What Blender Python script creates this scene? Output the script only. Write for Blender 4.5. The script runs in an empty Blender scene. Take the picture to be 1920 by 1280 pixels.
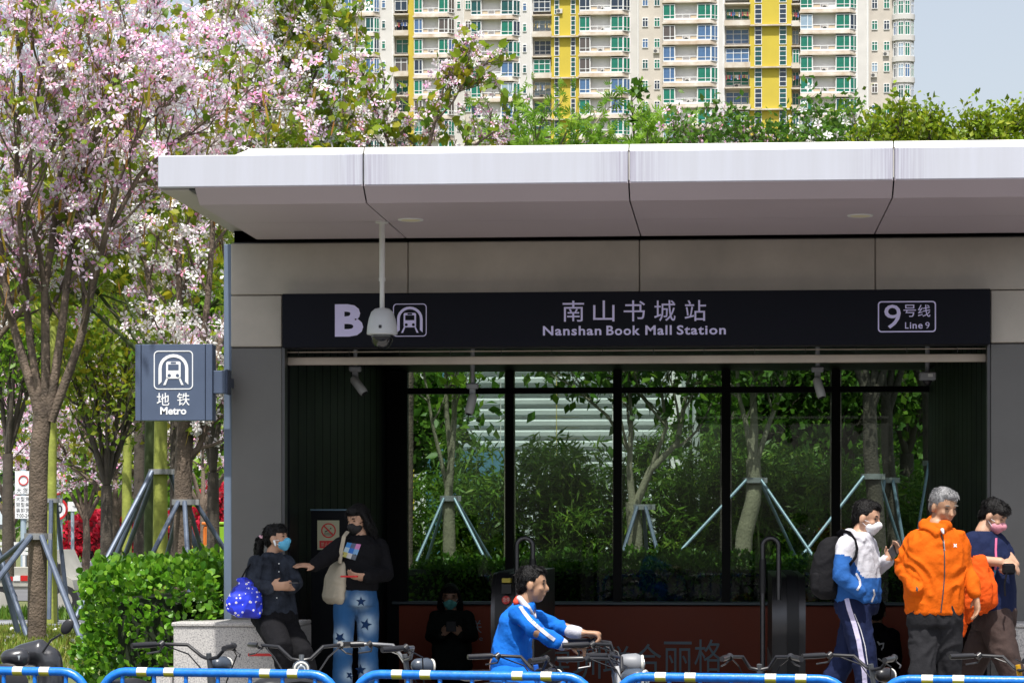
import bpy, bmesh, math, random
import numpy as np
from mathutils import Vector, Matrix, noise
from mathutils.bvhtree import BVHTree
R = math.radians
scn = bpy.context.scene
COL = scn.collection
random.seed(7); rng = np.random.default_rng(7)

# ---------------------------------------------------------------- camera, sky, sun, exposure
FPX, HOR, PSI = 5000.0, 985.0, math.atan(0.082)      # focal length and horizon in pixels of the 1920x1280 picture, yaw
CAM = Vector((0.68, -19.24, 1.465))
cd = bpy.data.cameras.new('camera'); cam = bpy.data.objects.new('camera', cd); COL.objects.link(cam)
cam.location = CAM; cam.rotation_euler = (R(90), 0, PSI)
cd.sensor_width = 36; cd.lens = 36*FPX/1920; cd.shift_y = (HOR-640)/1920
cd.clip_start = 0.5; cd.clip_end = 6000
scn.camera = cam
SUN_EL, SUN_AZ = R(65), R(-1.6)      # from the front (camera side), slightly from the left
w = bpy.data.worlds.new('World'); scn.world = w; w.use_nodes = True
nt = w.node_tree; nt.nodes.clear()
sky = nt.nodes.new('ShaderNodeTexSky'); sky.sky_type = 'NISHITA'; sky.sun_disc = False
sky.sun_elevation = SUN_EL; sky.sun_rotation = math.pi - SUN_AZ
sky.air_density = 1.0; sky.dust_density = 3; sky.ozone_density = 1.2
bg = nt.nodes.new('ShaderNodeBackground'); bg.inputs[1].default_value = 0.14
wo = nt.nodes.new('ShaderNodeOutputWorld')
hs_ = nt.nodes.new('ShaderNodeHueSaturation'); hs_.inputs['Saturation'].default_value = .5      # hazy pale sky
nt.links.new(sky.outputs[0], hs_.inputs['Color']); nt.links.new(hs_.outputs[0], bg.inputs[0]); nt.links.new(bg.outputs[0], wo.inputs[0])
sd = bpy.data.lights.new('sun', 'SUN'); sd.energy = 4.8; sd.angle = R(0.53); sd.color = (1, .955, .88)
so = bpy.data.objects.new('sun', sd); COL.objects.link(so)
# direction towards the sun: azimuth 0 = straight from -Y, negative = from -X side
sv = Vector((math.sin(SUN_AZ)*math.cos(SUN_EL), -math.cos(SUN_AZ)*math.cos(SUN_EL), math.sin(SUN_EL)))
so.rotation_euler = sv.to_track_quat('Z', 'Y').to_euler(); so.location = (0, -30, 40)
vs = scn.view_settings; vs.view_transform = 'Standard'; vs.look = 'None'; vs.gamma = 1; vs.exposure = 0.42
scn.cycles.use_denoising = True
scn.cycles.max_bounces = 7; scn.cycles.transparent_max_bounces = 16
scn.cycles.diffuse_bounces = 4; scn.cycles.glossy_bounces = 3; scn.cycles.caustics_reflective = False; scn.cycles.caustics_refractive = False

# ---------------------------------------------------------------- helpers
cP, sP = math.cos(PSI), math.sin(PSI)
def Wp(px, py, Y):
    """world point that lies on the plane y = Y and is seen at that picture position"""
    dx = (px-960)/FPX; dz = (HOR-py)/FPX
    xd = dx*cP - sP; yd = dx*sP + cP
    t = (Y-CAM.y)/yd
    return Vector((CAM.x+t*xd, Y, CAM.z+t*dz))
def WX(px, Y): return Wp(px, 0, Y).x
def WZ(py, Y, px=1190): return Wp(px, py, Y).z
def SC(Y, px=960): return FPX/((Y-CAM.y)*cP - (WX(px, Y)-CAM.x)*sP)   # pixels per metre

MATS = {}
def _bsdf(name):
    m = bpy.data.materials.new(name); m.use_nodes = True
    return m, m.node_tree, m.node_tree.nodes['Principled BSDF']
def M(name, col, rough=.5, metal=0, var=0, vscale=4, bump=0, bscale=40, spec=.5, streak=0, coord='Object', alpha=None, coat=0, dirt=None):
    if name in MATS: return MATS[name]
    m, t, b = _bsdf(name); N = t.nodes; L = t.links
    b.inputs['Roughness'].default_value = rough; b.inputs['Metallic'].default_value = metal
    b.inputs['Specular IOR Level'].default_value = spec; b.inputs['Coat Weight'].default_value = coat
    c4 = (*col, 1); b.inputs['Base Color'].default_value = c4
    tc = N.new('ShaderNodeTexCoord'); src = tc.outputs[coord]
    if var or streak:
        nz = N.new('ShaderNodeTexNoise'); nz.inputs['Scale'].default_value = vscale; nz.inputs['Detail'].default_value = 7; nz.inputs['Roughness'].default_value = .62
        if streak:
            mp = N.new('ShaderNodeMapping'); mp.inputs['Scale'].default_value = (streak, streak, .35); L.new(src, mp.inputs[0]); L.new(mp.outputs[0], nz.inputs[0])
        else: L.new(src, nz.inputs[0])
        rp = N.new('ShaderNodeValToRGB'); rp.color_ramp.elements[0].position = .3; rp.color_ramp.elements[1].position = .72
        d = dirt or tuple(c*(1-var) for c in col)
        rp.color_ramp.elements[0].color = (*d, 1); rp.color_ramp.elements[1].color = (*[min(1, c*(1+var*.45)) for c in col], 1)
        L.new(nz.outputs[0], rp.inputs[0]); L.new(rp.outputs[0], b.inputs['Base Color'])
        mr = N.new('ShaderNodeMapRange'); mr.inputs[3].default_value = max(0, rough-.08); mr.inputs[4].default_value = min(1, rough+.1)
        L.new(nz.outputs[0], mr.inputs[0]); L.new(mr.outputs[0], b.inputs['Roughness'])
    if bump:
        n2 = N.new('ShaderNodeTexNoise'); n2.inputs['Scale'].default_value = bscale; n2.inputs['Detail'].default_value = 6; L.new(src, n2.inputs[0])
        bp = N.new('ShaderNodeBump'); bp.inputs['Strength'].default_value = bump; bp.inputs['Distance'].default_value = .02
        L.new(n2.outputs[0], bp.inputs['Height']); L.new(bp.outputs[0], b.inputs['Normal'])
    MATS[name] = m; return m
def LEAF(name, cols, trans=.35, rough=.45, spec=.35):
    """leaf or petal: colour differs from leaf to leaf, light shines through"""
    m, t, b = _bsdf(name); N = t.nodes; L = t.links
    at = N.new('ShaderNodeAttribute'); at.attribute_name = 'rnd'
    oi = N.new('ShaderNodeObjectInfo')
    ad = N.new('ShaderNodeMath'); L.new(at.outputs['Fac'], ad.inputs[0]); L.new(oi.outputs['Random'], ad.inputs[1])
    fr = N.new('ShaderNodeMath'); fr.operation = 'FRACT'; L.new(ad.outputs[0], fr.inputs[0])
    rp = N.new('ShaderNodeValToRGB'); e = rp.color_ramp.elements
    n = len(cols)
    while len(e) < n: e.new(.5)
    for i, c in enumerate(cols): e[i].position = i/(n-1); e[i].color = (*c, 1)
    L.new(fr.outputs[0], rp.inputs[0]); L.new(rp.outputs[0], b.inputs['Base Color'])
    b.inputs['Roughness'].default_value = rough; b.inputs['Specular IOR Level'].default_value = spec
    tr = N.new('ShaderNodeBsdfTranslucent'); L.new(rp.outputs[0], tr.inputs[0])
    mx = N.new('ShaderNodeMixShader'); mx.inputs[0].default_value = trans
    L.new(b.outputs[0], mx.inputs[1]); L.new(tr.outputs[0], mx.inputs[2])
    L.new(mx.outputs[0], N['Material Output'].inputs[0])
    MATS[name] = m; return m
def GLASS(name, tint, refl=.08, rough=.02):
    m = bpy.data.materials.new(name); m.use_nodes = True; t = m.node_tree; t.nodes.clear(); N = t.nodes; L = t.links
    tr = N.new('ShaderNodeBsdfTransparent'); tr.inputs[0].default_value = (*tint, 1)
    gl = N.new('ShaderNodeBsdfGlossy'); gl.inputs['Roughness'].default_value = rough
    fz = N.new('ShaderNodeFresnel'); fz.inputs[0].default_value = 1.5
    ml = N.new('ShaderNodeMath'); ml.operation = 'MULTIPLY'; ml.inputs[1].default_value = refl/.04; ml.use_clamp = True; L.new(fz.outputs[0], ml.inputs[0])
    mx = N.new('ShaderNodeMixShader'); L.new(ml.outputs[0], mx.inputs[0]); L.new(tr.outputs[0], mx.inputs[1]); L.new(gl.outputs[0], mx.inputs[2])
    o = N.new('ShaderNodeOutputMaterial'); L.new(mx.outputs[0], o.inputs[0]); MATS[name] = m; return m

def base_of(o):
    v = Vector((0, 0, 0))
    while o is not None: v += o.location; o = o.parent
    return v
def tag(o, label=None, cat=None, group=None, kind=None):
    if label: o['label'] = label
    if cat: o['category'] = cat
    if group: o['group'] = group
    if kind: o['kind'] = kind
    return o
def empty(name, loc, label, cat, group=None):
    o = bpy.data.objects.new(name, None); COL.objects.link(o); o.location = loc; o.empty_display_size = .1
    return tag(o, label, cat, group)
def link(name, me, parent=None, loc=None):
    o = bpy.data.objects.new(name, me); COL.objects.link(o); o.parent = parent
    if loc is not None: o.location = loc
    return o
def clone(o, parent=None):
    c = o.copy(); COL.objects.link(c); c.parent = parent
    for ch in list(o.children): clone(ch, c)
    return c

class MB:
    def __init__(s): s.v = []; s.f = []; s.m = []
    def add(s, vs, fs, mi=0):
        b = len(s.v); s.v += [tuple(v) for v in vs]; s.f += [tuple(i+b for i in f) for f in fs]; s.m += [mi]*len(fs); return s
    def quad(s, a, b, c, d, mi=0): return s.add([a, b, c, d], [(0, 1, 2, 3)], mi)
    def box(s, x0, x1, y0, y1, z0, z1, mi=0, bv=0):
        x0, x1 = sorted((x0, x1)); y0, y1 = sorted((y0, y1)); z0, z1 = sorted((z0, z1))
        if bv <= 0:
            v = [(x, y, z) for x in (x0, x1) for y in (y0, y1) for z in (z0, z1)]
            return s.add(v, [(0, 1, 3, 2), (4, 6, 7, 5), (0, 4, 5, 1), (2, 3, 7, 6), (0, 2, 6, 4), (1, 5, 7, 3)], mi)
        bv = min(bv, .45*min(x1-x0, y1-y0, z1-z0))
        V = []; idx = {}
        for i, x in enumerate((x0, x1)):
            for j, y in enumerate((y0, y1)):
                for k, z in enumerate((z0, z1)):
                    ix = x+(bv if i == 0 else -bv); iy = y+(bv if j == 0 else -bv); iz = z+(bv if k == 0 else -bv)
                    idx[(i, j, k)] = len(V); V += [(x, iy, iz), (ix, y, iz), (ix, iy, z)]
        F = []
        def q(*c): F.append(c)
        for a in range(2):
            n = [idx[(a, 0, 0)], idx[(a, 1, 0)], idx[(a, 1, 1)], idx[(a, 0, 1)]]; q(*(n if a else n[::-1]))
            n = [idx[(0, a, 0)]+1, idx[(0, a, 1)]+1, idx[(1, a, 1)]+1, idx[(1, a, 0)]+1]; q(*(n if a else n[::-1]))
            n = [idx[(0, 0, a)]+2, idx[(1, 0, a)]+2, idx[(1, 1, a)]+2, idx[(0, 1, a)]+2]; q(*(n if a else n[::-1]))
            for b in range(2):
                A, B = idx[(a, b, 0)], idx[(a, b, 1)]; q(A, A+1, B+1, B)
                A, B = idx[(a, 0, b)], idx[(a, 1, b)]; q(A, A+2, B+2, B)
                A, B = idx[(0, a, b)], idx[(1, a, b)]; q(A+1, A+2, B+2, B+1)
        for c in idx.values(): q(c, c+1, c+2)
        s.add(V, F, mi); s.fixn = True; return s
    def tube(s, pts, r, n=8, mi=0, cap=True, flat=1.0, up=None):
        pts = [Vector(p) for p in pts]; k = len(pts)
        rs = list(r) if hasattr(r, '__len__') else [r]*k
        V = []; F = []; x = None
        for i, p in enumerate(pts):
            d = (pts[min(i+1, k-1)]-pts[max(i-1, 0)])
            if d.length < 1e-9: d = Vector((0, 0, 1))
            d.normalize()
            if x is None:
                a = Vector(up) if up is not None else (Vector((0, 0, 1)) if abs(d.z) < .9 else Vector((1, 0, 0)))
                x = a.cross(d)
                if x.length < 1e-6: x = Vector((1, 0, 0)).cross(d)
                x.normalize()
            else:
                x = x-d*x.dot(d); x.normalize()
            y = d.cross(x)
            for j in range(n):
                t = 2*math.pi*j/n; V.append(p+x*(math.cos(t)*rs[i])+y*(math.sin(t)*rs[i]*flat))
        for i in range(k-1):
            for j in range(n):
                F.append((i*n+j, i*n+(j+1) % n, (i+1)*n+(j+1) % n, (i+1)*n+j))
        if cap: F.append(tuple(range(n-1, -1, -1))); F.append(tuple(range((k-1)*n, k*n)))
        return s.add(V, F, mi)
    def limb(s, pts, r, n=12, mi=0, flat=1.0, up=None):
        """tube with round ends"""
        pts = [Vector(p) for p in pts]; rs = list(r) if hasattr(r, '__len__') else [r]*len(pts)
        P = []; Q = []
        d = (pts[0]-pts[1]).normalized()
        for a in (85, 60, 30): P.append(pts[0]+d*rs[0]*math.sin(R(a))); Q.append(rs[0]*math.cos(R(a)))
        P += pts; Q += rs
        d = (pts[-1]-pts[-2]).normalized()
        for a in (30, 60, 85): P.append(pts[-1]+d*rs[-1]*math.sin(R(a))); Q.append(rs[-1]*math.cos(R(a)))
        return s.tube(P, Q, n, mi, True, flat, up)
    def loft(s, rings, mi=0, cap=True):
        n = len(rings[0]); V = [p for r in rings for p in r]; F = []
        for i in range(len(rings)-1):
            for j in range(n): F.append((i*n+j, i*n+(j+1) % n, (i+1)*n+(j+1) % n, (i+1)*n+j))
        if cap: F.append(tuple(range(n-1, -1, -1))); F.append(tuple(range((len(rings)-1)*n, len(rings)*n)))
        return s.add(V, F, mi)
    def ell(s, c, rx, ry, rz, M3=None, nu=14, nv=9, mi=0):
        c = Vector(c); V = []; F = []
        for i in range(nv+1):
            t = math.pi*i/nv
            for j in range(nu):
                a = 2*math.pi*j/nu
                p = Vector((rx*math.sin(t)*math.cos(a), ry*math.sin(t)*math.sin(a), rz*math.cos(t)))
                V.append(c+(M3 @ p if M3 else p))
        for i in range(nv):
            for j in range(nu): F.append((i*nu+j, (i+1)*nu+j, (i+1)*nu+(j+1) % nu, i*nu+(j+1) % nu))
        return s.add(V, F, mi)
    def lathe(s, c, prof, n=20, mi=0):
        rings = [[Vector(c)+Vector((r*math.cos(2*math.pi*j/n), r*math.sin(2*math.pi*j/n), z)) for j in range(n)] for r, z in prof]
        return s.loft(rings, mi)
    def prism(s, poly, y0, y1, mi=0):
        """outline in x,z pushed from y0 to y1"""
        n = len(poly); V = [(x, y0, z) for x, z in poly]+[(x, y1, z) for x, z in poly]
        F = [tuple(range(n)), tuple(range(2*n-1, n-1, -1))]+[(i, i+n, (i+1) % n+n, (i+1) % n) for i in range(n)]
        return s.add(V, F, mi)
    def mesh(s, name, off=(0, 0, 0), smooth=35):
        me = bpy.data.meshes.new(name); ox, oy, oz = off
        me.from_pydata([(x-ox, y-oy, z-oz) for x, y, z in s.v], [], s.f)
        bm = bmesh.new(); bm.from_mesh(me); bmesh.ops.recalc_face_normals(bm, faces=bm.faces); bm.to_mesh(me); bm.free()
        me.polygons.foreach_set('material_index', s.m)
        if smooth: me.shade_smooth(); me.set_sharp_from_angle(angle=R(smooth))
        return me
    def build(s, name, mats, parent=None, label=None, cat=None, group=None, kind=None, smooth=35):
        if not isinstance(mats, (list, tuple)): mats = [mats]
        if parent is None:
            a = np.array(s.v); off = Vector(((a[:, 0].min()+a[:, 0].max())/2, (a[:, 1].min()+a[:, 1].max())/2, a[:, 2].min()))
            me = s.mesh(name, off, smooth); o = link(name, me, None, off)
        else:
            me = s.mesh(name, base_of(parent), smooth); o = link(name, me, parent)
        for m in mats: me.materials.append(m)
        return tag(o, label, cat, group, kind)

def solid(obj_me, mats): 
    for m in mats: obj_me.materials.append(m)
def fuse(mb, name, mats, parent, voxel=.011, smooth=6, wr=None, colour=None, label=None):
    """melt the overlapping shapes of mb into one continuous skin"""
    me = bpy.data.meshes.new('tmp'); me.from_pydata(mb.v, [], mb.f)
    bm = bmesh.new(); bm.from_mesh(me); bmesh.ops.recalc_face_normals(bm, faces=bm.faces); bm.to_mesh(me); bm.free()
    o = bpy.data.objects.new('tmp', me); COL.objects.link(o)
    r = o.modifiers.new('r', 'REMESH'); r.mode = 'VOXEL'; r.voxel_size = voxel; r.use_smooth_shade = True
    if smooth: s = o.modifiers.new('s', 'SMOOTH'); s.factor = .5; s.iterations = smooth
    dg = bpy.context.evaluated_depsgraph_get(); dg.update()
    m2 = bpy.data.meshes.new_from_object(o.evaluated_get(dg)); m2.name = name
    bpy.data.objects.remove(o); bpy.data.meshes.remove(me)
    n = len(m2.vertices); co = np.empty(n*3); m2.vertices.foreach_get('co', co); co = co.reshape(-1, 3)
    if wr:
        amp, fx, fz = wr
        nr = np.empty(n*3); m2.vertices.foreach_get('normal', nr); nr = nr.reshape(-1, 3)
        d = np.array([noise.noise((p[0]*fx+3*noise.noise((p[0]*4, p[1]*4, p[2]*4)), p[1]*fx, p[2]*fz+2*noise.noise((p[0]*5+7, p[1]*5, p[2]*5)))) for p in co])
        d = 1-2*np.abs(d)**.8
        co = co+nr*(d[:, None]*amp)
    if colour:
        c = np.empty(len(m2.polygons)*3); m2.polygons.foreach_get('center', c); c = c.reshape(-1, 3)
        m2.materials.clear()
        m2.polygons.foreach_set('material_index', np.array([colour(Vector(p)) for p in c], dtype=np.int32))
    b = base_of(parent)
    m2.vertices.foreach_set('co', (co-np.array(b)).ravel()); m2.update(); m2.shade_smooth()
    for m in (mats if isinstance(mats, (list, tuple)) else [mats]): m2.materials.append(m)
    ob = link(name, m2, parent)
    if label: ob['label'] = label
    return ob

# leaves and flowers -------------------------------------------------------------------------
OVATE = ([(0, 0, 0), (-.3, .45, .07), (0, .5, 0), (.3, .45, .07), (0, 1, -.08)], [(0, 2, 1), (0, 3, 2), (1, 2, 4), (2, 3, 4)], [0]*4)
ROUNDL = ([(0, 0, 0), (-.36, .35, .06), (-.34, .75, .05), (0, 1, -.04), (.34, .75, .05), (.36, .35, .06), (0, .5, 0)], [(0, 6, 1), (1, 6, 2), (2, 6, 3), (3, 6, 4), (4, 6, 5), (5, 6, 0)], [0]*6)
LANCE = ([(0, 0, 0), (-.09, .4, .02), (.09, .4, .02), (0, 1, -.12)], [(0, 2, 1), (1, 2, 3)], [0]*2)
LOBED = ([(0, 0, 0), (-.42, .1, .12), (-.5, .5, .16), (-.28, .95, .1), (0, .66, 0), (.28, .95, .1), (.5, .5, .16), (.42, .1, .12)], [(0, 4, 3, 2, 1), (0, 7, 6, 5, 4)], [0]*2)
def _hand():
    V = []; F = []
    for k in range(6):
        a = R(-75+k*30); d = Vector((math.sin(a), math.cos(a), -.25)); p = Vector((math.cos(a), -math.sin(a), 0))
        b = len(V); V += [tuple(d*.06), tuple(d*.55+p*.12), tuple(d*.55-p*.12), tuple(d*1.0+Vector((0, 0, -.12)))]; F += [(b, b+2, b+1), (b+1, b+2, b+3)]
    return V, F, [0]*len(F)
HAND = _hand()
def _flower():
    V = []; F = []; m = []
    for k in range(5):
        a = R(90+72*k+(8 if k % 2 else -6)); L = 1.0 if k else .92
        d = Vector((math.cos(a), math.sin(a), 0)); p = Vector((-d.y, d.x, 0)); up = Vector((0, 0, 1)); b = len(V)
        V += [tuple(d*.05), tuple(d*.38*L+p*.10+up*.16), tuple(d*.38*L-p*.10+up*.16), tuple(d*.72*L+p*.25+up*.22), tuple(d*.72*L-p*.25+up*.22), tuple(d*L+up*.12)]
        F += [(b, b+2, b+1), (b+1, b+2, b+4, b+3), (b+3, b+4, b+5)]; m += [1, 1 if k == 0 else 0, 1 if k == 0 else 0]
    for k in range(3):
        a = R(40+110*k); d = Vector((math.cos(a), math.sin(a), 1.1)); p = Vector((-d.y, d.x, 0)); b = len(V)
        V += [tuple(p*.025), tuple(-p*.025), tuple(d*.42)]; F += [(b, b+1, b+2)]; m += [2]
    return V, F, m
FLOWER = _flower()
POD = ([(0, 0, 0), (-.05, .3, .03), (.05, .3, .03), (-.05, .8, .06), (.05, .8, .06), (0, 1, .1)], [(0, 2, 1), (1, 2, 4, 3), (3, 4, 5)], [0]*3)
def frames(D, roll=None, axis='y'):
    """rotation matrices (N,3,3) whose y (or z) axis follows D"""
    N = len(D); D = D/np.maximum(np.linalg.norm(D, axis=1, keepdims=True), 1e-9)
    r = rng.normal(size=(N, 3)) if roll is None else roll
    X = np.cross(r, D); X /= np.maximum(np.linalg.norm(X, axis=1, keepdims=True), 1e-9)
    Z = np.cross(X, D)
    return np.stack([X, D, Z], axis=2) if axis == 'y' else np.stack([X, -Z, D], axis=2)
def scatter(name, proto, P, Rm, S, mats, parent, individual=0, part='leaf', kind='stuff'):
    """one mesh of all pieces; the nearest ones to the viewer become objects of their own"""
    pv, pf, pm = proto; P = np.asarray(P, float); N = len(P)
    if N == 0: return None
    off = np.array(base_of(parent)) if parent is not None else np.zeros(3)
    order = np.argsort(np.linalg.norm(P-np.array(CAM), axis=1)); mask = np.ones(N, bool)
    if individual:
        xc = (P[:, 0]-CAM.x)*cP+(P[:, 1]-CAM.y)*sP; zc = -(P[:, 0]-CAM.x)*sP+(P[:, 1]-CAM.y)*cP
        u = 960+FPX*xc/zc; v = HOR-FPX*(P[:, 2]-CAM.z)/zc
        ok = (u > 0) & (u < 1920) & (v > 0) & (v < 1280)
        sel = [i for i in order if ok[i]][:individual]
        key = 'proto_'+part+mats[0].name
        me = bpy.data.meshes.get(key)
        if me is None:
            me = bpy.data.meshes.new(key); me.from_pydata(pv, [], pf); me.polygons.foreach_set('material_index', pm)
            for m in mats: me.materials.append(m)
        for i in sel:
            o = link(part, me, parent); T = Matrix([list(r) for r in (Rm[i]*S[i])]).to_4x4(); T.translation = Vector(P[i]-off); o.matrix_basis = T
            mask[i] = False
    P = P[mask]; Rm = Rm[mask]; S = np.asarray(S)[mask]; N = len(P)
    if N == 0: return None
    V = np.einsum('nij,kj->nki', Rm*S[:, None, None], np.array(pv))+(P-off)[:, None, :]
    k = len(pv); me = bpy.data.meshes.new(name)
    lens = np.array([len(f) for f in pf]); flat = np.concatenate([np.array(f) for f in pf]); nl = len(flat)
    me.vertices.add(N*k); me.vertices.foreach_set('co', V.ravel())
    loops = (flat[None, :]+(np.arange(N)*k)[:, None]).ravel(); me.loops.add(N*nl); me.loops.foreach_set('vertex_index', loops.astype(np.int32))
    st = np.concatenate([[0], np.cumsum(lens)[:-1]]); me.polygons.add(N*len(pf))
    me.polygons.foreach_set('loop_start', (st[None, :]+(np.arange(N)*nl)[:, None]).ravel().astype(np.int32))
    me.polygons.foreach_set('material_index', np.tile(np.array(pm, dtype=np.int32), N))
    me.update(calc_edges=True)
    at = me.attributes.new('rnd', 'FLOAT', 'FACE'); at.data.foreach_set('value', np.repeat(rng.random(N), len(pf)).astype(np.float32))
    for m in mats: me.materials.append(m)
    o = link(name, me, parent)
    if kind: o['kind'] = kind
    return o

def text_mesh(body, size, bold=0.0, spacing=1.0, depth=.002, align='CENTER'):
    cu = bpy.data.curves.new('t', 'FONT'); cu.body = body; cu.size = size; cu.align_x = align; cu.align_y = 'CENTER'
    cu.space_character = spacing; cu.offset = bold; cu.extrude = depth; cu.resolution_u = 3
    o = bpy.data.objects.new('t', cu); COL.objects.link(o); dg = bpy.context.evaluated_depsgraph_get(); dg.update()
    me = bpy.data.meshes.new_from_object(o.evaluated_get(dg)); bpy.data.objects.remove(o); bpy.data.curves.remove(cu)
    return me
def text(name, body, px0, px1, py0, py1, Y, mat, parent, bold=0, spacing=1.0, depth=.002):
    """writing standing on the plane y = Y, filling that picture box"""
    me = text_mesh(body, 1.0, bold, spacing, .01); n = len(me.vertices); co = np.empty(n*3); me.vertices.foreach_get('co', co); co = co.reshape(-1, 3)
    lo = co.min(0); hi = co.max(0); a = Wp(px0, py1, Y); b = Wp(px1, py0, Y); base = base_of(parent)
    t = (co-lo)/np.maximum(hi-lo, 1e-9)
    out = np.stack([a.x+t[:, 0]*(b.x-a.x), Y-depth*t[:, 2], a.z+t[:, 1]*(b.z-a.z)], 1)-np.array(base)
    me.vertices.foreach_set('co', out.ravel()); me.update(); me.materials.clear(); me.materials.append(mat)
    return link(name, me, parent)
# ---------------------------------------------------------------- materials
panel = M('metal_panel', (.53, .485, .42), .42, .1, var=.24, vscale=1.3, bump=.04, bscale=3, spec=.4)
panel_d = M('dark_panel', (.145, .142, .138), .42, .2, var=.1, vscale=2.2, spec=.4)
fascia_m = M('fascia_white', (.49, .51, .58), .5, 0, var=.04, vscale=2.0, streak=7, dirt=(.46, .475, .53))
coping_m = M('coping_white', (.74, .73, .69), .5, 0, var=.05)
soffit_m = M('soffit_grey', (.48, .41, .455), .45, .0, var=.06, vscale=.9)
soffit_w = M('soffit_edge', (.47, .43, .41), .45, .1, var=.06, vscale=.9)
gap_m = M('joint_grey', (.10, .10, .11), .7)
joint_m = M('joint_dark', (.03, .03, .035), .6)
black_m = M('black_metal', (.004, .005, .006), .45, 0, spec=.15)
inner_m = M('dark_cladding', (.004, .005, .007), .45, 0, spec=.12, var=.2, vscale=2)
signbg = M('sign_navy', (.005, .006, .012), .55, 0, spec=.15, var=.15, vscale=3)
signtx = M('sign_lilac', (.68, .64, .96), .5)
steel = M('brushed_steel', (.38, .38, .38), .36, .9, var=.1, vscale=3)
steel_d = M('dark_steel', (.09, .09, .095), .38, .8, var=.15, vscale=4)
shut = M('shutter_bar_beige', (.56, .48, .40), .45, .25, var=.28, vscale=2.2, streak=.6)
granite = None
def _granite():
    m, t, b = _bsdf('granite'); N = t.nodes; L = t.links
    tc = N.new('ShaderNodeTexCoord'); n = N.new('ShaderNodeTexNoise'); n.inputs['Scale'].default_value = 95; n.inputs['Detail'].default_value = 3; n.inputs['Roughness'].default_value = .75
    r = N.new('ShaderNodeValToRGB'); e = r.color_ramp.elements; e[0].position = .36; e[0].color = (.16, .16, .17, 1); e[1].position = .62; e[1].color = (.50, .485, .47, 1)
    x = e.new(.48); x.color = (.40, .39, .385, 1)
    L.new(tc.outputs['Object'], n.inputs[0]); L.new(n.outputs[0], r.inputs[0]); L.new(r.outputs[0], b.inputs['Base Color']); b.inputs['Roughness'].default_value = .6
    return m
granite = _granite()
glass_clear = GLASS('entrance_glass', (.66, .73, .70), .018, .02)
advert_red = M('advert_red', (.36, .048, .008), .5, 0, var=.06)
advert_tx = M('advert_grey', (.30, .42, .50), .5)
white_m = M('white_plastic', (.72, .72, .70), .4, var=.06, vscale=6)
grey_m = M('grey_plastic', (.30, .31, .33), .45, var=.08, vscale=6)
lampm = M('downlight_lens', (.75, .68, .45), .3)
concrete = M('paving', (.30, .29, .28), .8, 0, var=.15, vscale=1.2, bump=.15, bscale=60)
red_m = M('red_paint', (.55, .02, .02), .45)
blk = M('black_rubber', (.012, .012, .014), .55)
chrome = M('chrome', (.65, .65, .66), .18, 1)

# ---------------------------------------------------------------- ground
def terrain(x, y):
    if y < -4.6: return -.15
    left = max(0, min(1, (-4.3-x)/1.2))
    if y < 5: z = .35*max(0, min(1, (y+2)/3.5))
    elif y < 19: z = .35-.30*(y-5)/14
    elif y < 46: z = .05-.70*(y-19)/27
    else: z = -.65
    zz = 0 if y < 9 else max(-.65, -.02*(y-9))
    return left*z+(1-left)*zz
def sheet(name, mat, xs, ys, dz=0, zf=terrain, kind='structure', smooth=180):
    V = [(x, y, zf(x, y)+dz) for y in ys for x in xs]; n = len(xs)
    F = [(j*n+i, j*n+i+1, (j+1)*n+i+1, (j+1)*n+i) for j in range(len(ys)-1) for i in range(n-1)]
    mb = MB(); mb.add(V, F); return mb.build(name, mat, None, kind=kind, smooth=smooth)
soil = M('ground_soil', (.13, .15, .05), .95, 0, var=.35, vscale=3, bump=.5, bscale=30)
far_ground = M('far_ground', (.10, .11, .07), .95, 0, var=.3, vscale=.2)
gx = [-900, -300, -120, -60, -40, -30, -25, -20, -16, -13, -11, -9, -8, -7, -6.4, -5.8, -5.5, -5.2, -4.9, -4.6, -4.3]
gy = [-4.6, -3, -2, -1, 0, 1.5, 3, 5, 8, 12, 16, 19, 24, 30, 38, 46, 60, 90, 150, 400, 1500]
sheet('terrain', soil, gx, gy)
sheet('terrain', far_ground, [-4.3, 0, 5, 9, 20, 60, 200, 900], [6.4, 9, 14, 20, 30, 46, 60, 90, 150, 400, 1500])
sheet('street', M('asphalt', (.055, .055, .058), .85, 0, var=.2, vscale=2, bump=.3, bscale=120), [-200, -20, -8, 0, 8, 20, 200], [-45, -20, -8, -4.63], zf=lambda x, y: -.15)
b = MB(); b.box(-200, 60, -4.75, -4.55, -.4, .0, bv=.015); b.build('kerb', granite, None, kind='structure')
plaza = MB().box(-4.3, 13.7, -4.55, 1.6, -.3, -.012).build('plaza', joint_m, None, kind='structure')
tile = MB().box(-.246, .246, -.396, .396, -.05, 0, bv=.004).mesh('paving_tile'); tile.materials.append(concrete)
for i in range(18):
    for j in range(7):
        o = link('paving_tile', tile, plaza, Vector((-4.05+i*.5, -4.15+j*.8, random.uniform(-.0015, .0015)))-plaza.location)

# ---------------------------------------------------------------- the metro entrance
XL, XR = WX(433, 0), WX(1857, 0)+(WX(529, 0)-WX(433, 0))
ent = empty('metro_entrance', (0, 0, 0), 'grey panelled metro entrance with wide flat white canopy and glazed rear wall', 'building')
Zs, Zst, Zsb, Zcol = 3.545, WZ(547.5, 0), WZ(646.5, 0), WZ(651, 0, 480)
xs_j = [433, 765, 1199, 1641]
def wallp(x0, x1, z0, z1, m, y0=0, y1=.12, name='wall_panel', bv=.006):
    return MB().box(x0, x1, y0, y1, z0, z1, bv=bv).build(name, m, ent)
g = .0025
xsl = WX(529, 0); xsr = WX(1857, 0)
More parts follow.
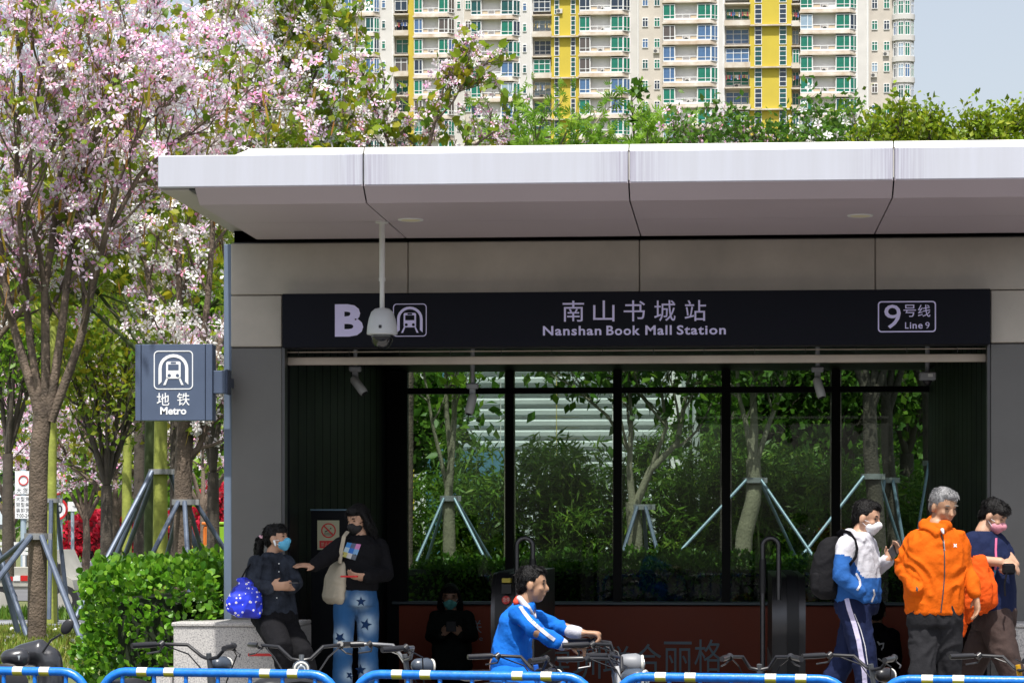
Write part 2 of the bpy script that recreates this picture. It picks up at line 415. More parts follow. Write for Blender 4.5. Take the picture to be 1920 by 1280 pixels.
# upper band above the sign
edges = [XL, WX(765, 0), WX(1199, 0), WX(1641, 0), XR]
for i in range(4):
    x0, x1 = edges[i]+(g if i else 0), edges[i+1]-(g if i < 3 else 0)
    wallp(x0, x1, Zst-.0, Zs-.022, panel)
wallp(XL, xsl-.003, Zcol+.004, Zst-.006, panel); wallp(xsr+.003, XR, Zcol+.004, Zst-.006, panel)
wallp(XL+.003, xsl, .0, Zcol-.004, panel_d); wallp(xsr, XR-.003, .0, Zcol-.004, panel_d)
MB().box(XL, XR, .13, .3, Zcol, Zs+.2).build('backing_wall', gap_m, ent)
MB().box(XL+.01, xsl-.01, .125, .4, 0, Zcol).build('column_core', joint_m, ent)
MB().box(xsr+.01, XR-.01, .125, .4, 0, Zcol).build('column_core', joint_m, ent)
trim = M('blue_grey_trim', (.16, .21, .30), .4, .3, var=.1)
MB().box(WX(421.5, .1), XL-.004, .06, .16, 0, Zs-.02, bv=.004).build('edge_trim', trim, ent)
MB().box(WX(422, .1), XL-.004, .164, 6.3, 0, Zs-.02).build('side_wall', panel_d, ent)
MB().box(XR+.004, XR+.1, .06, 6.3, 0, Zs-.02).build('side_wall', panel_d, ent)
MB().box(WX(1855, .05)-.02, WX(1855, .05), -.004, .1, 0, Zcol).build('door_jamb', steel_d, ent)
MB().box(xsl-.0, xsl+.02, -.004, .1, 0, Zcol).build('door_jamb', steel_d, ent)
# canopy
def stain(m, xs):
    t = m.node_tree; N = t.nodes; L = t.links; b = N['Principled BSDF']; src = b.inputs['Base Color'].links[0].from_socket
    tc = N.new('ShaderNodeTexCoord'); sp = N.new('ShaderNodeSeparateXYZ'); L.new(tc.outputs['Object'], sp.inputs[0]); cur = None
    for x in xs:
        a = N.new('ShaderNodeMath'); a.operation = 'SUBTRACT'; L.new(sp.outputs[0], a.inputs[0]); a.inputs[1].default_value = x; c = N.new('ShaderNodeMath'); c.operation = 'ABSOLUTE'; L.new(a.outputs[0], c.inputs[0])
        if cur is None: cur = c.outputs[0]
        else: d = N.new('ShaderNodeMath'); d.operation = 'MINIMUM'; L.new(cur, d.inputs[0]); L.new(c.outputs[0], d.inputs[1]); cur = d.outputs[0]
    mr = N.new('ShaderNodeMapRange'); mr.inputs[1].default_value = 0; mr.inputs[2].default_value = .34; mr.inputs[3].default_value = 1; mr.inputs[4].default_value = 0; L.new(cur, mr.inputs[0])
    mp = N.new('ShaderNodeMapping'); mp.inputs['Scale'].default_value = (60, 1, 1.2); L.new(tc.outputs['Object'], mp.inputs[0]); nz = N.new('ShaderNodeTexNoise'); nz.inputs['Scale'].default_value = 1.6; nz.inputs['Detail'].default_value = 5; L.new(mp.outputs[0], nz.inputs[0])
    pw = N.new('ShaderNodeMath'); pw.operation = 'POWER'; pw.inputs[1].default_value = 1.6; L.new(mr.outputs[0], pw.inputs[0])
    ml = N.new('ShaderNodeMath'); ml.operation = 'MULTIPLY'; L.new(pw.outputs[0], ml.inputs[0]); r2 = N.new('ShaderNodeMapRange'); r2.inputs[1].default_value = .35; r2.inputs[2].default_value = .7; L.new(nz.outputs[0], r2.inputs[0]); L.new(r2.outputs[0], ml.inputs[1])
    mx = N.new('ShaderNodeMix'); mx.data_type = 'RGBA'; L.new(ml.outputs[0], mx.inputs[0]); L.new(src, mx.inputs[6]); mx.inputs[7].default_value = (.30, .28, .36, 1); L.new(mx.outputs[2], b.inputs['Base Color'])
YF = -2.31; YK = -2.15
zfb, zft = 3.64, 3.845
cl, cr = WX(296, YF), XR+(XL-WX(296, YF))+.1
joints = [cl]+[WX(p, YF) for p in (681, 1179, 1676)]+[cr]
stain(fascia_m, joints[1:4])
for i in range(4):
    a, c = joints[i]+(.005 if i else 0), joints[i+1]-(.005 if i < 3 else 0)
    MB().box(a, c, YF, YF+.06, zfb, zft, bv=.006).build('fascia_panel', fascia_m, ent)
    a2 = a if i else WX(440, YF)
    zt = zft+.045
    mb = MB(); ch = .0 if i else .09
    mb.add([(a2, YF+.02, zft+.002), (c, YF+.02, zft+.002), (c, YF+.05, zt), (a2+ch, YF+.05, zt), (a2, -.2, zft+.002), (c, -.2, zft+.002), (c, -.2, zt), (a2+ch, -.2, zt)],
           [(0, 1, 2, 3), (3, 2, 6, 7), (0, 3, 7, 4), (1, 5, 6, 2), (4, 7, 6, 5), (0, 4, 5, 1)])
    mb.build('coping', coping_m, ent)
MB().box(cl+.02, cr-.02, YF+.07, 6.4, Zs+.12, zft-.004).build('roof_deck', coping_m, ent)
# roof core behind the joints, edge strip, soffit panels in rows
MB().box(cl+.3, cr-.02, YK+.03, -.02, Zs+.03, Zs+.11).build('canopy_core', gap_m, ent)
ew = .19
rows = [(YK, -1.1), (-1.1, -.05)]
for i in range(4):
    a, c = joints[i]+(.005 if i else ew+.05), joints[i+1]-(.005 if i < 3 else 0)
    mb = MB(); t = .012                                        # bevelled front strip
    mb.add([(a, YF+.004, zfb-.002), (c, YF+.004, zfb-.002), (c, YK, Zs), (a, YK, Zs), (a, YF+.004, zfb+t), (c, YF+.004, zfb+t), (c, YK, Zs+t), (a, YK, Zs+t)],
           [(0, 3, 2, 1), (4, 5, 6, 7), (0, 1, 5, 4), (2, 3, 7, 6), (0, 4, 7, 3), (1, 2, 6, 5)])
    mb.build('soffit_panel', soffit_m, ent)
    for (y0, y1) in rows:
        MB().box(a, c, y0+.003, y1-.003, Zs, Zs+.02).build('soffit_panel', soffit_m, ent)
MB().box(cl+.002, cl+ew, YF+.065, -.9, zfb-.012, zft-.02, bv=.004).build('edge_beam', soffit_w, ent)
MB().box(cl+.002, cl+ew, -.894, .9, zfb-.012, zft-.02, bv=.006).build('edge_beam', soffit_w, ent)
MB().box(cl+ew, cl+ew+.05, YF+.07, -.03, zfb-.01, zfb+.03).build('edge_groove', gap_m, ent)
for px, py in ((770, 408), (1613, 404)):
    c = Wp(px, py, -1.22)
    l = MB().lathe((c.x, -1.22, Zs), [(.001, -.004), (.07, -.004), (.082, -.008), (.088, -.002), (.088, .01)], 28).build('downlight', white_m, ent)
    MB().lathe((c.x, -1.22, Zs-.0055), [(.001, 0), (.066, 0), (.066, -.002), (.001, -.002)], 24).build('lens', lampm, l)
# granite plinths
def plinth(px0, x1, py0, Y):
    c = Wp(px0, py0, Y)
    p = MB().box(c.x, x1, Y, .02, -.02, c.z-.03, bv=.006).build('plinth', granite, ent)
    MB().box(c.x-.012, x1+.0, Y-.012, .018, c.z-.028, c.z, bv=.006).build('cap_stone', granite, p)
    return p
p = plinth(325, WX(560, -.55), 1166, -.62)
MB().box(WX(465, -.62), WX(520, -.62), -.6225, -.6195, WZ(1232, -.62), WZ(1227, -.62)).build('red_stripe', red_m, p)
MB().box(WX(288, -.62), WX(324, -.62), -.66, .2, -.02, WZ(1263, -.62), bv=.01).build('plinth', granite, ent)
plinth(1887, XR+.2, 1168, -.45)
# the dark hall
YB = 6.0
zin = 2.93
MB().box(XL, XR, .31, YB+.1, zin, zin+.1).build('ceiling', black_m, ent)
xi0, xi1 = WX(538, .2), WX(1853, .2)
n = 14
for i in range(n):
    y0 = .32+i*(YB-.32)/n; y1 = y0+(YB-.32)/n-.02
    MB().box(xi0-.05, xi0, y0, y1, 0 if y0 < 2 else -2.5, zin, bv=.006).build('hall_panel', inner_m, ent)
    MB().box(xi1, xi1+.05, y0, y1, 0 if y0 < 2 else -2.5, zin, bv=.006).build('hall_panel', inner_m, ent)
mull = [757, 956, 1158, 1361.5, 1567, 1772]; ztop = zin; zsil = WZ(1127, YB)
mw = 8/SC(YB)
for p in mull: MB().box(WX(p, YB)-mw, WX(p, YB)+mw, YB-.06, YB+.06, zsil, ztop).build('mullion', black_m, ent)
ztr = WZ(731.5, YB); th = 5.5/SC(YB)
for i in range(5):
    x0, x1 = WX(mull[i], YB)+mw, WX(mull[i+1], YB)-mw
    MB().box(x0, x1, YB-.05, YB+.05, ztr-th, ztr+th).build('transom', black_m, ent)
    for z0, z1 in ((zsil, ztr-th), (ztr+th, ztop)):
        MB().box(x0, x1, YB-.008, YB+.008, z0, z1).build('glass_pane', glass_clear, ent)
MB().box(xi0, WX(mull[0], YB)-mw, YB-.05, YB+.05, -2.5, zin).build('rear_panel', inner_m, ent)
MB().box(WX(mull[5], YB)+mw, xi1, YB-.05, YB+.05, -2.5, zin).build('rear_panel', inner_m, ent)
MB().box(WX(mull[0], YB)-.1, xi1-.002, YB-.12, YB+.05, zsil-.03, zsil, bv=.006).build('sill', M('sill_grey', (.10, .13, .15), .4, .3), ent)
MB().box(WX(mull[0], YB)-.1, xi1-.002, YB-.02, YB+.12, -2.6, zsil-.032).build('pit_wall', joint_m, ent)
# floor and the flight going down
MB().box(xi0, xi1, 1.6, 3.2, -.3, -.004).build('hall_floor', M('hall_floor', (.05, .05, .052), .4, var=.2), ent)
for i in range(16):
    z = -.165*(i+1); MB().box(xi0, xi1, 3.2+i*.29, 3.2+(i+1)*.29+.02, z-.2, z, bv=.006).build('stair_step', M('stair_stone', (.08, .08, .085), .5, var=.2), ent)
MB().box(XL, XR, .13, YB+.1, Zs+.0, Zs+.1).build('roof_slab', joint_m, ent)
# rolling shutter end bar and guide wire
MB().box(WX(540, .2), WX(1848, .2), .17, .23, WZ(681.5, .2), WZ(666.5, .2), bv=.005).build('shutter_bar', shut, ent)
MB().box(WX(538, .15), WX(1852, .15), .14, .15, WZ(658, .15), WZ(656, .15)).build('guide_rail', shut, ent)
for i in range(14): 
    x = WX(560+i*95, .15); MB().box(x-.002, x+.002, .137, .139, WZ(664, .15), Zsb-.01).build('guide_hanger', steel_d, ent)

# ---------------------------------------------------------------- signs
def rounded(cx, cz, w_, h_, r, n=6):
    P = []
    for (sx, sz, a0) in ((1, 1, 0), (-1, 1, 90), (-1, -1, 180), (1, -1, 270)):
        for k in range(n+1):
            a = R(a0+90*k/n); P.append((cx+sx*(w_/2-r)+r*math.cos(a), cz+sz*(h_/2-r)+r*math.sin(a)))
    return P
def ring_strip(mb, outer, inner, y0, y1):
    n = len(outer)
    V = [(x, y0, z) for x, z in outer]+[(x, y0, z) for x, z in inner]+[(x, y1, z) for x, z in outer]+[(x, y1, z) for x, z in inner]
    F = []
    for i in range(n):
        j = (i+1) % n; F += [(i, j, n+j, n+i), (2*n+i, 3*n+i, 3*n+j, 2*n+j), (i, 2*n+i, 2*n+j, j), (n+i, n+j, 3*n+j, 3*n+i)]
    mb.add(V, F)
def metro_mark(parent, px0, px1, py0, py1, Y, mat, bgm):
    a = Wp(px0, py1, Y); b_ = Wp(px1, py0, Y); W_, H_ = b_.x-a.x, b_.z-a.z
    cx, cz = (a.x+b_.x)/2, (a.z+b_.z)/2
    q = lambda u, v: (a.x+u*W_, a.z+(1-v)*H_)
    mb = MB(); ring_strip(mb, rounded(cx, cz, W_, H_, .11*W_), rounded(cx, cz, W_*.95, H_*.95, .09*W_), Y-.003, Y)
    # tunnel arch
    def arch(r, leg):
        P = [q(.5-r, leg)]
        for k in range(13):
            t = math.pi-math.pi*k/12; P.append(q(.5+r*math.cos(t), .46-(r-.01)*math.sin(t)))
        P.append(q(.5+r, leg)); return P
    o_, i_ = arch(.38, .88), arch(.30, .80); n = len(o_)
    V = [(x, Y-.003, z) for x, z in o_+i_]+[(x, Y, z) for x, z in o_+i_]
    F = [(k, k+1, n+k+1, n+k) for k in range(n-1)]+[(2*n+k, 3*n+k, 3*n+k+1, 2*n+k+1) for k in range(n-1)]+[(k, 2*n+k, 2*n+k+1, k+1) for k in range(n-1)]+[(n+k, n+k+1, 3*n+k+1, 3*n+k) for k in range(n-1)]
    mb.add(V, F)
    c = q(.5, .5); mb.prism(rounded(*c, .37*W_, .44*H_, .05*W_), Y-.003, Y)
    for s in (-1, 1):
        mb.prism([q(.5+s*.13, .70), q(.5+s*.20, .885), q(.5+s*.26, .885), q(.5+s*.17, .69)][::s], Y-.003, Y)
    o = mb.build('metro_symbol', mat, parent)
    mb = MB(); c = q(.5, .43); mb.prism(rounded(*c, .27*W_, .15*H_, .015*W_), Y-.0045, Y-.0032)
    c = q(.5, .315); mb.prism(rounded(*c, .14*W_, .045*H_, .018*W_), Y-.0045, Y-.0032)
    for s in (-1, 1): c = q(.5+s*.105, .64); mb.prism(rounded(*c, .085*W_, .085*H_, .042*W_), Y-.0045, Y-.0032)
    mb.build('train_window', bgm, o)
ysg = -.13
sg = empty('station_sign', Wp(1193, 647, ysg), 'long navy station name board with lilac letters over the metro entrance', 'sign')
MB().box(WX(529, ysg), WX(1857, ysg), ysg, -.003, WZ(648, ysg), WZ(546, ysg), bv=.004).build('board', signbg, sg)
yt = ysg-.001
text('letter', 'B', 628, 681, 570, 631, yt, signtx, sg, bold=.045)
metro_mark(sg, 737, 800, 569, 631, yt, signtx, signbg)
for i, ch in enumerate('南山书城站'): text('character', ch, 1055+i*57.2, 1095+i*57.2, 563.5-i*.3, 603-i*.3, yt, signtx, sg, bold=.003)
for wd, a, c, y0, y1 in (('Nanshan', 1018, 1127.5, 610.5, 629), ('Book', 1137, 1200, 610, 628.5), ('Mall', 1210, 1259.5, 609.5, 628), ('Station', 1269, 1361, 609, 627.5)): text('word', wd, a, c, y0, y1, yt, signtx, sg, bold=.022, spacing=1.12)
mb = MB(); a = Wp(1646, 623, yt); c = Wp(1755, 564, yt)
ring_strip(mb, rounded((a.x+c.x)/2, (a.z+c.z)/2, c.x-a.x, c.z-a.z, .025), rounded((a.x+c.x)/2, (a.z+c.z)/2, c.x-a.x-.018, c.z-a.z-.018, .018), yt-.003, yt)
mb.build('line_frame', signtx, sg)
text('numeral', '9', 1658, 1689, 571, 616, yt, signtx, sg)
for i, ch in enumerate('号线'): text('character', ch, 1694+i*27, 1717.5+i*27, 571, 594, yt, signtx, sg, bold=.003)
[text('letter', ch, a, b_, 604 if k else 604, 616, yt, signtx, sg, bold=.015) if ch in 'Li' else text('letter', ch, a, b_, 607, 616, yt, signtx, sg, bold=.015) for k, (ch, a, b_) in enumerate((('L', 1697, 1703.5), ('i', 1706, 1708.5), ('n', 1711, 1719), ('e', 1721.5, 1730)))]; text('lettering', '9', 1735, 1743, 603.5, 616, yt, signtx, sg)

yms = -.25
slate = M('sign_slate', (.085, .115, .185), .38, .2, var=.1, vscale=5); slate2 = M('sign_slate_edge', (.05, .07, .12), .4, .2)
mtx = M('sign_white', (.80, .82, .84), .45)
ms = empty('metro_sign', Wp(326, 789, yms), 'square slate blue metro sign on a bracket beside the entrance column', 'sign')
x0, x1 = WX(253.5, yms), WX(392, yms); z0, z1 = WZ(788, yms, 326), WZ(645, yms, 326)
xa, xb = WX(264.5, yms), WX(385, yms)
MB().box(xa+.002, xb-.002, yms, yms+.14, z0, z1, bv=.003).build('face_panel', slate, ms)
MB().box(x0, xa-.002, yms, yms+.14, z0, z1, bv=.003).build('end_cap', slate, ms)
MB().box(xb+.002, WX(398, yms), yms, yms+.14, z0, z1, bv=.003).build('end_cap', slate, ms)
MB().box(x0+.005, WX(398, yms)-.005, yms+.02, yms+.12, z0+.004, z1-.004).build('core', slate2, ms)
MB().box(WX(398, yms)+.001, WX(421.5, yms), yms+.03, yms+.12, WZ(737, yms, 410), WZ(694, yms, 410), bv=.004).build('bracket_arm', slate, ms)
MB().box(WX(421.5, yms), WX(427, yms), yms+.0, yms+.15, WZ(739, yms, 410), WZ(692, yms, 410), bv=.008).box(WX(427, yms)-.003, XL+.01, yms+.05, .07, WZ(724, yms, 410), WZ(707, yms, 410)).build('bracket_plate', slate2, ms)
yy = yms-.001
metro_mark(ms, 288.5, 362, 657, 730, yy, mtx, slate)
for i, ch in enumerate('地铁'): text('character', ch, 294+i*38, 317.5+i*38, 736, 760, yy, mtx, ms, bold=.004)
text('lettering', 'Metro', 300.5, 349.5, 762.5, 777, yy, mtx, ms, bold=.03)

# advert wall and its writing
ad = empty('advert_wall', (WX(1300, YB), YB-.04, -2.4), 'dark red advertising wall with grey lettering below the entrance glazing', 'advert')
ye = YB-.035
MB().box(WX(mull[0], YB)-.08, xi1-.004, ye, YB-.022, -2.4, zsil-.035).build('panel', advert_red, ad)
for i, ch in enumerate('深圳联合丽格'): text('character', ch, 1017+i*57, 1069+i*57, 1218-i*4.0, 1274-i*3, ye-.0005, advert_tx, ad)
for i, ch in enumerate('深圳联'): text('character', ch, 822+i*28, 847+i*28, 1162, 1186, ye-.0005, advert_tx, ad)
text('lettering', 'Shenzhen De', 822, 905, 1191, 1200, ye-.0005, advert_tx, ad)

# no-lean poster on a dark door panel inside
yp = .9
po = empty('warning_poster', Wp(615, 1030, yp), 'cream warning poster with red prohibition circle on the dark entrance wall', 'poster')
MB().box(WX(595, yp), WX(636, yp), yp, yp+.006, WZ(1030, yp, 615), WZ(975, yp, 615)).build('sheet', M('poster_cream', (.45, .45, .30), .6), po)
MB().box(WX(583, yp), WX(660, yp), yp+.01, yp+.04, -.0, WZ(957, yp, 615)).build('backing_panel', inner_m, po)
MB().box(WX(582, yp), WX(661, yp), yp+.0, yp+.05, WZ(957, yp, 615)+.002, WZ(954, yp, 615)).build('panel_edge', M('sill_blue', (.09, .16, .22), .4, .3), po)
c = Wp(616, 994, yp); r_ = 14/SC(yp, 615); mb = MB()
ci = lambda r: [(c.x+r*math.cos(R(15*k)), c.z+r*math.sin(R(15*k))) for k in range(24)]
ring_strip(mb, ci(r_), ci(r_*.82), yp-.002, yp-.0005)
d = r_*.62; e = r_*.07; mb.prism([(c.x-d-e, c.z+d-e), (c.x-d+e, c.z+d+e), (c.x+d+e, c.z-d+e), (c.x+d-e, c.z-d-e)], yp-.003, yp-.0021)
mb.build('prohibition_ring', red_m, po)
mb = MB(); q = r_; mb.prism([(c.x-.5*q, c.z-.1*q), (c.x+.1*q, c.z+.15*q), (c.x+.15*q, c.z+.02*q), (c.x-.5*q, c.z-.25*q)], yp-.0016, yp-.0005)
mb.prism(rounded(c.x+.3*q, c.z+.28*q, .2*q, .2*q, .09*q), yp-.0016, yp-.0005)
for k in range(3): mb.box(c.x-.6*q, c.x+.6*q, yp-.0016, yp-.0005, c.z-(.35+.13*k)*q, c.z-(.30+.13*k)*q)
mb.build('figure', joint_m, po)
mb = MB().box(WX(599, yp), WX(632, yp), yp-.0015, yp-.0003, WZ(1027, yp, 615), WZ(1013, yp, 615)).build('caption_bar', red_m, po)
[text('character', ch, 602+k*7, 607.5+k*7, 1016, 1024, yp-.002, M('poster_text', (.5, .35, .25), .6), po) for k, ch in enumerate('禁止倚靠')]

# ---------------------------------------------------------------- cameras
yc = -1.12; c = Wp(716.5, 615, yc)
zz = lambda py: WZ(py, yc, 716)
dc = empty('dome_camera', (c.x, yc, zz(655)), 'white dome security camera hanging on a long pole from the canopy', 'camera')
MB().tube([(c.x, yc, Zs), (c.x, yc, zz(522))], .0195, 14).tube([(c.x, yc, zz(522)), (c.x, yc, zz(578))], .0165, 14).lathe((c.x, yc, zz(524)), [(.022, -.012), (.023, -.012), (.023, .012), (.018, .014)], 16).lathe((c.x, yc, Zs-.012), [(.045, 0), (.045, .012)], 20).build('pole', white_m, dc)
h = lambda py: zz(py)-zz(655)
pr = [(.018, h(577)), (.05, h(579)), (.075, h(585)), (.092, h(598)), (.102, h(612)), (.106, h(625)), (.104, h(627)), (.09, h(628))]
hs = MB().lathe((c.x, yc, zz(655)), pr, 28).build('housing', M('camera_grey', (.58, .60, .62), .4, var=.05), dc)
MB().box(c.x-.010, c.x+.010, yc-.109, yc-.098, zz(617), zz(611), bv=.003).build('badge', joint_m, hs)
pr = [(.074, h(627)), (.076, h(632)), (.071, h(640)), (.056, h(648)), (.03, h(653)), (.001, h(654.5))]
MB().lathe((c.x, yc, zz(655)), pr, 28).build('dome', M('smoked_dome', (.015, .016, .018), .06, spec=.8), dc)
def bullet(px, ptop, py, tilt, Y, lab, side=1):
    c = Wp(px, py, Y); s = SC(Y, px)
    o = empty('bullet_camera', (c.x, Y, c.z-.15), lab, 'camera')
    MB().tube([(c.x, Y, zin), (c.x, Y, c.z+.05)], .017, 12).build('pole', grey_m, o)
    MB().box(c.x-.045, c.x+.045, Y-.035, Y+.035, c.z+.01, c.z+.05, bv=.008).box(c.x-.022, c.x+.022, Y-.02, Y+.02, c.z-.04, c.z+.011, bv=.004).build('junction_box', grey_m, o)
    d = Vector((math.sin(R(tilt))*side, -.25, -math.cos(R(tilt)))).normalized(); p0 = Vector((c.x-.005*side, Y-.03, c.z-.05))-d*.02
    MB().tube([p0, p0+d*.02, p0+d*.14, p0+d*.16], [.02, .034, .034, .03], 18).build('barrel', M('camera_body', (.38, .38, .37), .45), o)
    MB().tube([p0+d*.161, p0+d*.164], .024, 16).build('lens', blk, o)
bullet(666, 655, 699, 38, .75, 'grey bullet camera tilted sideways in front of the dark wall panels')
bullet(886, 655, 731, 12, .75, 'grey bullet camera over the pane showing the pale hoarding', -1)
bullet(1533, 655, 700, 15, .75, 'grey bullet camera hanging next to the rightmost tall mullion')
c = Wp(1739, 704, .75)
o = empty('box_camera', (c.x, .75, c.z-.12), 'flat box security camera on a short pole with small dark dome', 'camera')
MB().tube([(c.x, .75, zin), (c.x, .75, c.z)], .018, 12).build('pole', grey_m, o)
MB().box(c.x-.06, c.x+.06, .69, .81, c.z-.035, c.z+.025, bv=.008).build('case', grey_m, o)
MB().box(c.x+.0, c.x+.035, .686, .6895, c.z-.012, c.z+.012).build('label_plate', white_m, o)
MB().ell((c.x, .75, c.z-.036), .033, .033, .04).build('dome', blk, o)

# ---------------------------------------------------------------- escalator ends and hoops
def escalator(px0, px1, pyt, Y, lab, side):
    c0, c1 = Wp(px0, pyt, Y), Wp(px1, pyt, Y); zt = c0.z; x0, x1 = c0.x, c1.x; wd = x1-x0
    o = empty('escalator', ((x0+x1)/2, Y+.5, 0), lab, 'escalator')
    cx = x0+wd*(.24 if side < 0 else .62)
    # rounded newel (side outline in y,z) pushed across x
    def newel(xa, xb, ins, name, mat):
        P = []
        for k in range(13):
            t = R(90+15*k); P.append((Y+.35+.32*math.cos(t)*(1-ins), zt-.38+(.38-ins*.2)*math.sin(t)))
        P = [(Y+2.6, zt-ins*.1)]+P[:9]+[(Y+.12+ins*.2, .0), (Y+2.6, -.0)]
        n = len(P); V = [(xa, y, z) for y, z in P]+[(xb, y, z) for y, z in P]
        F = [tuple(range(n)), tuple(range(2*n-1, n-1, -1))]+[(i, i+n, (i+1) % n+n, (i+1) % n) for i in range(n)]
        return MB().add(V, F).build(name, mat, o)
    newel(x0+.004, x1-.004, .06, 'skirt', steel_d)
    newel(cx-.045, cx+.045, 0, 'handrail', blk)
    MB().box(x0, x1, Y+.22, Y+2.6, 0, .42, bv=.01).build('base_cladding', steel, o)
    MB().box(x0+.01, x1-.01, Y+.3, Y+.34, zt-.45, zt-.36, bv=.004).build('steel_band', steel, o)
    return o, x0, x1, zt, cx
eL, x0, x1, zt, cx = escalator(918, 1000, 1072, 1.4, 'escalator end with yellow label and red stop button behind the cyclist', -1)
ym = 1.4+.05
MB().box(WX(941, ym), WX(957, ym), ym, ym+.3, WZ(1092, ym), WZ(1084, ym)).build('yellow_label', M('label_yellow', (.5, .40, .04), .5), eL)
MB().box(WX(940, ym), WX(958, ym), ym+.02, ym+.3, WZ(1113, ym), WZ(1095, ym)).build('display', blk, eL)
mb = MB(); c = Wp(949, 1124, ym); mb.prism([(c.x+.033*math.cos(R(20*k)), c.z+.033*math.sin(R(20*k))) for k in range(18)], ym-.01, ym+.3); mb.build('stop_button', red_m, eL)
text('lettering', '急停', 943, 955.5, 1119, 1128, ym-.0105, M('stop_text', (.7, .45, .4), .5), eL)
escalator(1447, 1512, 1078, 1.4, 'escalator end in brushed steel with black handrail beside the student', 1)
def hoop(px0, px1, pyt, zb0, zb1, Y, lab):
    a, b_ = Wp(px0, pyt, Y), Wp(px1, pyt, Y); r = (b_.x-a.x)/2; cx = (a.x+b_.x)/2; zt = a.z
    o = empty('hoop_rail', (cx, Y, 0), lab, 'handrail')
    P = [(a.x, Y, zb0)]+[(cx-r*math.cos(R(15*k)), Y, zt-r+r*math.sin(R(15*k))) for k in range(13)]+[(b_.x, Y, zb1)]
    MB().tube(P, .019, 12).build('tube', steel_d, o)
    z = zt-r-.1
    if zb1 < zb0: MB().tube([(b_.x, Y, z), (b_.x, Y, z-.26)], .026, 12).build('sleeve', blk, o)
    else: MB().tube([(a.x, Y, z), (a.x, Y, z-.26)], .026, 12).build('sleeve', blk, o)
    return o
hoop(969, 999, 1008, .9, .0, 1.25, 'steel hoop handrail rising above the cyclist')
hoop(1430, 1460, 1008, .0, .9, 1.25, 'steel hoop handrail standing beside the brushed steel escalator end')
# ---------------------------------------------------------------- vegetation
bark_a = M('bark_grey_brown', (.165, .125, .095), .9, 0, var=.65, vscale=6, bump=.9, bscale=45)
bark_p = M('bark_pale', (.25, .235, .16), .85, 0, var=.35, vscale=7, bump=.5, bscale=40)
bark_d = M('bark_dark', (.085, .07, .055), .9, 0, var=.4, vscale=9, bump=.8, bscale=45)
bark_y = M('bark_yellow_green', (.30, .34, .06), .7, 0, var=.3, vscale=6, bump=.3, bscale=25)
twig_m = M('twig_brown', (.15, .115, .09), .9, 0, var=.3, vscale=20)
pet_pink = LEAF('petal_pink', [(.76, .44, .70), (.84, .66, .84), (.86, .78, .88), (.88, .86, .88), (.84, .68, .86), (.88, .82, .88), (.78, .52, .78)], .42, .6, .2)
pet_white = LEAF('petal_white', [(.86, .87, .84), (.84, .84, .86), (.88, .88, .86), (.84, .76, .84)], .3, .6, .2)
pet_in = LEAF('petal_magenta', [(.68, .16, .40), (.80, .38, .66), (.82, .54, .74), (.82, .28, .42), (.84, .68, .82)], .25, .6, .2)
pet_inw = LEAF('petal_inner_white', [(.82, .82, .76), (.80, .72, .80), (.84, .84, .80)], .25, .6, .2)
stam = M('stamen', (.75, .65, .55), .7)
leaf_yg = LEAF('leaf_yellow_green', [(.16, .27, .02), (.25, .34, .025), (.11, .22, .02), (.40, .36, .02), (.20, .32, .03)], .52)
leaf_mid = LEAF('leaf_mid_green', [(.06, .16, .018), (.10, .23, .02), (.045, .11, .016), (.16, .29, .025)], .45)
leaf_br = LEAF('leaf_bright_green', [(.15, .31, .02), (.22, .40, .03), (.10, .24, .016), (.28, .44, .035)], .48)
leaf_dk = LEAF('leaf_dark_green', [(.022, .06, .015), (.035, .085, .018), (.05, .11, .02)], .3)
leaf_ol = LEAF('leaf_olive', [(.15, .25, .012), (.26, .37, .015), (.09, .16, .010), (.38, .42, .02)], .35)
leaf_hd = LEAF('leaf_hedge', [(.07, .22, .012), (.13, .33, .018), (.04, .14, .01), (.22, .42, .03), (.10, .27, .015)], .35, .35, .5)
bam_l = LEAF('leaf_bamboo', [(.08, .19, .02), (.14, .28, .025), (.05, .12, .015), (.22, .34, .03)], .4)
pod_m = LEAF('seed_pod', [(.30, .14, .03), (.36, .26, .03), (.22, .24, .03), (.40, .18, .04)], .3)
boug = LEAF('bougainvillea', [(.48, .010, .028), (.60, .022, .06), (.36, .007, .018), (.66, .06, .11)], .35, .6, .2)
grass_m = LEAF('grass', [(.13, .22, .025), (.20, .28, .035), (.28, .26, .06), (.09, .17, .02)], .3)

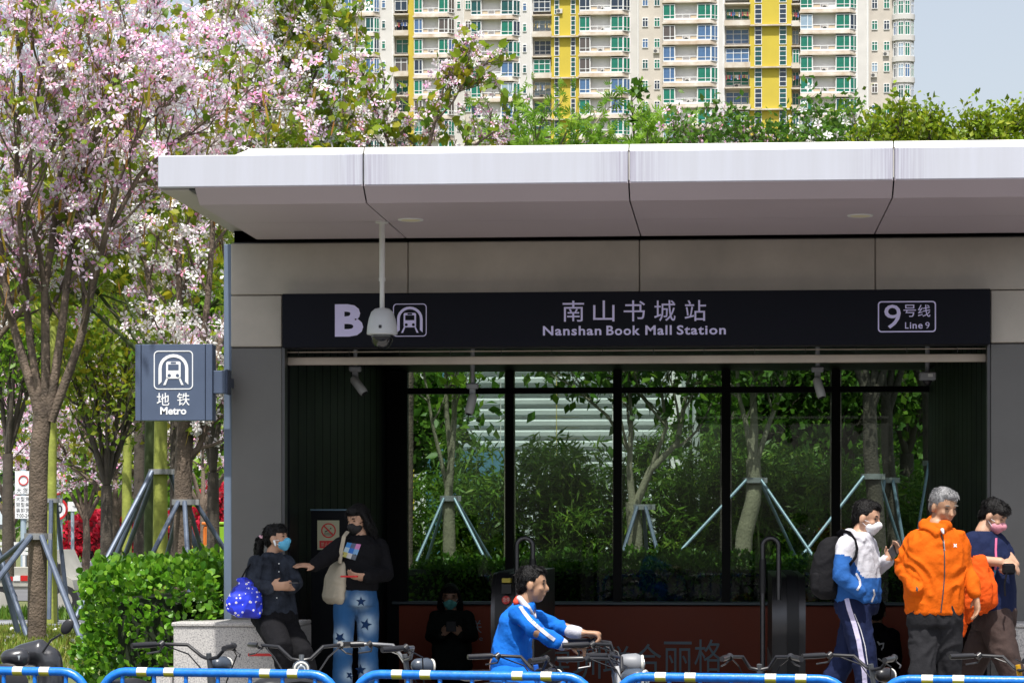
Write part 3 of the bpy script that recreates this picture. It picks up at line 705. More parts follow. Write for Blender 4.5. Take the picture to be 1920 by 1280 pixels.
def nrm(v): return v/max(np.linalg.norm(v), 1e-9)
def wander(p, d, L, seg, up=.15, wob=.22):
    pts = [np.array(p, float)]; d = nrm(np.array(d, float))
    for i in range(seg):
        d = nrm(d+rng.normal(size=3)*wob/math.sqrt(seg)*1.3+np.array([0, 0, up/seg]))
        pts.append(pts[-1]+d*L/seg)
    return pts, d
def perp(d):
    r = rng.normal(size=3); r -= d*np.dot(r, d); return nrm(r)
class Tree:
    def __init__(s): s.trunk = MB(); s.twig = MB(); s.tips = []; s.dirs = []
    def stem(s, pts, r, n=9): s.trunk.tube(pts, r, n); return s
    def branchlets(s, pts, r0, r1, k2, L2, k3, L3, spread=.8, up=.5, start=.3):
        """side branches with twigs along one stem"""
        P = np.array([tuple(p) for p in pts]); seg = np.linalg.norm(np.diff(P, axis=0), axis=1); T = np.concatenate([[0], np.cumsum(seg)])/seg.sum()
        for i in range(k2):
            t = start+(1-start)*(i+rng.random())/k2; j = min(np.searchsorted(T, t, 'right')-1, len(P)-2); u = (t-T[j])/(T[j+1]-T[j])
            p = P[j]*(1-u)+P[j+1]*u; d = nrm(P[j+1]-P[j])
            bd = nrm(d*.7+perp(d)*spread+np.array([0, 0, up*.3])); L = L2*(1.15-.55*t)*rng.uniform(.7, 1.25)
            q, e = wander(p, bd, L, 6, up); rr = (r0*(1-t)+r1*t)*.55
            s.trunk.tube([tuple(a) for a in q], list(np.linspace(rr, .006, len(q))), 5, cap=False)
            for k in range(k3):
                a = rng.integers(2, 7); b_ = q[a-1]+(q[min(a, 6)]-q[a-1])*rng.random()
                td = nrm((q[min(a, 6)]-q[a-1])+perp(e)*rng.uniform(.3, 1.0)*np.linalg.norm(q[1]-q[0])+np.array([0, 0, .02*up])); l = L3*rng.uniform(.6, 1.3)
                w_, f = wander(b_, td, l, 4, up*.5, .35)
                s.twig.tube([tuple(c) for c in w_], [.0045, .004, .0035, .003, .002], 4, cap=False)
                for c in w_[1:]: s.tips.append(c); s.dirs.append(nrm(c-w_[0]))
            s.tips.append(q[-1]); s.dirs.append(e)
        return s
def aim(N, bias, w_=1.0): 
    D = rng.normal(size=(N, 3)); D /= np.linalg.norm(D, axis=1, keepdims=True); return D+np.array(bias)*w_
def bauhinia(base, stems, lab, nfl, nlf, npod, fs=.058, ls=.085, pink=1.0, k2=8, L2=1.1, k3=5, L3=.5, indiv=0, bark=None, group=None, zmin=None, start=.3):
    o = empty('bauhinia_tree', base, lab, 'tree', group); t = Tree()
    for pts, r0, r1 in stems:
        n = len(pts); rr = list(np.linspace(r0, r1, n)); t.stem(pts, rr, 9 if r0 > .03 else 6)
        if r1 < .045: t.branchlets(pts, r0, r1, k2, L2, k3, L3, start=start)
    trunk = t.trunk.build('trunk', bark or bark_a, o, smooth=60); 
    tw = t.twig.build('twigs', twig_m, o, smooth=0); tw['kind'] = 'stuff'
    T = np.array(t.tips); D = np.array(t.dirs)
    if zmin is not None: k = T[:, 2] > zmin; T, D = T[k], D[k]
    def pick(n, jit): 
        i = rng.integers(0, len(T), n); return T[i]+rng.normal(size=(n, 3))*jit, D[i]
    # flowers come in clusters
    nc = max(1, nfl//4); c, d = pick(nc, .03); P = np.repeat(c, rng.choice([1, 2, 3, 4, 6, 8], nc, p=[.15, .15, .2, .2, .18, .12]), 0); P = P+rng.normal(size=P.shape)*.07
    F = aim(len(P), (0, -.9, .25)); col = rng.random(len(P)) < pink
    for sel, m in ((col, [pet_pink, pet_in, stam]), (~col, [pet_white, pet_inw, stam])):
        if sel.sum(): scatter('blossoms', FLOWER, P[sel], frames(F[sel], axis='z'), rng.uniform(.65, 1.25, sel.sum())*fs, m, o, int(indiv*min(1, sel.mean()*1.0)), 'blossom')
    if nlf: P, d = pick(nlf, .06); scatter('foliage', LOBED, P, frames(aim(nlf, (0, -.4, -.5)), axis='y'), rng.uniform(.6, 1.3, nlf)*ls, [leaf_yg], o, min(indiv, 120), 'leaf')
    if npod: P, d = pick(npod, .05); scatter('seed_pods', POD, P, frames(aim(npod, (0, 0, -4))), rng.uniform(.14, .26, npod), [pod_m], o, min(indiv//5, npod), 'seed_pod')
    return o
def px(p, Y): v = Wp(p[0], p[1], Y+(p[2] if len(p) > 2 else 0)); return tuple(v)

# the big flowering tree beside the lawn: trunk and stems follow the photograph
YA = 5.6
S = lambda L, r0, r1, Y=YA: ([px(p, Y) for p in L], r0, r1)
A = [S([(69, 1212), (70, 1150), (71, 1000), (72, 900), (74, 840), (78, 800), (80, 772)], .093, .086),
     S([(78, 800), (66, 745), (45, 680), (22, 600), (8, 520, .1), (-10, 380, .2), (-40, 200, .3), (-60, 40, .3)], .055, .016),
     S([(78, 790), (72, 730), (58, 650), (48, 560), (42, 470, -.2), (30, 330, -.4), (40, 150, -.5), (20, -60, -.6)], .045, .014),
     S([(82, 790), (86, 720), (85, 600), (84, 545), (95, 470), (112, 330, .2), (135, 200, .3), (160, -20, .4)], .052, .015),
     S([(84, 545), (74, 470, -.1), (52, 400, -.3), (60, 250, -.5), (85, 90, -.6)], .03, .012),
     S([(90, 785), (104, 700), (118, 600), (125, 530), (140, 440, .3), (165, 300, .5), (225, 210, .5), (330, 120, .5)], .05, .014),
     S([(95, 790), (125, 710), (150, 640), (172, 545), (196, 450, -.2), (225, 330, -.3), (275, 225, -.4), (330, 190, -.5)], .048, .015),
     S([(196, 450, -.2), (260, 330, -.2), (320, 270, -.2), (410, 210, -.2), (480, 190, 0)], .026, .01),
     S([(140, 440, .3), (150, 340, -.1), (190, 230, -.3), (230, 110, -.4), (300, 0, -.4)], .026, .012)]
bauhinia(px((69, 1212), YA), A, 'flowering tree with pink blossom and forked grey trunk beside the lawn', 2700, 1100, 300, fs=.066, k2=12, L2=.95, k3=6, L3=.5, pink=.85, indiv=300, start=.2)
# second tree, mostly white flowers, behind the metro sign
YB_ = 9.2
Bt = [S([(345, 1200), (344, 1100), (343, 1000), (344, 900), (346, 830), (350, 790)], .105, .095, YB_),
      S([(350, 800), (362, 740), (378, 660), (390, 560), (398, 450), (402, 330, .2), (410, 180, .3), (430, 0, .4)], .05, .015, YB_),
      S([(346, 800), (335, 720), (338, 600), (335, 480), (322, 370, .3), (310, 240, .5), (300, 80, .6)], .05, .015, YB_),
      S([(350, 810), (380, 760), (400, 700), (420, 610), (440, 480, .5), (470, 330, .8), (500, 200, 1), (540, 60, 1)], .042, .014, YB_),
      S([(342, 800), (310, 720), (296, 650), (280, 540), (262, 420, .4), (240, 280, .6), (220, 120, .6)], .04, .013, YB_),
      S([(352, 860), (372, 840), (392, 790), (396, 720)], .05, .012, YB_)]
bauhinia(px((345, 1200), YB_), Bt, 'flowering tree with mostly white blossom rising behind the slate metro sign', 2500, 1100, 160, fs=.064, pink=.32, k2=12, L2=1.1, k3=6, L3=.55, indiv=150, start=.12)
# two more of the same row farther back
YC = 13.0
Ct = [S([(470, 1180), (472, 900), (478, 620), (482, 470)], .10, .07, YC), S([(482, 480), (465, 380), (440, 250), (420, 100), (400, -50)], .05, .014, YC), S([(482, 480), (500, 360), (525, 240), (555, 120), (580, 0)], .05, .014, YC),
      S([(482, 480), (520, 400), (555, 320), (590, 260), (630, 225)], .045, .012, YC), S([(482, 470), (490, 330), (500, 180), (520, 30)], .04, .014, YC), S([(530, 240), (570, 190), (600, 120), (615, 50)], .025, .01, YC)]
bauhinia(px((470, 1180), YC), Ct, 'white and lilac flowering tree showing over the left end of the canopy', 1150, 1900, 120, fs=.062, ls=.10, pink=.30, k2=10, L2=.75, k3=6, L3=.42, indiv=100)
YD = 12.0
Dt = [S([(-70, 1180), (-68, 900), (-60, 720)], .10, .08, YD), S([(-60, 730), (-30, 600), (10, 480), (40, 340), (70, 200), (90, 60)], .05, .014, YD), S([(-60, 720), (-50, 560), (-40, 400), (-20, 230), (0, 60)], .05, .014, YD), S([(-60, 740), (-10, 640), (60, 560), (130, 470), (200, 400)], .045, .012, YD), S([(-10, 640), (60, 480), (120, 330), (170, 160), (210, 20)], .035, .012, YD)]
bauhinia(px((-70, 1180), YD), Dt, 'pale pink flowering tree filling the gaps behind the forked grey trunk', 1700, 1200, 100, fs=.064, pink=.6, k2=10, L2=1.1, k3=6, L3=.55, indiv=0, start=.15)
# the one whose top shows over the roof: broad leaves among pink blossom
YE = 9.5
Et = [S([(760, 1150), (765, 700), (770, 420)], .08, .05, YE), S([(770, 420), (750, 330), (722, 250), (690, 170), (672, 115)], .03, .008, YE), S([(770, 420), (790, 330), (815, 230), (835, 150), (842, 108)], .03, .008, YE), S([(770, 430), (830, 330), (900, 265), (960, 225)], .028, .008, YE),
      S([(770, 430), (720, 330), (670, 270), (640, 240)], .028, .008, YE), S([(815, 230), (850, 190), (872, 150), (880, 128)], .015, .007, YE)]
bauhinia(px((760, 1150), YE), Et, 'pink flowering tree with broad leaves poking over the white canopy roof', 520, 420, 10, fs=.05, ls=.11, pink=.92, k2=7, L2=.42, k3=5, L3=.26, indiv=200)
# far small ones across the lawn
for i, (bx, by, top, Y, lab, pk) in enumerate([(215, 1075, 860, 24, 'small many-stemmed flowering tree in front of the red hedge', .8), (160, 1075, 880, 40, 'thin young flowering tree with pale trunk before the white car', .7), (20, 1085, 840, 34, 'low pink flowering tree beside the white traffic board', .95), (380, 1060, 850, 36, 'flowering tree in front of the red flowers near the green box', .7), (275, 1075, 830, 48, 'flowering tree on the far side of the small street', .8)]):
    s_ = SC(Y, bx); st = [S([(bx, by), (bx+3, by-60), (bx+1, by-110)], .10, .07, Y)]
    for k in range(5):
        a = (k-2)*.32; st.append(S([(bx+1, by-108+abs(k-2)*5), (bx+1+a*60, by-170), (bx+a*120, top+20, rng.uniform(-1, 1)), (bx+a*190, top-70, rng.uniform(-1, 1))], .055, .016, Y))
    bauhinia(px((bx, by), Y), st, lab, 900, 500, 0, fs=.075, ls=.12, pink=pk, k2=7, L2=1.3, k3=5, L3=.7, group=None)

def leafy(name, lab, base, stems, leaf, mats, n, size, jit, bark, k2=7, L2=1.0, k3=5, L3=.45, bias=(0, -.3, .3), indiv=0, zmin=None, cat='tree', flowers=0, up=.5, fmat=None, spread=.8, kind_leaf='leaf'):
    o = empty(name, base, lab, cat); t = Tree()
    for pts, r0, r1 in stems:
        t.stem(pts, list(np.linspace(r0, r1, len(pts))), 9 if r0 > .03 else 6)
        if r1 < .045: t.branchlets(pts, r0, r1, k2, L2, k3, L3, up=up, spread=spread)
    t.trunk.build('trunk', bark, o, smooth=60)
    if t.twig.v: t.twig.build('twigs', twig_m, o, smooth=0)['kind'] = 'stuff'
    T = np.array(t.tips)
    if zmin is not None: T = T[T[:, 2] > zmin]
    i = rng.integers(0, len(T), n); P = T[i]+rng.normal(size=(n, 3))*jit
    scatter('crown', leaf, P, frames(aim(n, bias)), rng.uniform(.6, 1.25, n)*size, mats, o, indiv, kind_leaf)
    if flowers: 
        i = rng.integers(0, len(T), flowers); P = T[i]+rng.normal(size=(flowers, 3))*.1
        scatter('blossoms', FLOWER, P, frames(aim(flowers, (0, -1, .4)), axis='z'), rng.uniform(.8, 1.2, flowers)*.055, fmat or [pet_white, pet_inw, stam], o, min(60, flowers), 'blossom')
    return o
LIFT = 0
def mop(bx, by, fork, tops, r, Y):
    tops = [(tx, ty+LIFT) for tx, ty in tops]
    st = [S([(bx, by), (bx, (by+fork)/2), (bx, fork)], r, r*.8, Y)]
    for tx, ty in tops: st.append(S([(bx, fork), ((bx*.6+tx*.4), fork*.6+ty*.4, rng.uniform(-.4, .4)), (tx, ty, rng.uniform(-.6, .6))], r*.5, .010, Y))
    return st
# greens over the roof
LIFT = 32
leafy('umbrella_tree', 'bright green tree with drooping leaf fans over the middle of the roof', px((956, 1100), 11), mop(956, 1100, 470, [(900, 205), (960, 190), (1020, 175), (1070, 200), (1130, 180), (1105, 240), (1180, 260), (990, 250)], .07, 11), HAND, [leaf_br], 900, .105, .10, bark_p, k2=5, L2=.42, k3=4, L3=.25, bias=(0, -.3, -.2), indiv=300)
leafy('umbrella_tree', 'bright green tree with leaf fans beside the slender dark shoot', px((1158, 1100), 12), mop(1158, 1100, 480, [(1160, 255), (1215, 225), (1255, 225), (1290, 260), (1235, 255)], .06, 12), HAND, [leaf_br], 700, .10, .10, bark_p, k2=5, L2=.4, k3=4, L3=.25, bias=(0, -.3, -.2), indiv=200)
leafy('slender_tree', 'slender dark green shoot standing tall above the leaf fans', px((1361, 1100), 13), [S([(1361, 1100), (1361, 600), (1240, 380), (1190, 280), (1184, 175)], .05, .008, 13)], OVATE, [leaf_mid], 420, .10, .05, bark_d, k2=16, L2=.36, k3=3, L3=.14, zmin=5.0)
for i, (bx, t, lab, pk) in enumerate([(1361, [(1265, 240), (1310, 225), (1350, 215), (1395, 212), (1430, 225)], 'green shrub tree dotted with lilac and white flowers over the roof beside the yellow strip', [pet_pink, pet_in, stam]), (1567, [(1450, 225), (1490, 210), (1530, 205), (1575, 195), (1610, 215)], 'green shrub tree dotted with white flowers over the roof near the rounded tower end', [pet_white, pet_inw, stam])]):
    leafy('flowering_shrub', lab, px((bx, 1100), 10.5), mop(bx, 1100, 430, t+[(bx, 250), (bx-50, 255), (bx+50, 250)], .07, 10.5), OVATE, [leaf_mid], 2300, .085, .09, bark_d, k2=6, L2=.42, k3=4, L3=.22, flowers=150, fmat=pk)
leafy('ficus_tree', 'dense olive green tree over the right end of the roof', px((1772, 1100), 10), mop(1772, 1100, 420, [(1620, 230), (1680, 205), (1735, 195), (1790, 205), (1840, 192), (1890, 195), (1930, 205), (1980, 200), (1660, 255), (1760, 245), (1850, 240), (1920, 245), (1715, 225), (1870, 225)], .11, 10), OVATE, [leaf_ol], 8500, .075, .07, bark_d, k2=7, L2=.36, k3=5, L3=.18, indiv=200)
leafy('ficus_tree', 'low olive green tree peeping over the roof behind the white flowered shrub', px((1567, 1100), 14), mop(1567, 1100, 420, [(1600, 232), (1650, 222), (1700, 215), (1560, 250)], .08, 14), OVATE, [leaf_ol], 1600, .09, .09, bark_d, k2=6, L2=.42, k3=4, L3=.25)

LIFT = 0
# a tree just outside the picture whose leaves throw dappled shade on the metro sign
leafy('street_tree', 'leafy street tree at the pavement edge reaching out above the slate metro sign', (-5.9, -2.0, 0), [([(-5.9, -2.0, -.02), (-5.85, -2.0, 2.5), (-5.7, -2.0, 4.9)], .11, .08), ([(-5.7, -2, 4.8), (-5.0, -1.9, 5.7), (-4.1, -1.75, 6.0), (-3.5, -1.65, 6.0)], .06, .012), ([(-5.0, -1.9, 5.7), (-4.4, -1.4, 6.1), (-3.7, -1.2, 6.2)], .04, .012), ([(-5.7, -2, 4.9), (-5.9, -2.2, 6.2), (-5.6, -2.4, 7.2)], .05, .012)], OVATE, [leaf_mid], 900, .11, .10, bark_d, k2=7, L2=.45, k3=4, L3=.22, zmin=5.3)
# yellow-green barked trees, their trunks in the left part
for bx, tp, wd, Y, lab in [(301, 560, .135, 11.5, 'tall tree with smooth yellow green trunk beside the white flowering tree'), (97, 650, .11, 17, 'yellow green trunk standing behind the forked grey tree'), (238, 800, .12, 22, 'dark yellow green trunk behind the long slanted props'), (280, 700, .10, 14, 'dark green trunk just left of the smooth yellow green one')]:
    st = [S([(bx, 1180), (bx, 900), (bx+2, tp), (bx+4, tp-150)], wd/2*1.5, .05, Y)]
    for k in range(7): a = (k-3)*.3; st.append(S([(bx+4, tp-20-k*12), (bx+a*120, tp-120), (bx+a*260, tp-230, rng.uniform(-1, 1))], .035, .012, Y))
    leafy('kapok_tree', lab, px((bx, 1180), Y), st, HAND, [leaf_yg], 1300, .13, .14, bark_y if bx != 280 else M('bark_moss', (.05, .075, .02), .8, var=.3), k2=5, L2=.8, k3=4, L3=.4)
# bushy greens that fill the row behind
for bx, by, tops, Y, m, lab in [(200, 1080, [(120, 640), (160, 600), (205, 585), (250, 600), (290, 640), (170, 690), (230, 700), (140, 740), (270, 720), (205, 650)], 19, leaf_yg, 'golden green bushy tree between the forked tree and the metro sign'),
                                (15, 1080, [(-20, 560), (20, 620), (70, 600), (110, 560), (40, 500), (90, 500)], 22, leaf_mid, 'mid green tree behind the stems of the forked tree'),
                                (400, 1080, [(330, 560), (370, 500), (410, 470), (440, 520), (390, 620), (420, 690), (350, 660)], 18, leaf_mid, 'mid green tree close behind the entrance column'),
                                (600, 1080, [(500, 150), (560, 60), (620, 40), (650, 120), (590, 180), (640, 220), (540, 220)], 17, leaf_mid, 'tall green tree with dark foliage behind the white blossom over the roof'),
                                (262, 1080, [(30, 300), (90, 180), (170, 120), (240, 220), (300, 330), (150, 360)], 21, leaf_mid, 'tall green tree half hidden by pink blossom'),
                                (330, 1080, [(260, 220), (330, 120), (400, 150), (440, 280), (330, 330), (400, 380)], 20, leaf_mid, 'tall green tree behind the white flowering tree')]:
    leafy('bushy_tree', lab, px((bx, by), Y), mop(bx, by, (by+max(t[1] for t in tops))/2, tops, .10, Y), OVATE, [leaf_br if m is leaf_mid else m], 2300, .125, .18, bark_d, k2=6, L2=.9, k3=5, L3=.4)
# dense trees far off that close the view
for i, (bx, top, Y, lab) in enumerate([(-90, 470, 85, 'far dense tree at the end of the street behind the pink blossom'), (60, 520, 95, 'far dense tree behind the traffic board'), (190, 480, 90, 'far dense tree behind the red hedge'), (320, 500, 100, 'far dense tree behind the slate sign'), (430, 440, 88, 'far dense tree beside the entrance column'), (130, 640, 75, 'far rounded tree above the parked white car'), (290, 660, 72, 'far rounded tree above the orange barrier')]):
    tops = [(bx+rng.uniform(-95, 95), top+rng.uniform(0, 330)) for k in range(14)]
    leafy('far_tree', lab, px((bx, 1090), Y), mop(bx, 1090, 930, tops, .3, Y), OVATE, [leaf_mid if i % 2 else leaf_br], 4200, .42, .55, bark_d, k2=5, L2=2.6, k3=4, L3=1.2)

# trees seen through the glazing
YT = 10.2
T1 = [S([(843, 1065), (842, 990), (841, 930)], .075, .066, YT), S([(841, 932), (846, 860), (852, 780), (850, 700), (845, 560)], .05, .012, YT), S([(841, 932), (829, 870), (812, 800), (795, 700), (790, 560)], .03, .01, YT), S([(846, 860), (838, 780), (836, 690), (830, 560)], .035, .012, YT)]
leafy('glazed_tree', 'pale forked tree seen through the pane beside the hoarding', px((843, 1065), YT), T1, OVATE, [leaf_br], 420, .12, .10, bark_p, k2=6, L2=.8, k3=4, L3=.35, zmin=2.5, bias=(0, -.3, -.5))
T2 = [S([(1190, 1065), (1190, 990), (1186, 940)], .09, .08, YT), S([(1186, 945), (1180, 880), (1184, 780), (1172, 640)], .045, .012, YT), S([(1190, 950), (1220, 880), (1270, 830), (1290, 720), (1300, 600)], .05, .012, YT), S([(1220, 880), (1250, 800), (1235, 700), (1240, 600)], .03, .01, YT), S([(1182, 850), (1140, 780), (1080, 730), (1020, 690)], .025, .008, YT), S([(1250, 800), (1200, 740), (1150, 700)], .02, .008, YT)]
leafy('glazed_tree', 'pale many-branched tree seen through the middle pane', px((1190, 1065), YT), T2, OVATE, [leaf_mid], 1500, .135, .13, bark_p, k2=7, L2=.8, k3=4, L3=.4, zmin=2.3, bias=(0, -.3, -.7), indiv=60)
T3 = [S([(1392, 1065), (1396, 1000), (1412, 940), (1414, 900), (1412, 860)], .10, .08, YT), S([(1412, 860), (1414, 790), (1410, 700), (1400, 560)], .06, .014, YT), S([(1412, 870), (1400, 800), (1385, 740), (1375, 600)], .04, .012, YT), S([(1414, 880), (1440, 800), (1470, 720), (1490, 600)], .035, .012, YT)]
leafy('glazed_tree', 'pale thick trunked tree seen through the pane left of the student', px((1392, 1065), YT), T3, OVATE, [leaf_mid], 2200, .12, .14, bark_p, k2=8, L2=.95, k3=5, L3=.4, zmin=2.2)
for i, (x0, x1, r, lab) in enumerate([(1640, 1632, .10, 'dark trunk with wrapped band left of the grey haired man'), (1672, 1664, .085, 'dark trunk with wrapped band directly behind the grey haired man'), (1748, 1742, .09, 'dark trunk with pale wrapping by the right end of the glazing')]):
    Y = YT+.2+i*.7; st = [S([(x0+8, 1065), (x0+2, 950), (x1, 850), (x1-2, 740)], r, r*.75, Y)]
    for k in range(4): a = (k-1.5); st.append(S([(x1-2, 750+k*10), (x1+a*25, 660), (x1+a*60, 540)], .05, .014, Y))
    leafy('shade_tree', lab, px((x0+8, 1065), Y), st, OVATE, [leaf_mid], 2300, .10, .15, bark_d, k2=7, L2=.95, k3=5, L3=.45, zmin=2.0)
for i, (x0, t) in enumerate([(1500, 700), (1590, 640), (1700, 660), (1440, 690), (1790, 640)]):
    leafy('shade_tree', ['dark background tree between the two pale props', 'dark background tree behind the student', 'dark background tree behind the wrapped trunks', 'dark background tree behind the thick pale trunk', 'dark background tree at the hall corner'][i], px((x0, 1050), 15), mop(x0, 1050, 850, [(x0-60, t), (x0, t-50), (x0+60, t), (x0-30, t+90), (x0+40, t+110)], .11, 15), OVATE, [leaf_mid], 2600, .13, .2, bark_d, k2=6, L2=.9, k3=5, L3=.45)
for i, (x0, t, Y, lab) in enumerate([(738, 660, 14.5, 'green tree behind the bamboo at the dark hall wall side'), (1600, 760, 19, 'low leafy tree far behind the wrapped trunks'), (1480, 740, 20, 'low leafy tree far behind the wide pale props'), (1720, 760, 21, 'low leafy tree far behind the glazing end'), (1380, 720, 21, 'low leafy tree beside the end of the hoarding')]):
    leafy('bushy_tree', lab, px((x0, 1050), Y), mop(x0, 1050, 940, [(x0+rng.uniform(-70, 70), t+rng.uniform(0, 260)) for k in range(11)], .10, Y), OVATE, [leaf_mid], 4200, .15, .22, bark_d, k2=5, L2=.9, k3=5, L3=.45)
# bamboo screen: separate clumps
for i in range(14):
    bx = 770+i*78; Y = 12.4+.5*(i % 2); top = [850, 800, 880, 800, 812, 830, 800, 790, 800, 830, 850, 870, 900, 880][i]
    o = empty('bamboo_clump', px((bx, 1040), Y), 'clump of green bamboo in the screen behind the glazed entrance', 'bamboo', 'bamboo screen behind the entrance')
    t = MB(); T = []
    b0 = Wp(bx, 1060, Y); zt_ = WZ(top, Y, bx)
    for k in range(9):
        x0 = b0.x+rng.uniform(-.28, .28); y0 = Y+rng.uniform(-.25, .25); zt2 = zt_-abs(rng.normal())*.35; lean = rng.normal(size=2)*.12
        P = [(x0+lean[0]*u*u, y0+lean[1]*u*u, b0.z-.1+(zt2-b0.z)*u) for u in np.linspace(0, 1, 7)]
        t.tube(P, [.012, .012, .011, .01, .008, .006, .003], 5, cap=False)
        for m_ in range(15): u = rng.uniform(.05, 1); T.append((x0+lean[0]*u*u+rng.normal()*.13, y0+lean[1]*u*u+rng.normal()*.13, b0.z+(zt2-b0.z)*u))
    c = t.build('canes', M('cane', (.14, .20, .05), .5), o, smooth=60); c['kind'] = 'stuff'
    T = np.array(T); n = 3000; j = rng.integers(0, len(T), n); P = T[j]+rng.normal(size=(n, 3))*.05
    scatter('leaves', LANCE, P, frames(aim(n, (0, -.5, -.35))), rng.uniform(.10, .20, n), [bam_l], o)
# clipped hedges
def hedge(name, lab, x0, x1, y0, y1, z0, z1, n, size, leaf, mats, indiv=0, core=None, rough=.06, cat='hedge'):
    o = empty(name, ((x0+x1)/2, (y0+y1)/2, z0), lab, cat)
    A = np.array([(x1-x0)*(z1-z0), (x1-x0)*(z1-z0)*.3, (y1-y0)*(z1-z0), (y1-y0)*(z1-z0), (x1-x0)*(y1-y0)]); f = rng.choice(5, n, p=A/A.sum())
    u = rng.random((n, 2)); P = np.zeros((n, 3)); Nn = np.zeros((n, 3))
    for k in range(5):
        s = f == k; a, b_ = u[s, 0], u[s, 1]
        if k < 2: P[s] = np.stack([x0+a*(x1-x0), np.full(s.sum(), y0 if k == 0 else y1), z0+b_*(z1-z0)], 1); Nn[s] = (0, -1 if k == 0 else 1, 0)
        elif k < 4: P[s] = np.stack([np.full(s.sum(), x0 if k == 2 else x1), y0+a*(y1-y0), z0+b_*(z1-z0)], 1); Nn[s] = (-1 if k == 2 else 1, 0, 0)
        else: P[s] = np.stack([x0+a*(x1-x0), y0+b_*(y1-y0), np.full(s.sum(), z1)], 1); Nn[s] = (0, 0, 1)
    # rounded shoulders and lumps
    c = np.array([(x0+x1)/2, (y0+y1)/2, (z0+z1)/2]); h = np.array([(x1-x0)/2, (y1-y0)/2, (z1-z0)/2]); q = (P-c)/h
    q2 = q/np.maximum(1, (np.abs(q)**7).sum(1, keepdims=True)**(1/7)); P = c+q2*h
    lump = np.array([noise.noise(Vector(p)*3.1)*1.5+noise.noise(Vector(p)*9) for p in P])
    P += Nn*(lump*rough)[:, None]-Nn*(rng.random(n)**2*.14)[:, None]
    D = Nn*.55+rng.normal(size=(n, 3))*.6+np.array([0, -.1, .35])
    scatter('foliage', leaf, P, frames(D), rng.uniform(.5, 1.35, n)*size, mats, o, indiv, 'leaf')
    ins = min(.24, .3*(y1-y0)) if indiv else .10
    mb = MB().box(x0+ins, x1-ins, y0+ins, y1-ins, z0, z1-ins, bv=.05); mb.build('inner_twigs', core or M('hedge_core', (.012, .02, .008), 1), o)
    return o
hx0, hx1 = WX(200, .6), WX(424, .6)
hedge('box_hedge', 'bright green clipped hedge with rounded leaves beside the granite plinth', hx0, hx1, -.35, 1.9, -.02, WZ(1056, .4, 300), 9500, .058, ROUNDL, [leaf_hd], 300, rough=.07)
hedge('box_hedge', 'long dark green clipped hedge outside the entrance glazing', WX(740, 7.4), WX(1820, 7.4), 7.0, 8.2, 0, WZ(1048, 7.6), 20000, .06, OVATE, [leaf_mid], 0, rough=.08)
# red flowering hedges beyond the small street
for x0, x1, pt, pb, Y, lab in [(118, 335, 968, 1045, 50, 'long red flowering hedge in front of the parked white car'), (372, 440, 915, 985, 62, 'tall red flowering hedge behind the green box')]:
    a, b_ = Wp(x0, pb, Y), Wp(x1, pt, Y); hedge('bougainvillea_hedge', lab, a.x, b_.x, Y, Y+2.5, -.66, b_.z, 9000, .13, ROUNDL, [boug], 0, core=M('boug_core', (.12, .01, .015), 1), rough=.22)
hedge('low_hedge', 'low clipped green strip under the long red hedge', WX(118, 49), WX(335, 49), 48.6, 49.8, -.66, WZ(1055, 49, 200), 2500, .12, OVATE, [leaf_hd], 0)

# grass blades and fallen petals on the lawn
n = 70000; X = rng.uniform(-12.5, -5.0, n); Yg = rng.uniform(-1.0, 13.5, n)
pathY = lambda x: 14.0
P = np.stack([X, Yg, [terrain(a, b_) for a, b_ in zip(X, Yg)]], 1)
g_o = scatter('lawn_grass', LANCE, P, frames(aim(n, (0, 0, 2.2))), rng.uniform(.05, .11, n), [grass_m], None); tag(g_o, 'short patchy green lawn under the flowering trees', 'grass')
n = 900; X = rng.uniform(-11, -5.0, n); Yg = rng.uniform(-.5, 13, n); P = np.stack([X, Yg, [terrain(a, b_)+.05 for a, b_ in zip(X, Yg)]], 1)
f_o = scatter('fallen_petals', ROUNDL, P, frames(aim(n, (0, 0, 0))), rng.uniform(.03, .06, n), [pet_white], None); tag(f_o, 'pale fallen petals lying on the lawn', 'petals')
n = 9000; X = rng.uniform(-26, -8, n); Yg = rng.uniform(21.5, 25.5, n); P = np.stack([X, Yg, [terrain(a, b_) for a, b_ in zip(X, Yg)]], 1)
f_o = scatter('verge_grass', LANCE, P, frames(aim(n, (0, 0, 2.2))), rng.uniform(.12, .28, n), [LEAF('grass_long', [(.06, .15, .02), (.10, .20, .02), (.14, .22, .03)], .3)], None); tag(f_o, 'long green grass on the verge beyond the path', 'grass')
sheet('footpath', M('path_grey', (.27, .28, .31), .85, var=.1, vscale=2), list(np.linspace(-30, -6, 12)), [14.0, 15, 16.5, 18, 20, 21], dz=.02)
sheet('roadway', M('road_far', (.13, .13, .14), .85, var=.15, vscale=.5), [-80, -40, -25, -15, -8], [27, 30, 36, 42, 47], dz=.02)
sheet('roadway', M('road_far', (.13, .13, .14), .85), [-120, -60, -30, -15, -2], [54, 58, 66, 70], dz=.02)
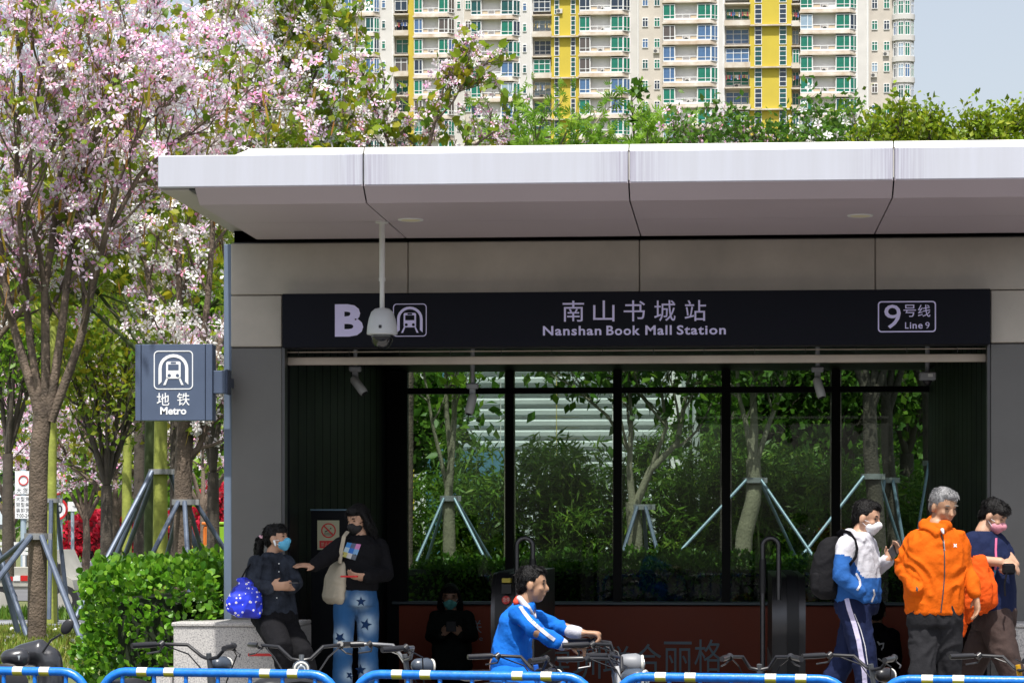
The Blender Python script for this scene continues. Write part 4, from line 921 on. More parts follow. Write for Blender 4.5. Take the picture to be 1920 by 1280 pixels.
# ---------------------------------------------------------------- hoarding behind the bamboo
hb = empty('corrugated_hoarding', (WX(1080, 17), 17, -.1), 'white corrugated metal hoarding behind the bamboo screen', 'hoarding')
corr = M('corrugated_white', (.56, .60, .60), .45, .15, var=.08); corr_b = M('hoarding_blue', (.10, .24, .34), .5, var=.15, vscale=.8)
xa, xb = WX(835, 17), WX(1255, 17); zt_ = WZ(640, 17); pit = .145
n = int((zt_+.1)/pit)
rib = MB(); V = []
prof = [(0, 0), (.03, -.035), (.08, -.035), (.11, 0)]
L = (xb-xa)/4
for k, (y, z) in enumerate([(0, 0), (-.04, .03), (-.04, .085), (0, .115), (0, .145)]): pass
strip = MB(); pr = [(0, 0), (-.04, .03), (-.04, .085), (0, .115), (0, .143)]
for (y0, z0), (y1, z1) in zip(pr[:-1], pr[1:]): strip.quad((0, y0, z0), (L-.01, y0, z0), (L-.01, y1, z1), (0, y1, z1))
strip.box(0, L-.01, .004, .02, 0, .143)
sm = strip.mesh('corrugated_sheet', smooth=0); sm.materials.append(corr)
for i in range(4):
    for k in range(n): link('corrugated_strip', sm, hb, Vector((xa+i*L, 17, -.1+k*pit))-hb.location)
MB().box(WX(800, 16.8), WX(960, 16.8), 16.7, 16.9, -.1, WZ(845, 16.8)).build('blue_base', corr_b, hb)
# pole, ladder-like scaffold in front of it
for pxx in (1285, 1305):
    MB().tube([(WX(pxx, 16.5), 16.5, -.1), (WX(pxx, 16.5), 16.5, zt_)], .05, 8).build('post', corr, hb)
MB().box(WX(828, 16.9), WX(838, 16.9), 16.85, 17.05, -.1, zt_).build('post', corr_b, hb)

# ---------------------------------------------------------------- props that brace the trees
prop_b = M('prop_blue_grey', (.11, .14, .20), .45, .3, var=.25, vscale=8); band_m = M('band_grey', (.30, .31, .32), .5, .3, var=.2, vscale=10)
prop_p = M('prop_pale_blue', (.17, .25, .32), .45, .2, var=.2, vscale=8)
def props(top, feet, Y, lab, r=.028, mat=None, bandr=.11, n=None):
    c = Wp(top[0], top[1], Y); o = empty('tree_support', (c.x, Y, c.z-1.4), lab, 'tree support')
    MB().lathe((c.x, Y, c.z-.03), [(bandr, 0), (bandr+.018, 0), (bandr+.018, .06), (bandr, .06)], 18).box(c.x+bandr, c.x+bandr+.05, Y-.02, Y+.02, c.z-.03, c.z+.03).build('band', band_m, o)
    for (fx, fy, dy) in feet:
        f = Wp(fx, fy, Y+dy); d = Vector((f.x-c.x, dy, 0)); d = d.normalized()*(bandr+.01) if d.length > 1e-3 else Vector((0, -bandr, 0))
        MB().tube([c+d, f], r, 10).build('pole', mat or prop_b, o)
    return o
props((69, 1005), [(178, 1265, -1.0), (-30, 1120, -.9), (160, 1210, 1.3), (-50, 1090, .8)], YA, 'blue grey pole support braced against the forked flowering tree', .028, bandr=.10)
props((-60, 905), [(52, 1195, -.6), (42, 1215, .5), (-150, 1200, 0)], YA+2, 'blue grey pole support leaning in from a tree outside the lawn edge', .03)
props((301, 884), [(120, 1200, -1.2), (145, 1215, .4), (420, 1180, .6), (190, 1160, 1.5)], 11.5, 'tall blue grey pole support on the smooth yellow green trunk', .032, bandr=.12)
props((345, 941), [(262, 1085, -.9), (356, 1120, -1.2), (440, 1060, .2), (300, 1090, .8), (395, 1090, .9)], YB_, 'blue grey pole support around the white flowering tree', .026, bandr=.115)
props((216, 1038), [(186, 1105, -.6), (250, 1100, .3), (225, 1110, -.9)], 24, 'short pole support at the small many-stemmed tree', .04, bandr=.14)
props((97, 938), [(92, 1160, -.5), (125, 1120, .4), (106, 1165, .8)], 17, 'thin pole support along the far yellow green trunk', .03, bandr=.10)
props((842, 934), [(781, 1052, -.5), (915, 1058, -.5), (925, 1056, .5), (800, 1050, .6)], YT, 'pale pole support on the forked tree behind the glass', .017, prop_p, .085)
props((1203, 950), [(1240, 1060, -.5), (1160, 1060, -.5), (1215, 1058, .5)], YT, 'dark pole support on the many-branched tree behind the glass', .022, prop_b, .1)
props((1413, 900), [(1278, 1030, -.7), (1530, 1050, -.6), (1490, 1040, .6)], YT, 'wide pale pole support on the thick trunk behind the glass', .018, prop_p, .1)
props((1634, 893), [(1505, 1040, -.6), (1700, 1060, .4)], YT+.2, 'pale pole support on the wrapped trunk behind the student', .019, prop_p, .1)
props((1664, 900), [(1640, 1045, -.4), (1700, 1050, -.3)], YT+.9, 'pale pole support on the trunk behind the grey haired man', .019, prop_p, .09)
props((1748, 868), [(1720, 1000, -.4), (1775, 1000, -.3)], YT+1.6, 'pale wrapping and poles on the trunk at the end of the glazing', .017, prop_p, .095)

# ---------------------------------------------------------------- apartment towers
cream = M('wall_cream', (.54, .495, .44), .85, 0, var=.14, vscale=.35); cream2 = M('wall_light', (.58, .565, .55), .85, 0, var=.1, vscale=.5)
yel = M('wall_yellow', (.52, .41, .045), .8, 0, var=.08, vscale=.4); slab_m = M('slab_white', (.62, .59, .545), .8, 0, var=.15, vscale=.6, dirt=(.42, .33, .24))
recess_m = M('recess_grey', (.72, .70, .69), .85, 0, var=.08, vscale=.8); frame_m = M('window_frame', (.78, .79, .80), .5)
pane_ms = [M('pane_green', (.006, .16, .105), .2, var=.25, vscale=1.5), M('pane_teal', (.008, .075, .075), .15, var=.3, vscale=1.5), M('pane_dark', (.02, .035, .06), .1), M('pane_blue', (.07, .15, .30), .12, var=.3, vscale=1.2), M('pane_sky', (.28, .38, .48), .2, var=.2), M('pane_brown', (.09, .075, .07), .2)]
acm = M('ac_white', (.55, .53, .50), .6); ac_d = M('ac_grille', (.08, .08, .08), .6); tan_m = M('panel_tan', (.55, .44, .32), .8)
YT3 = 350.0; SB = SC(YT3, 1200); O3 = Wp(640, 985, YT3)
def bx_(p): return (p-640)/SB
WIN = {}
def window(parent, x, y, z, w_, h_, style, rot=0, pm=None, base=None):
    key = (round(w_, 2), round(h_, 2), style)
    if key not in WIN:
        f = MB(); t = .07; D = .10
        f.box(0, w_, -D, 0, 0, t).box(0, w_, -D, 0, h_-t, h_).box(0, t, -D, 0, t, h_-t).box(w_-t, w_, -D, 0, t, h_-t)
        if 'm' in style: f.box(w_*.6-t/2, w_*.6+t/2, -D, 0, t, h_-t)
        if 'c' in style: f.box(w_*.5-t/2, w_*.5+t/2, -D, 0, t, h_-t)
        if '3' in style: 
            for q in (.33, .67): f.box(w_*q-t/2, w_*q+t/2, -D, 0, t, h_-t)
        if 't' in style: f.box(t, w_-t, -D+.005, -.005, h_*.26-t/2, h_*.26+t/2)
        if 'u' in style: f.box(t, w_-t, -D+.005, -.005, h_*.68-t/2, h_*.68+t/2)
        if '4' in style:
            for q in (.25, .5, .75): f.box(t, w_-t, -D+.005, -.005, h_*q-t/2, h_*q+t/2)
        fm = f.mesh('window_frame', smooth=0); fm.materials.append(frame_m)
        pm_ = [MB().box(t*.5, w_-t*.5, -.05, -.035, t*.5, h_-t*.5).mesh('pane', smooth=0) for _ in pane_ms]
        for a, b_ in zip(pm_, pane_ms): a.materials.append(b_)
        WIN[key] = (fm, pm_)
    fm, ps = WIN[key]
    if pm is None: pm = rng.choice(6, p=[.42, .2, .12, .14, .06, .06])
    o = link('window', fm, parent, Vector((x, y, z))-parent.location+Vector(base or (0, 0, 0))); o.rotation_euler = (0, 0, rot)
    link('pane', ps[pm], o); return o
FH = 2.86
acmesh = MB().box(-.42, .42, -.3, 0, 0, .62, bv=.03).mesh('ac'); acmesh.materials.append(acm)
gm = MB().tube([(-.12, -.304, .31), (-.12, -.302, .31)], .24, 16).mesh('ac_fan'); gm.materials.append(ac_d)
def ac(parent, x, y, z): o = link('air_conditioner', acmesh, parent, (x, y, z)); link('fan_grille', gm, o)
def tower(lab, p0, p1, Y, modules):
    X0 = O3.x; o = empty('apartment_tower', (X0+bx_(p0), Y, -.65), lab, 'building'); ox = X0+bx_(p0); oz = -.65
    zl, zh = 46.0, 82.0
    loc = lambda p: bx_(p)-bx_(p0)
    def box(name, a, b_, y0, y1, z0, z1, m, par=None): return MB().box(ox+a, ox+b_, Y+y0, Y+y1, z0, z1).build(name, m, par or o)
    for kind, a, b_, ph in modules:
        A, B = loc(a), loc(b_); W_ = B-A
        zs = [z for z in (75.0+ph-k*FH for k in range(-2, 10)) if zl < z < zh]
        if kind == 'bay':
            box('wall', A, B, -.6, 6, oz, zh, recess_m)
            c = min(1.1, W_*.16); lw = W_*.21; rw = W_*.24
            for z in zs:
                # slab with chamfered right corner
                def plate(y_, z0, z1, ex, m, nm):
                    P = [(A-ex, y_), (B-c+ex*.4, y_), (B+ex, y_+c+ex), (B+ex, -.1), (A-ex, -.1)]; n_ = len(P)
                    V = [(ox+x, Y+y, z0) for x, y in P]+[(ox+x, Y+y, z1) for x, y in P]
                    MB().add(V, [tuple(range(n_))[::-1], tuple(range(n_, 2*n_))]+[(i, (i+1) % n_, n_+(i+1) % n_, n_+i) for i in range(n_)]).build(nm, m, o)
                plate(-1.5, z-.32, z-.10, .15, slab_m, 'cornice'); plate(-1.35, z-.095, z+.22, .02, slab_m, 'floor_slab')
                box('parapet', A+.05, B-c, -1.3, -1.2, z+.22, z+.42, frame_m)
                hh = FH-.62-.1
                same = rng.choice(6, p=[.5, .15, .08, .17, .05, .05])
                window(o, A, -1.22, z+.30-oz, lw, hh-.1, 'mt', 0, same if rng.random() < .7 else None, base=o.location)
                window(o, A+W_*.62, -1.22, z+.30-oz, rw, hh-.1, 'mt', 0, same if rng.random() < .7 else None, base=o.location)
                w2 = math.hypot(c, c)*.98; window(o, A+W_*.62+rw, -1.22, z+.30-oz, min(w2, W_-c*0-(W_*.62+rw))*1.25, hh-.1, 'ct', R(38), same if rng.random() < .7 else None, base=o.location)
                # balustrade in the recess between the windows
                r = MB(); xa_, xb_ = A+lw+.05, A+W_*.62-.05
                r.box(ox+xa_, ox+xb_, Y-1.22, Y-1.14, z+.95, z+1.03)
                for k in range(4): x = xa_+(xb_-xa_-.06)*k/3; r.box(ox+x, ox+x+.06, Y-1.21, Y-1.15, z+.2, z+.949)
                r.build('balustrade', frame_m, o)
                for k in (0, 2):
                    if rng.random() < .8: x = xa_+(xb_-xa_)*k/3+.1; box('infill_panel', x, x+(xb_-xa_)/3-.14, -1.13, -1.1, z+.25, z+.85, tan_m if rng.random() < .8 else frame_m)
                if rng.random() < .6: ac(o, A+W_*(.42+.08*rng.random()), -.62, z+.22-oz)
                box('side_cheek', A+lw, A+lw+.08, -1.2, -.61, z+.21, z+FH-.33, cream2); box('side_cheek', A+W_*.62-.08, A+W_*.62-.005, -1.2, -.61, z+.21, z+FH-.33, cream2)
        elif kind in ('wall', 'side'):
            box('wall', A, B, -.5 if kind == 'wall' else .8, 6, oz, zh, cream2 if kind == 'wall' else cream)
            yf = -.5 if kind == 'wall' else .8
            if kind == 'wall': MB().tube([(ox+B-.25, Y+yf-.08, 40), (ox+B-.25, Y+yf-.08, zh)], .07, 8).build('drain_pipe', frame_m, o)
            for z in zs:
                if kind == 'side':
                    k = max(1, int(W_/1.25))
                    for q in range(k):
                        x = A+W_*(q+.5)/k-.4; window(o, x, yf-.02, z+.9-oz, .8, 1.25, 'cu', 0, None, base=o.location)
                        if rng.random() < .35: ac(o, x+.3, yf, z+.1-oz)
                elif W_ > 1.6: window(o, A+.35, yf-.02, z+.9-oz, .55, 1.1, 'u', 0, None, base=o.location)
        elif kind == 'yellow':
            box('yellow_wall', A, B, -.35, 6, oz, zh, yel)
            for i_, z in enumerate(zs):
                if W_ > 2:
                    for q in (.12, .70):
                        window(o, A+W_*q, -.37, z+.1-oz, W_*.17, 2.6, '4', 0, int(rng.choice([1, 2, 1])), base=o.location)
                if i_ % 2 == 0 and W_ > 1.3: box('ledge', A+.05, B-.05, -.95, -.36, z-.28, z-.1, slab_m)
                elif W_ > 2 and rng.random() < .2: ac(o, A+W_*.3, -.37, z+.2-oz)
        elif kind == 'recess':
            box('wall', A, B, 1.0, 6, oz, zh, recess_m)
            for i_, z in enumerate(zs):
                box('balcony_floor', A-.1, B+.1, -.9, .99, z-.15, z+.05, slab_m)
                if i_ % 2 == 0: box('balcony_parapet', A-.1, B+.1, -.95, -.8, z-.2, z+.55, slab_m)
                window(o, A+.08, (.98 if i_ % 3 else -.5), z+.5-oz, W_-.16, 1.95, '3tu' if W_ > 2 else 'cu', 0, None, base=o.location)
                if i_ % 3 == 1:
                    for k in range(int(W_/.22)):
                        if rng.random() < .8: MB().box(ox+A+.1+k*.22, ox+A+.26+k*.22, Y-.3, Y-.27, z+1.75-rng.uniform(.4, .7), z+1.75).build('hanging_laundry', M('cloth%d' % rng.integers(0, 5), [(.6, .6, .65), (.12, .2, .5), (.5, .1, .12), (.08, .08, .1), (.5, .4, .2)][rng.integers(0, 5)], .9), o)
                if rng.random() < .3: ac(o, A+W_*.5, .95, z+.1-oz)
        elif kind == 'round':
            box('wall', A, B, .6, 6, oz, zh, cream2); cx = (A+B)/2
            for z in zs:
                def arc(r, y_): return [(ox+cx+r*math.sin(R(-90+15*k)), Y+.6-r*.75*math.cos(R(-90+15*k))) for k in range(13)]
                def drum(r, z0, z1, m, nm):
                    P = arc(r, 0); V = [(x, y, z0) for x, y in P]+[(x, y, z1) for x, y in P]; n_ = 13
                    MB().add(V, [tuple(range(n_))[::-1], tuple(range(n_, 2*n_))]+[(i, (i+1) % n_, n_+(i+1) % n_, n_+i) for i in range(n_)]).build(nm, m, o)
                drum(W_/2+.12, z-.35, z+.35, cream2, 'curved_parapet')
                for k, an in enumerate((-55, -18, 18, 55)):
                    r = W_/2-.1; x = cx+r*math.sin(R(an))-.32*math.cos(R(an)); y = .6-r*.75*math.cos(R(an))-.32*math.sin(R(an))
                    window(o, x, y, z+.36-oz, .72, 1.8, 'cu', R(an), None, base=o.location)
                drum(W_/2-.3, z+.36, z+FH-.36, recess_m, 'bay_wall')
    return o
tower('cream apartment tower with narrow yellow strip behind the pink blossom', 640, 872, YT3+4, [('bay', 640, 706, 1.2), ('wall', 706, 735, 1.2), ('recess', 735, 761, 1.2), ('yellow', 761, 773, 1.2), ('bay', 774, 850, .9), ('wall', 850, 872, .9)])
tower('cream apartment tower with blue windows and a broad yellow strip', 872, 1205, YT3, [('side', 872, 888, .3), ('bay', 888, 980, -.3), ('wall', 980, 1004, -.3), ('recess', 1004, 1038, 0), ('yellow', 1038, 1091, 0), ('bay', 1092, 1187, .1), ('wall', 1187, 1205, .1)])
tower('cream apartment tower with green glazed bays and rounded end bay', 1205, 1712, YT3-4, [('side', 1205, 1249, -.4), ('bay', 1250, 1352, .8), ('wall', 1352, 1364, .8), ('recess', 1364, 1409, .4), ('yellow', 1409, 1487, .4), ('recess', 1487, 1501, .2), ('bay', 1502, 1607, 2.0), ('wall', 1607, 1628, 2), ('side', 1628, 1672, 1.6), ('round', 1672, 1711, 1.2)])
# ---------------------------------------------------------------- people
skin1 = M('skin_light', (.46, .265, .175), .5, var=.1, vscale=14); skin2 = M('skin_tan', (.38, .215, .13), .5, var=.1, vscale=14)
hair_b = M('hair_black', (.006, .0055, .006), .5, var=.3, vscale=60, bump=.5, bscale=160, spec=.25); hair_g = M('hair_grey', (.24, .24, .25), .55, var=.35, vscale=40, bump=.3, bscale=150, spec=.3)
eye_m = M('eye_dark', (.012, .010, .010), .3)
def fab(name, col, var=.14, bump=.6, bscale=17, rough=.85): return M(name, col, rough, 0, var=var, vscale=7, bump=bump, bscale=bscale, spec=.1)
orange = fab('jacket_orange', (.60, .105, .005)); orange2 = fab('jacket_orange_red', (.66, .085, .010)); charcoal = fab('trousers_charcoal', (.020, .020, .023)); navy = fab('navy_cloth', (.012, .018, .055))
blackc = fab('black_cloth', (.009, .009, .011)); whitec = fab('white_cloth', (.52, .52, .57)); bluec = fab('royal_blue_cloth', (.025, .105, .34)); brownc = fab('brown_cloth', (.055, .038, .035))
brightb = fab('bright_blue_cloth', (.012, .145, .58)); denim = fab('denim_blue', (.055, .17, .36), var=.55, bump=.4); star_m = fab('denim_star', (.012, .035, .10)); shirtd = fab('dark_shirt', (.036, .044, .062), var=.85)
halo_m = fab('denim_pale', (.28, .42, .56), var=.4)
shoe_w = M('shoe_white', (.5, .5, .5), .5); shoe_b = M('shoe_black', (.02, .02, .02), .5)
mask_b = M('mask_blue', (.10, .42, .66), .7); mask_t = M('mask_teal', (.15, .55, .52), .7); mask_w = M('mask_white', (.66, .66, .68), .7); mask_k = M('mask_black', (.012, .012, .014), .8); mask_p = M('mask_pink', (.58, .24, .30), .7)
def axes(yaw, pitch=0, roll=0):
    t = R(yaw); f = Vector((math.sin(t), -math.cos(t), 0)); l = Vector((math.cos(t), math.sin(t), 0)); u = Vector((0, 0, 1))
    p = R(pitch); f2 = f*math.cos(p)-u*math.sin(p); u2 = u*math.cos(p)+f*math.sin(p)
    if roll: q = R(roll); l, u2 = l*math.cos(q)+u2*math.sin(q), u2*math.cos(q)-l*math.sin(q)
    return l, f2, u2
def M3(l, f, u): return Matrix((l, f, u)).transposed()
def hand(mb, w_, d, nrm_, curl=.5, thumb=1, s=1.0):
    d = d.normalized(); nrm_ = (nrm_-d*nrm_.dot(d)).normalized(); sd_ = d.cross(nrm_)*thumb
    mb.limb([w_-d*.01, w_+d*.035*s, w_+d*.08*s], [.026*s, .036*s, .036*s], 12, flat=.48, up=nrm_.cross(d).cross(d))
    for k, (o, L) in enumerate(((1.5, .9), (.5, 1.05), (-.5, 1.0), (-1.5, .78))):
        p = w_+d*.078*s+sd_*(o*.0185*s); a = 0; P = [p-d*.02*s]; q = p
        for sg, ln in enumerate((.040, .027, .022)):
            a += curl*(45 if sg == 0 else 60); e = d*math.cos(R(a))+nrm_*math.sin(R(a)); P.append(q); q = q+e*ln*L*s
        P.append(q); mb.limb(P, [.0095*s, .0095*s, .009*s, .0085*s, .0075*s], 8)
    b0 = w_+d*.02*s+sd_*.026*s; b1 = b0+(d*.55+sd_*.6+nrm_*.2)*.036*s; b2 = b1+(d*.85+sd_*.15+nrm_*(.3+curl*.4))*.034*s
    mb.limb([b0, b1, b2], [.013*s, .011*s, .009*s], 8)
def head_shapes(mb, c, A, s=1.0):
    m = M3(*A); P = lambda l, f, u: c+m @ Vector((l, f, u))*s
    mb.ell(P(0, -.010, .025), .074*s, .092*s, .086*s, m); mb.ell(P(0, .022, -.030), .060*s, .064*s, .078*s, m)
    mb.ell(P(0, .034, -.078), .038*s, .042*s, .032*s, m); mb.limb([P(0, .078, .012), P(0, .098, -.024)], [.008*s, .0135*s], 8)
    mb.ell(P(0, .066, .024), .048*s, .018*s, .012*s, m); mb.ell(P(0, .080, -.056), .021*s, .010*s, .008*s, m)
    for q in (-1, 1): mb.ell(P(q*.076, -.004, -.012), .011*s, .021*s, .031*s, m); mb.ell(P(q*.034, .058, -.022), .024*s, .02*s, .022*s, m)
    return P
def ring(c, l, f, hw, hd, n=18, e=2.4):
    out = []
    for k in range(n):
        t = 2*math.pi*k/n; a, b_ = math.cos(t), math.sin(t)
        out.append(c+l*(hw*math.copysign(abs(a)**(2/e), a))+f*(hd*math.copysign(abs(b_)**(2/e), b_)))
    return out
def surf(ob):
    b_ = base_of(ob); me = ob.data
    return BVHTree.FromPolygons([v.co+b_ for v in me.vertices], [tuple(p.vertices) for p in me.polygons])
def on(bv, p, Y): 
    """point of the garment surface that lies behind that picture position"""
    d = (Wp(*p, Y)-CAM).normalized(); h = bv.ray_cast(CAM, d)
    return (h[0]-d*.0035) if h[0] else Wp(*p, Y)
def ribbon(ob, pts, wpx, Y, name, mat, sub=5):
    bv = surf(ob); V = []; F = []; pp = []
    for (a, b_), (c, d) in zip(pts[:-1], pts[1:]):
        for k in range(sub): t = k/sub; pp.append((a+(c-a)*t, b_+(d-b_)*t))
    pp.append(pts[-1])
    for i, p in enumerate(pp):
        q = pp[min(i+1, len(pp)-1)]; r = pp[max(i-1, 0)]; dx, dy = q[0]-r[0], q[1]-r[1]; L = math.hypot(dx, dy) or 1; nx, ny = -dy/L*wpx/2, dx/L*wpx/2
        V += [on(bv, (p[0]+nx, p[1]+ny), Y), on(bv, p, Y), on(bv, (p[0]-nx, p[1]-ny), Y)]
    for i in range(len(pp)-1): F += [(3*i, 3*i+1, 3*i+4, 3*i+3), (3*i+1, 3*i+2, 3*i+5, 3*i+4)]
    return MB().add(V, F).build(name, mat, ob, smooth=60)
def patch(ob, poly, Y, name, mat):
    bv = surf(ob); cx = sum(p[0] for p in poly)/len(poly); cy = sum(p[1] for p in poly)/len(poly); n = len(poly)
    V = [on(bv, (cx, cy), Y)]+[on(bv, ((p[0]+cx)/2, (p[1]+cy)/2), Y) for p in poly]+[on(bv, p, Y) for p in poly]
    F = [(0, 1+i, 1+(i+1) % n) for i in range(n)]+[(1+i, 1+n+i, 1+n+(i+1) % n, 1+(i+1) % n) for i in range(n)]
    return MB().add(V, F).build(name, mat, ob, smooth=60)

class Person:
    def __init__(s, lab, Y, yaw, foot_z=0.0, skin=None):
        s.Y = Y; s.yaw = yaw; s.lab = lab; s.skin = skin or skin1; s.fz = foot_z; s.body = MB(); s.l, s.f, s.u = axes(yaw)
    def j(s, p): return Wp(p[0], p[1], s.Y+(p[2] if len(p) > 2 else 0))
    def root(s, p): c = s.j(p); s.o = empty('person', (c.x, c.y, s.fz), s.lab, 'person'); return s
    def head(s, p, yaw, pitch=0, sc=1.0, neck=None, roll=0):
        s.hc = s.j(p); s.hA = axes(yaw, pitch, roll); s.hs = sc; s.HP = head_shapes(s.body, s.hc, s.hA, sc); s.hM = M3(*s.hA)
        nb = s.j(neck); s.body.limb([s.HP(0, -.02, -.05), nb, nb-Vector((0, 0, .06))], [.050*sc, .055*sc, .07*sc], 14); return s
    def eyes(s, brow=None, closed=False):
        for q in (-1, 1):
            MB().ell(s.HP(q*.031, .0725, .010), .0135*s.hs, .006*s.hs, (.003 if closed else .0052)*s.hs, s.hM, 10, 6).build('eye', eye_m, s.o)
            MB().ell(s.HP(q*.032, .0745, .031), .019*s.hs, .008*s.hs, .0042*s.hs, s.hM, 10, 6).build('eyebrow', brow or hair_b, s.o)
    def mask(s, mat, strap=None):
        mb = MB(); P = s.HP; k = s.hs
        mb.ell(P(0, .050, -.050), .063*k, .054*k, .050*k, s.hM); mb.ell(P(0, .085, -.030), .032*k, .036*k, .030*k, s.hM); mb.ell(P(0, .060, -.080), .036*k, .03*k, .026*k, s.hM)
        o = fuse(mb, 'face_mask', mat, s.o, .006, 3)
        for q in (-1, 1):
            for a in (-.018, -.058): MB().tube([P(q*.058, .045, a), P(q*.078, .0, -.012 if a > -.03 else -.03)], .0022, 6).build('ear_loop', strap or mask_w, o)
    def hair(s, mat, style='short', extra=None):
        mb = MB(); P = s.HP; k = s.hs; m = s.hM
        mb.ell(P(0, -.022, .038), .081*k, .092*k, .082*k, m); mb.ell(P(.006, .022, .078), .058*k, .054*k, .036*k, m); mb.ell(P(0, -.052, -.005), .068*k, .054*k, .072*k, m)
        if style == 'fringe': mb.ell(P(0, .040, .062), .066*k, .052*k, .040*k, m)
        if style == 'long':
            mb.ell(P(0, .030, .070), .066*k, .052*k, .042*k, m)
            for q in (-1, 1): mb.limb([P(q*.070, -.005, .03), P(q*.084, -.01, -.05), P(q*.085, -.03, -.15), P(q*.08, -.04, -.24)], [.022*k, .028*k, .034*k, .026*k], 10)
            mb.limb([P(0, -.07, .0), P(0, -.09, -.12), P(0, -.10, -.26)], [.07*k, .075*k, .06*k], 12, flat=.6)
        if extra: extra(mb, P)
        ho = fuse(mb, 'hair', mat, s.o, .0065, 3, wr=(.0010, 70, 14))
        me = ho.data; n = 1500; pc = np.empty(len(me.polygons)*3); me.polygons.foreach_get('center', pc); pc = pc.reshape(-1, 3)+np.array(base_of(ho)); pn = np.empty(len(me.polygons)*3); me.polygons.foreach_get('normal', pn); pn = pn.reshape(-1, 3)
        loc_ = (pc-np.array(s.hc)) @ np.array(s.hM)/k; okp = np.where(~((loc_[:, 1] > .025) & (loc_[:, 2] < .075)))[0]; i = okp[rng.integers(0, len(okp), n)]; crown = np.array(s.HP(0, -.03, .12)); D = pc[i]-crown; D -= pn[i]*(D*pn[i]).sum(1, keepdims=True); D = D/np.maximum(np.linalg.norm(D, axis=1, keepdims=True), 1e-6)
        D = D+rng.normal(size=D.shape)*.16+pn[i]*.05+(np.array([0, 0, -1.2]) if style == 'long' else 0)
        scatter('hair_strands', LANCE, pc[i], frames(D, roll=np.cross(pn[i], D)), rng.uniform(.014, .030, n)*(1.8 if style == 'long' else 1), [mat], ho)
    def torso(s, rings, mb, n=18):
        mb.loft([ring(s.j(r[:3]), s.l, s.f, r[3], r[4]) for r in rings])
    def arm(s, mb, pts, rad): mb.limb([s.j(p) for p in pts], rad, 14)
    def inner(s, hip, legs, arms, rings=None):
        """the body under the clothes, one piece with head and hands"""
        for pts, rad in arms: s.body.limb([s.j(p) for p in pts], rad, 12)
        for pts, rad in legs: s.body.limb([s.j(p) for p in pts], rad, 12)
    def finish(s, voxel=.008): return fuse(s.body, 'body', s.skin, s.o, voxel, 3)
def shoe(parent, ank, d, mat, s=1.0):
    d = Vector((d.x, d.y, 0)).normalized(); mb = MB(); g = Vector((ank.x, ank.y, ank.z-.075*s))
    mb.limb([g-d*.04*s+Vector((0, 0, .03)), g+d*.06*s+Vector((0, 0, .03)), g+d*.16*s+Vector((0, 0, .022))], [.038*s, .045*s, .038*s], 12, flat=.75); mb.limb([g+Vector((0, 0, .03)), ank], [.04*s, .042*s], 10)
    fuse(mb, 'shoe', mat, parent, .01, 3)

# ---- grey haired man in the orange jacket
p = Person('grey haired man in a bright orange zip jacket walking with one hand in his pocket', -2.6, 12, 0, skin2); p.root((1752, 1400))
p.head((1770, 949), 32, 20, .98, (1757, 988)); L_, F_, U_ = p.l, p.f, p.u
mb = MB(); p.torso([(1752, 1150, 0, .172, .135), (1752, 1120, 0, .180, .142), (1752, 1085, 0, .186, .145), (1752, 1050, 0, .190, .140), (1755, 1024, 0, .182, .128), (1756, 1006, 0, .150, .108), (1757, 994, 0, .105, .085), (1758, 982, 0, .07, .07)], mb)
p.arm(mb, [(1719, 1012, 0), (1706, 1030, .02), (1690, 1060, .04), (1719, 1104, -.13)], [.058, .058, .050, .042]); p.arm(mb, [(1795, 1010, 0), (1804, 1034, .01), (1813, 1066, .02), (1829, 1112, -.06)], [.056, .055, .047, .038])
mb.limb([p.j((1733, 984, -.04)), p.j((1748, 972, .06)), p.j((1775, 985, -.06))], [.030, .036, .026], 10); mb.limb([p.j((1733, 984, -.04)), p.j((1758, 1000, -.11)), p.j((1777, 986, -.06))], [.026, .022, .022], 10)
jk = fuse(mb, 'jacket', orange, p.o, .009, 3, wr=(.013, 9, 4))
ribbon(jk, [(1765, 1001), (1768, 1012), (1771, 1040), (1771, 1080), (1768, 1115), (1764, 1148)], 2.2, -2.6, 'zipper', joint_m)
ribbon(jk, [(1769, 1012), (1771, 1032)], 2.6, -2.6, 'zip_cover', grey_m)
for dy in (0, 1):
    ribbon(jk, [(1788.5, 1020+dy*2.6-1), (1790, 1021.2), (1792, 1021.3), (1793.5, 1020+dy*2.6-1)] if dy == 0 else [(1788.5, 1025), (1790, 1022.6), (1792, 1022.6), (1793.5, 1025)], 1.6, -2.6, 'chest_logo', mtx, 3)
patch(jk, [(1718, 1098), (1722, 1103), (1721, 1110), (1717, 1106)], -2.6, 'pocket_opening', joint_m)
mb = MB(); p.torso([(1752, 1130, 0, .165, .125), (1752, 1155, 0, .172, .13), (1752, 1172, 0, .165, .125)], mb)
p.arm(mb, [(1735, 1165, 0), (1729, 1262, -.08), (1727, 1384, .05)], [.098, .080, .062]); p.arm(mb, [(1774, 1165, 0), (1776, 1265, .05), (1780, 1384, .14)], [.098, .080, .062])
fuse(mb, 'trousers', charcoal, p.o, .011, 4, wr=(.012, 10, 5))
p.inner(None, [([(1735, 1140), (1729, 1262, -.08), (1727, 1395, .05)], [.07, .05, .035]), ([(1774, 1140), (1776, 1265, .05), (1780, 1395, .14)], [.07, .05, .035])], [([(1757, 985), (1752, 1060), (1752, 1140)], [.06, .11, .11]), ([(1757, 1012), (1724, 1018), (1691, 1060, .04), (1717, 1102, -.12)], [.05, .04, .035, .026]), ([(1757, 1012), (1790, 1018), (1812, 1066, .02), (1830, 1115, -.06)], [.05, .04, .035, .026])])
hand(p.body, p.j((1830, 1116, -.06)), Vector((.10, -.15, -1)), Vector((-.8, -.3, 0)), .35, 1, .95); p.finish()
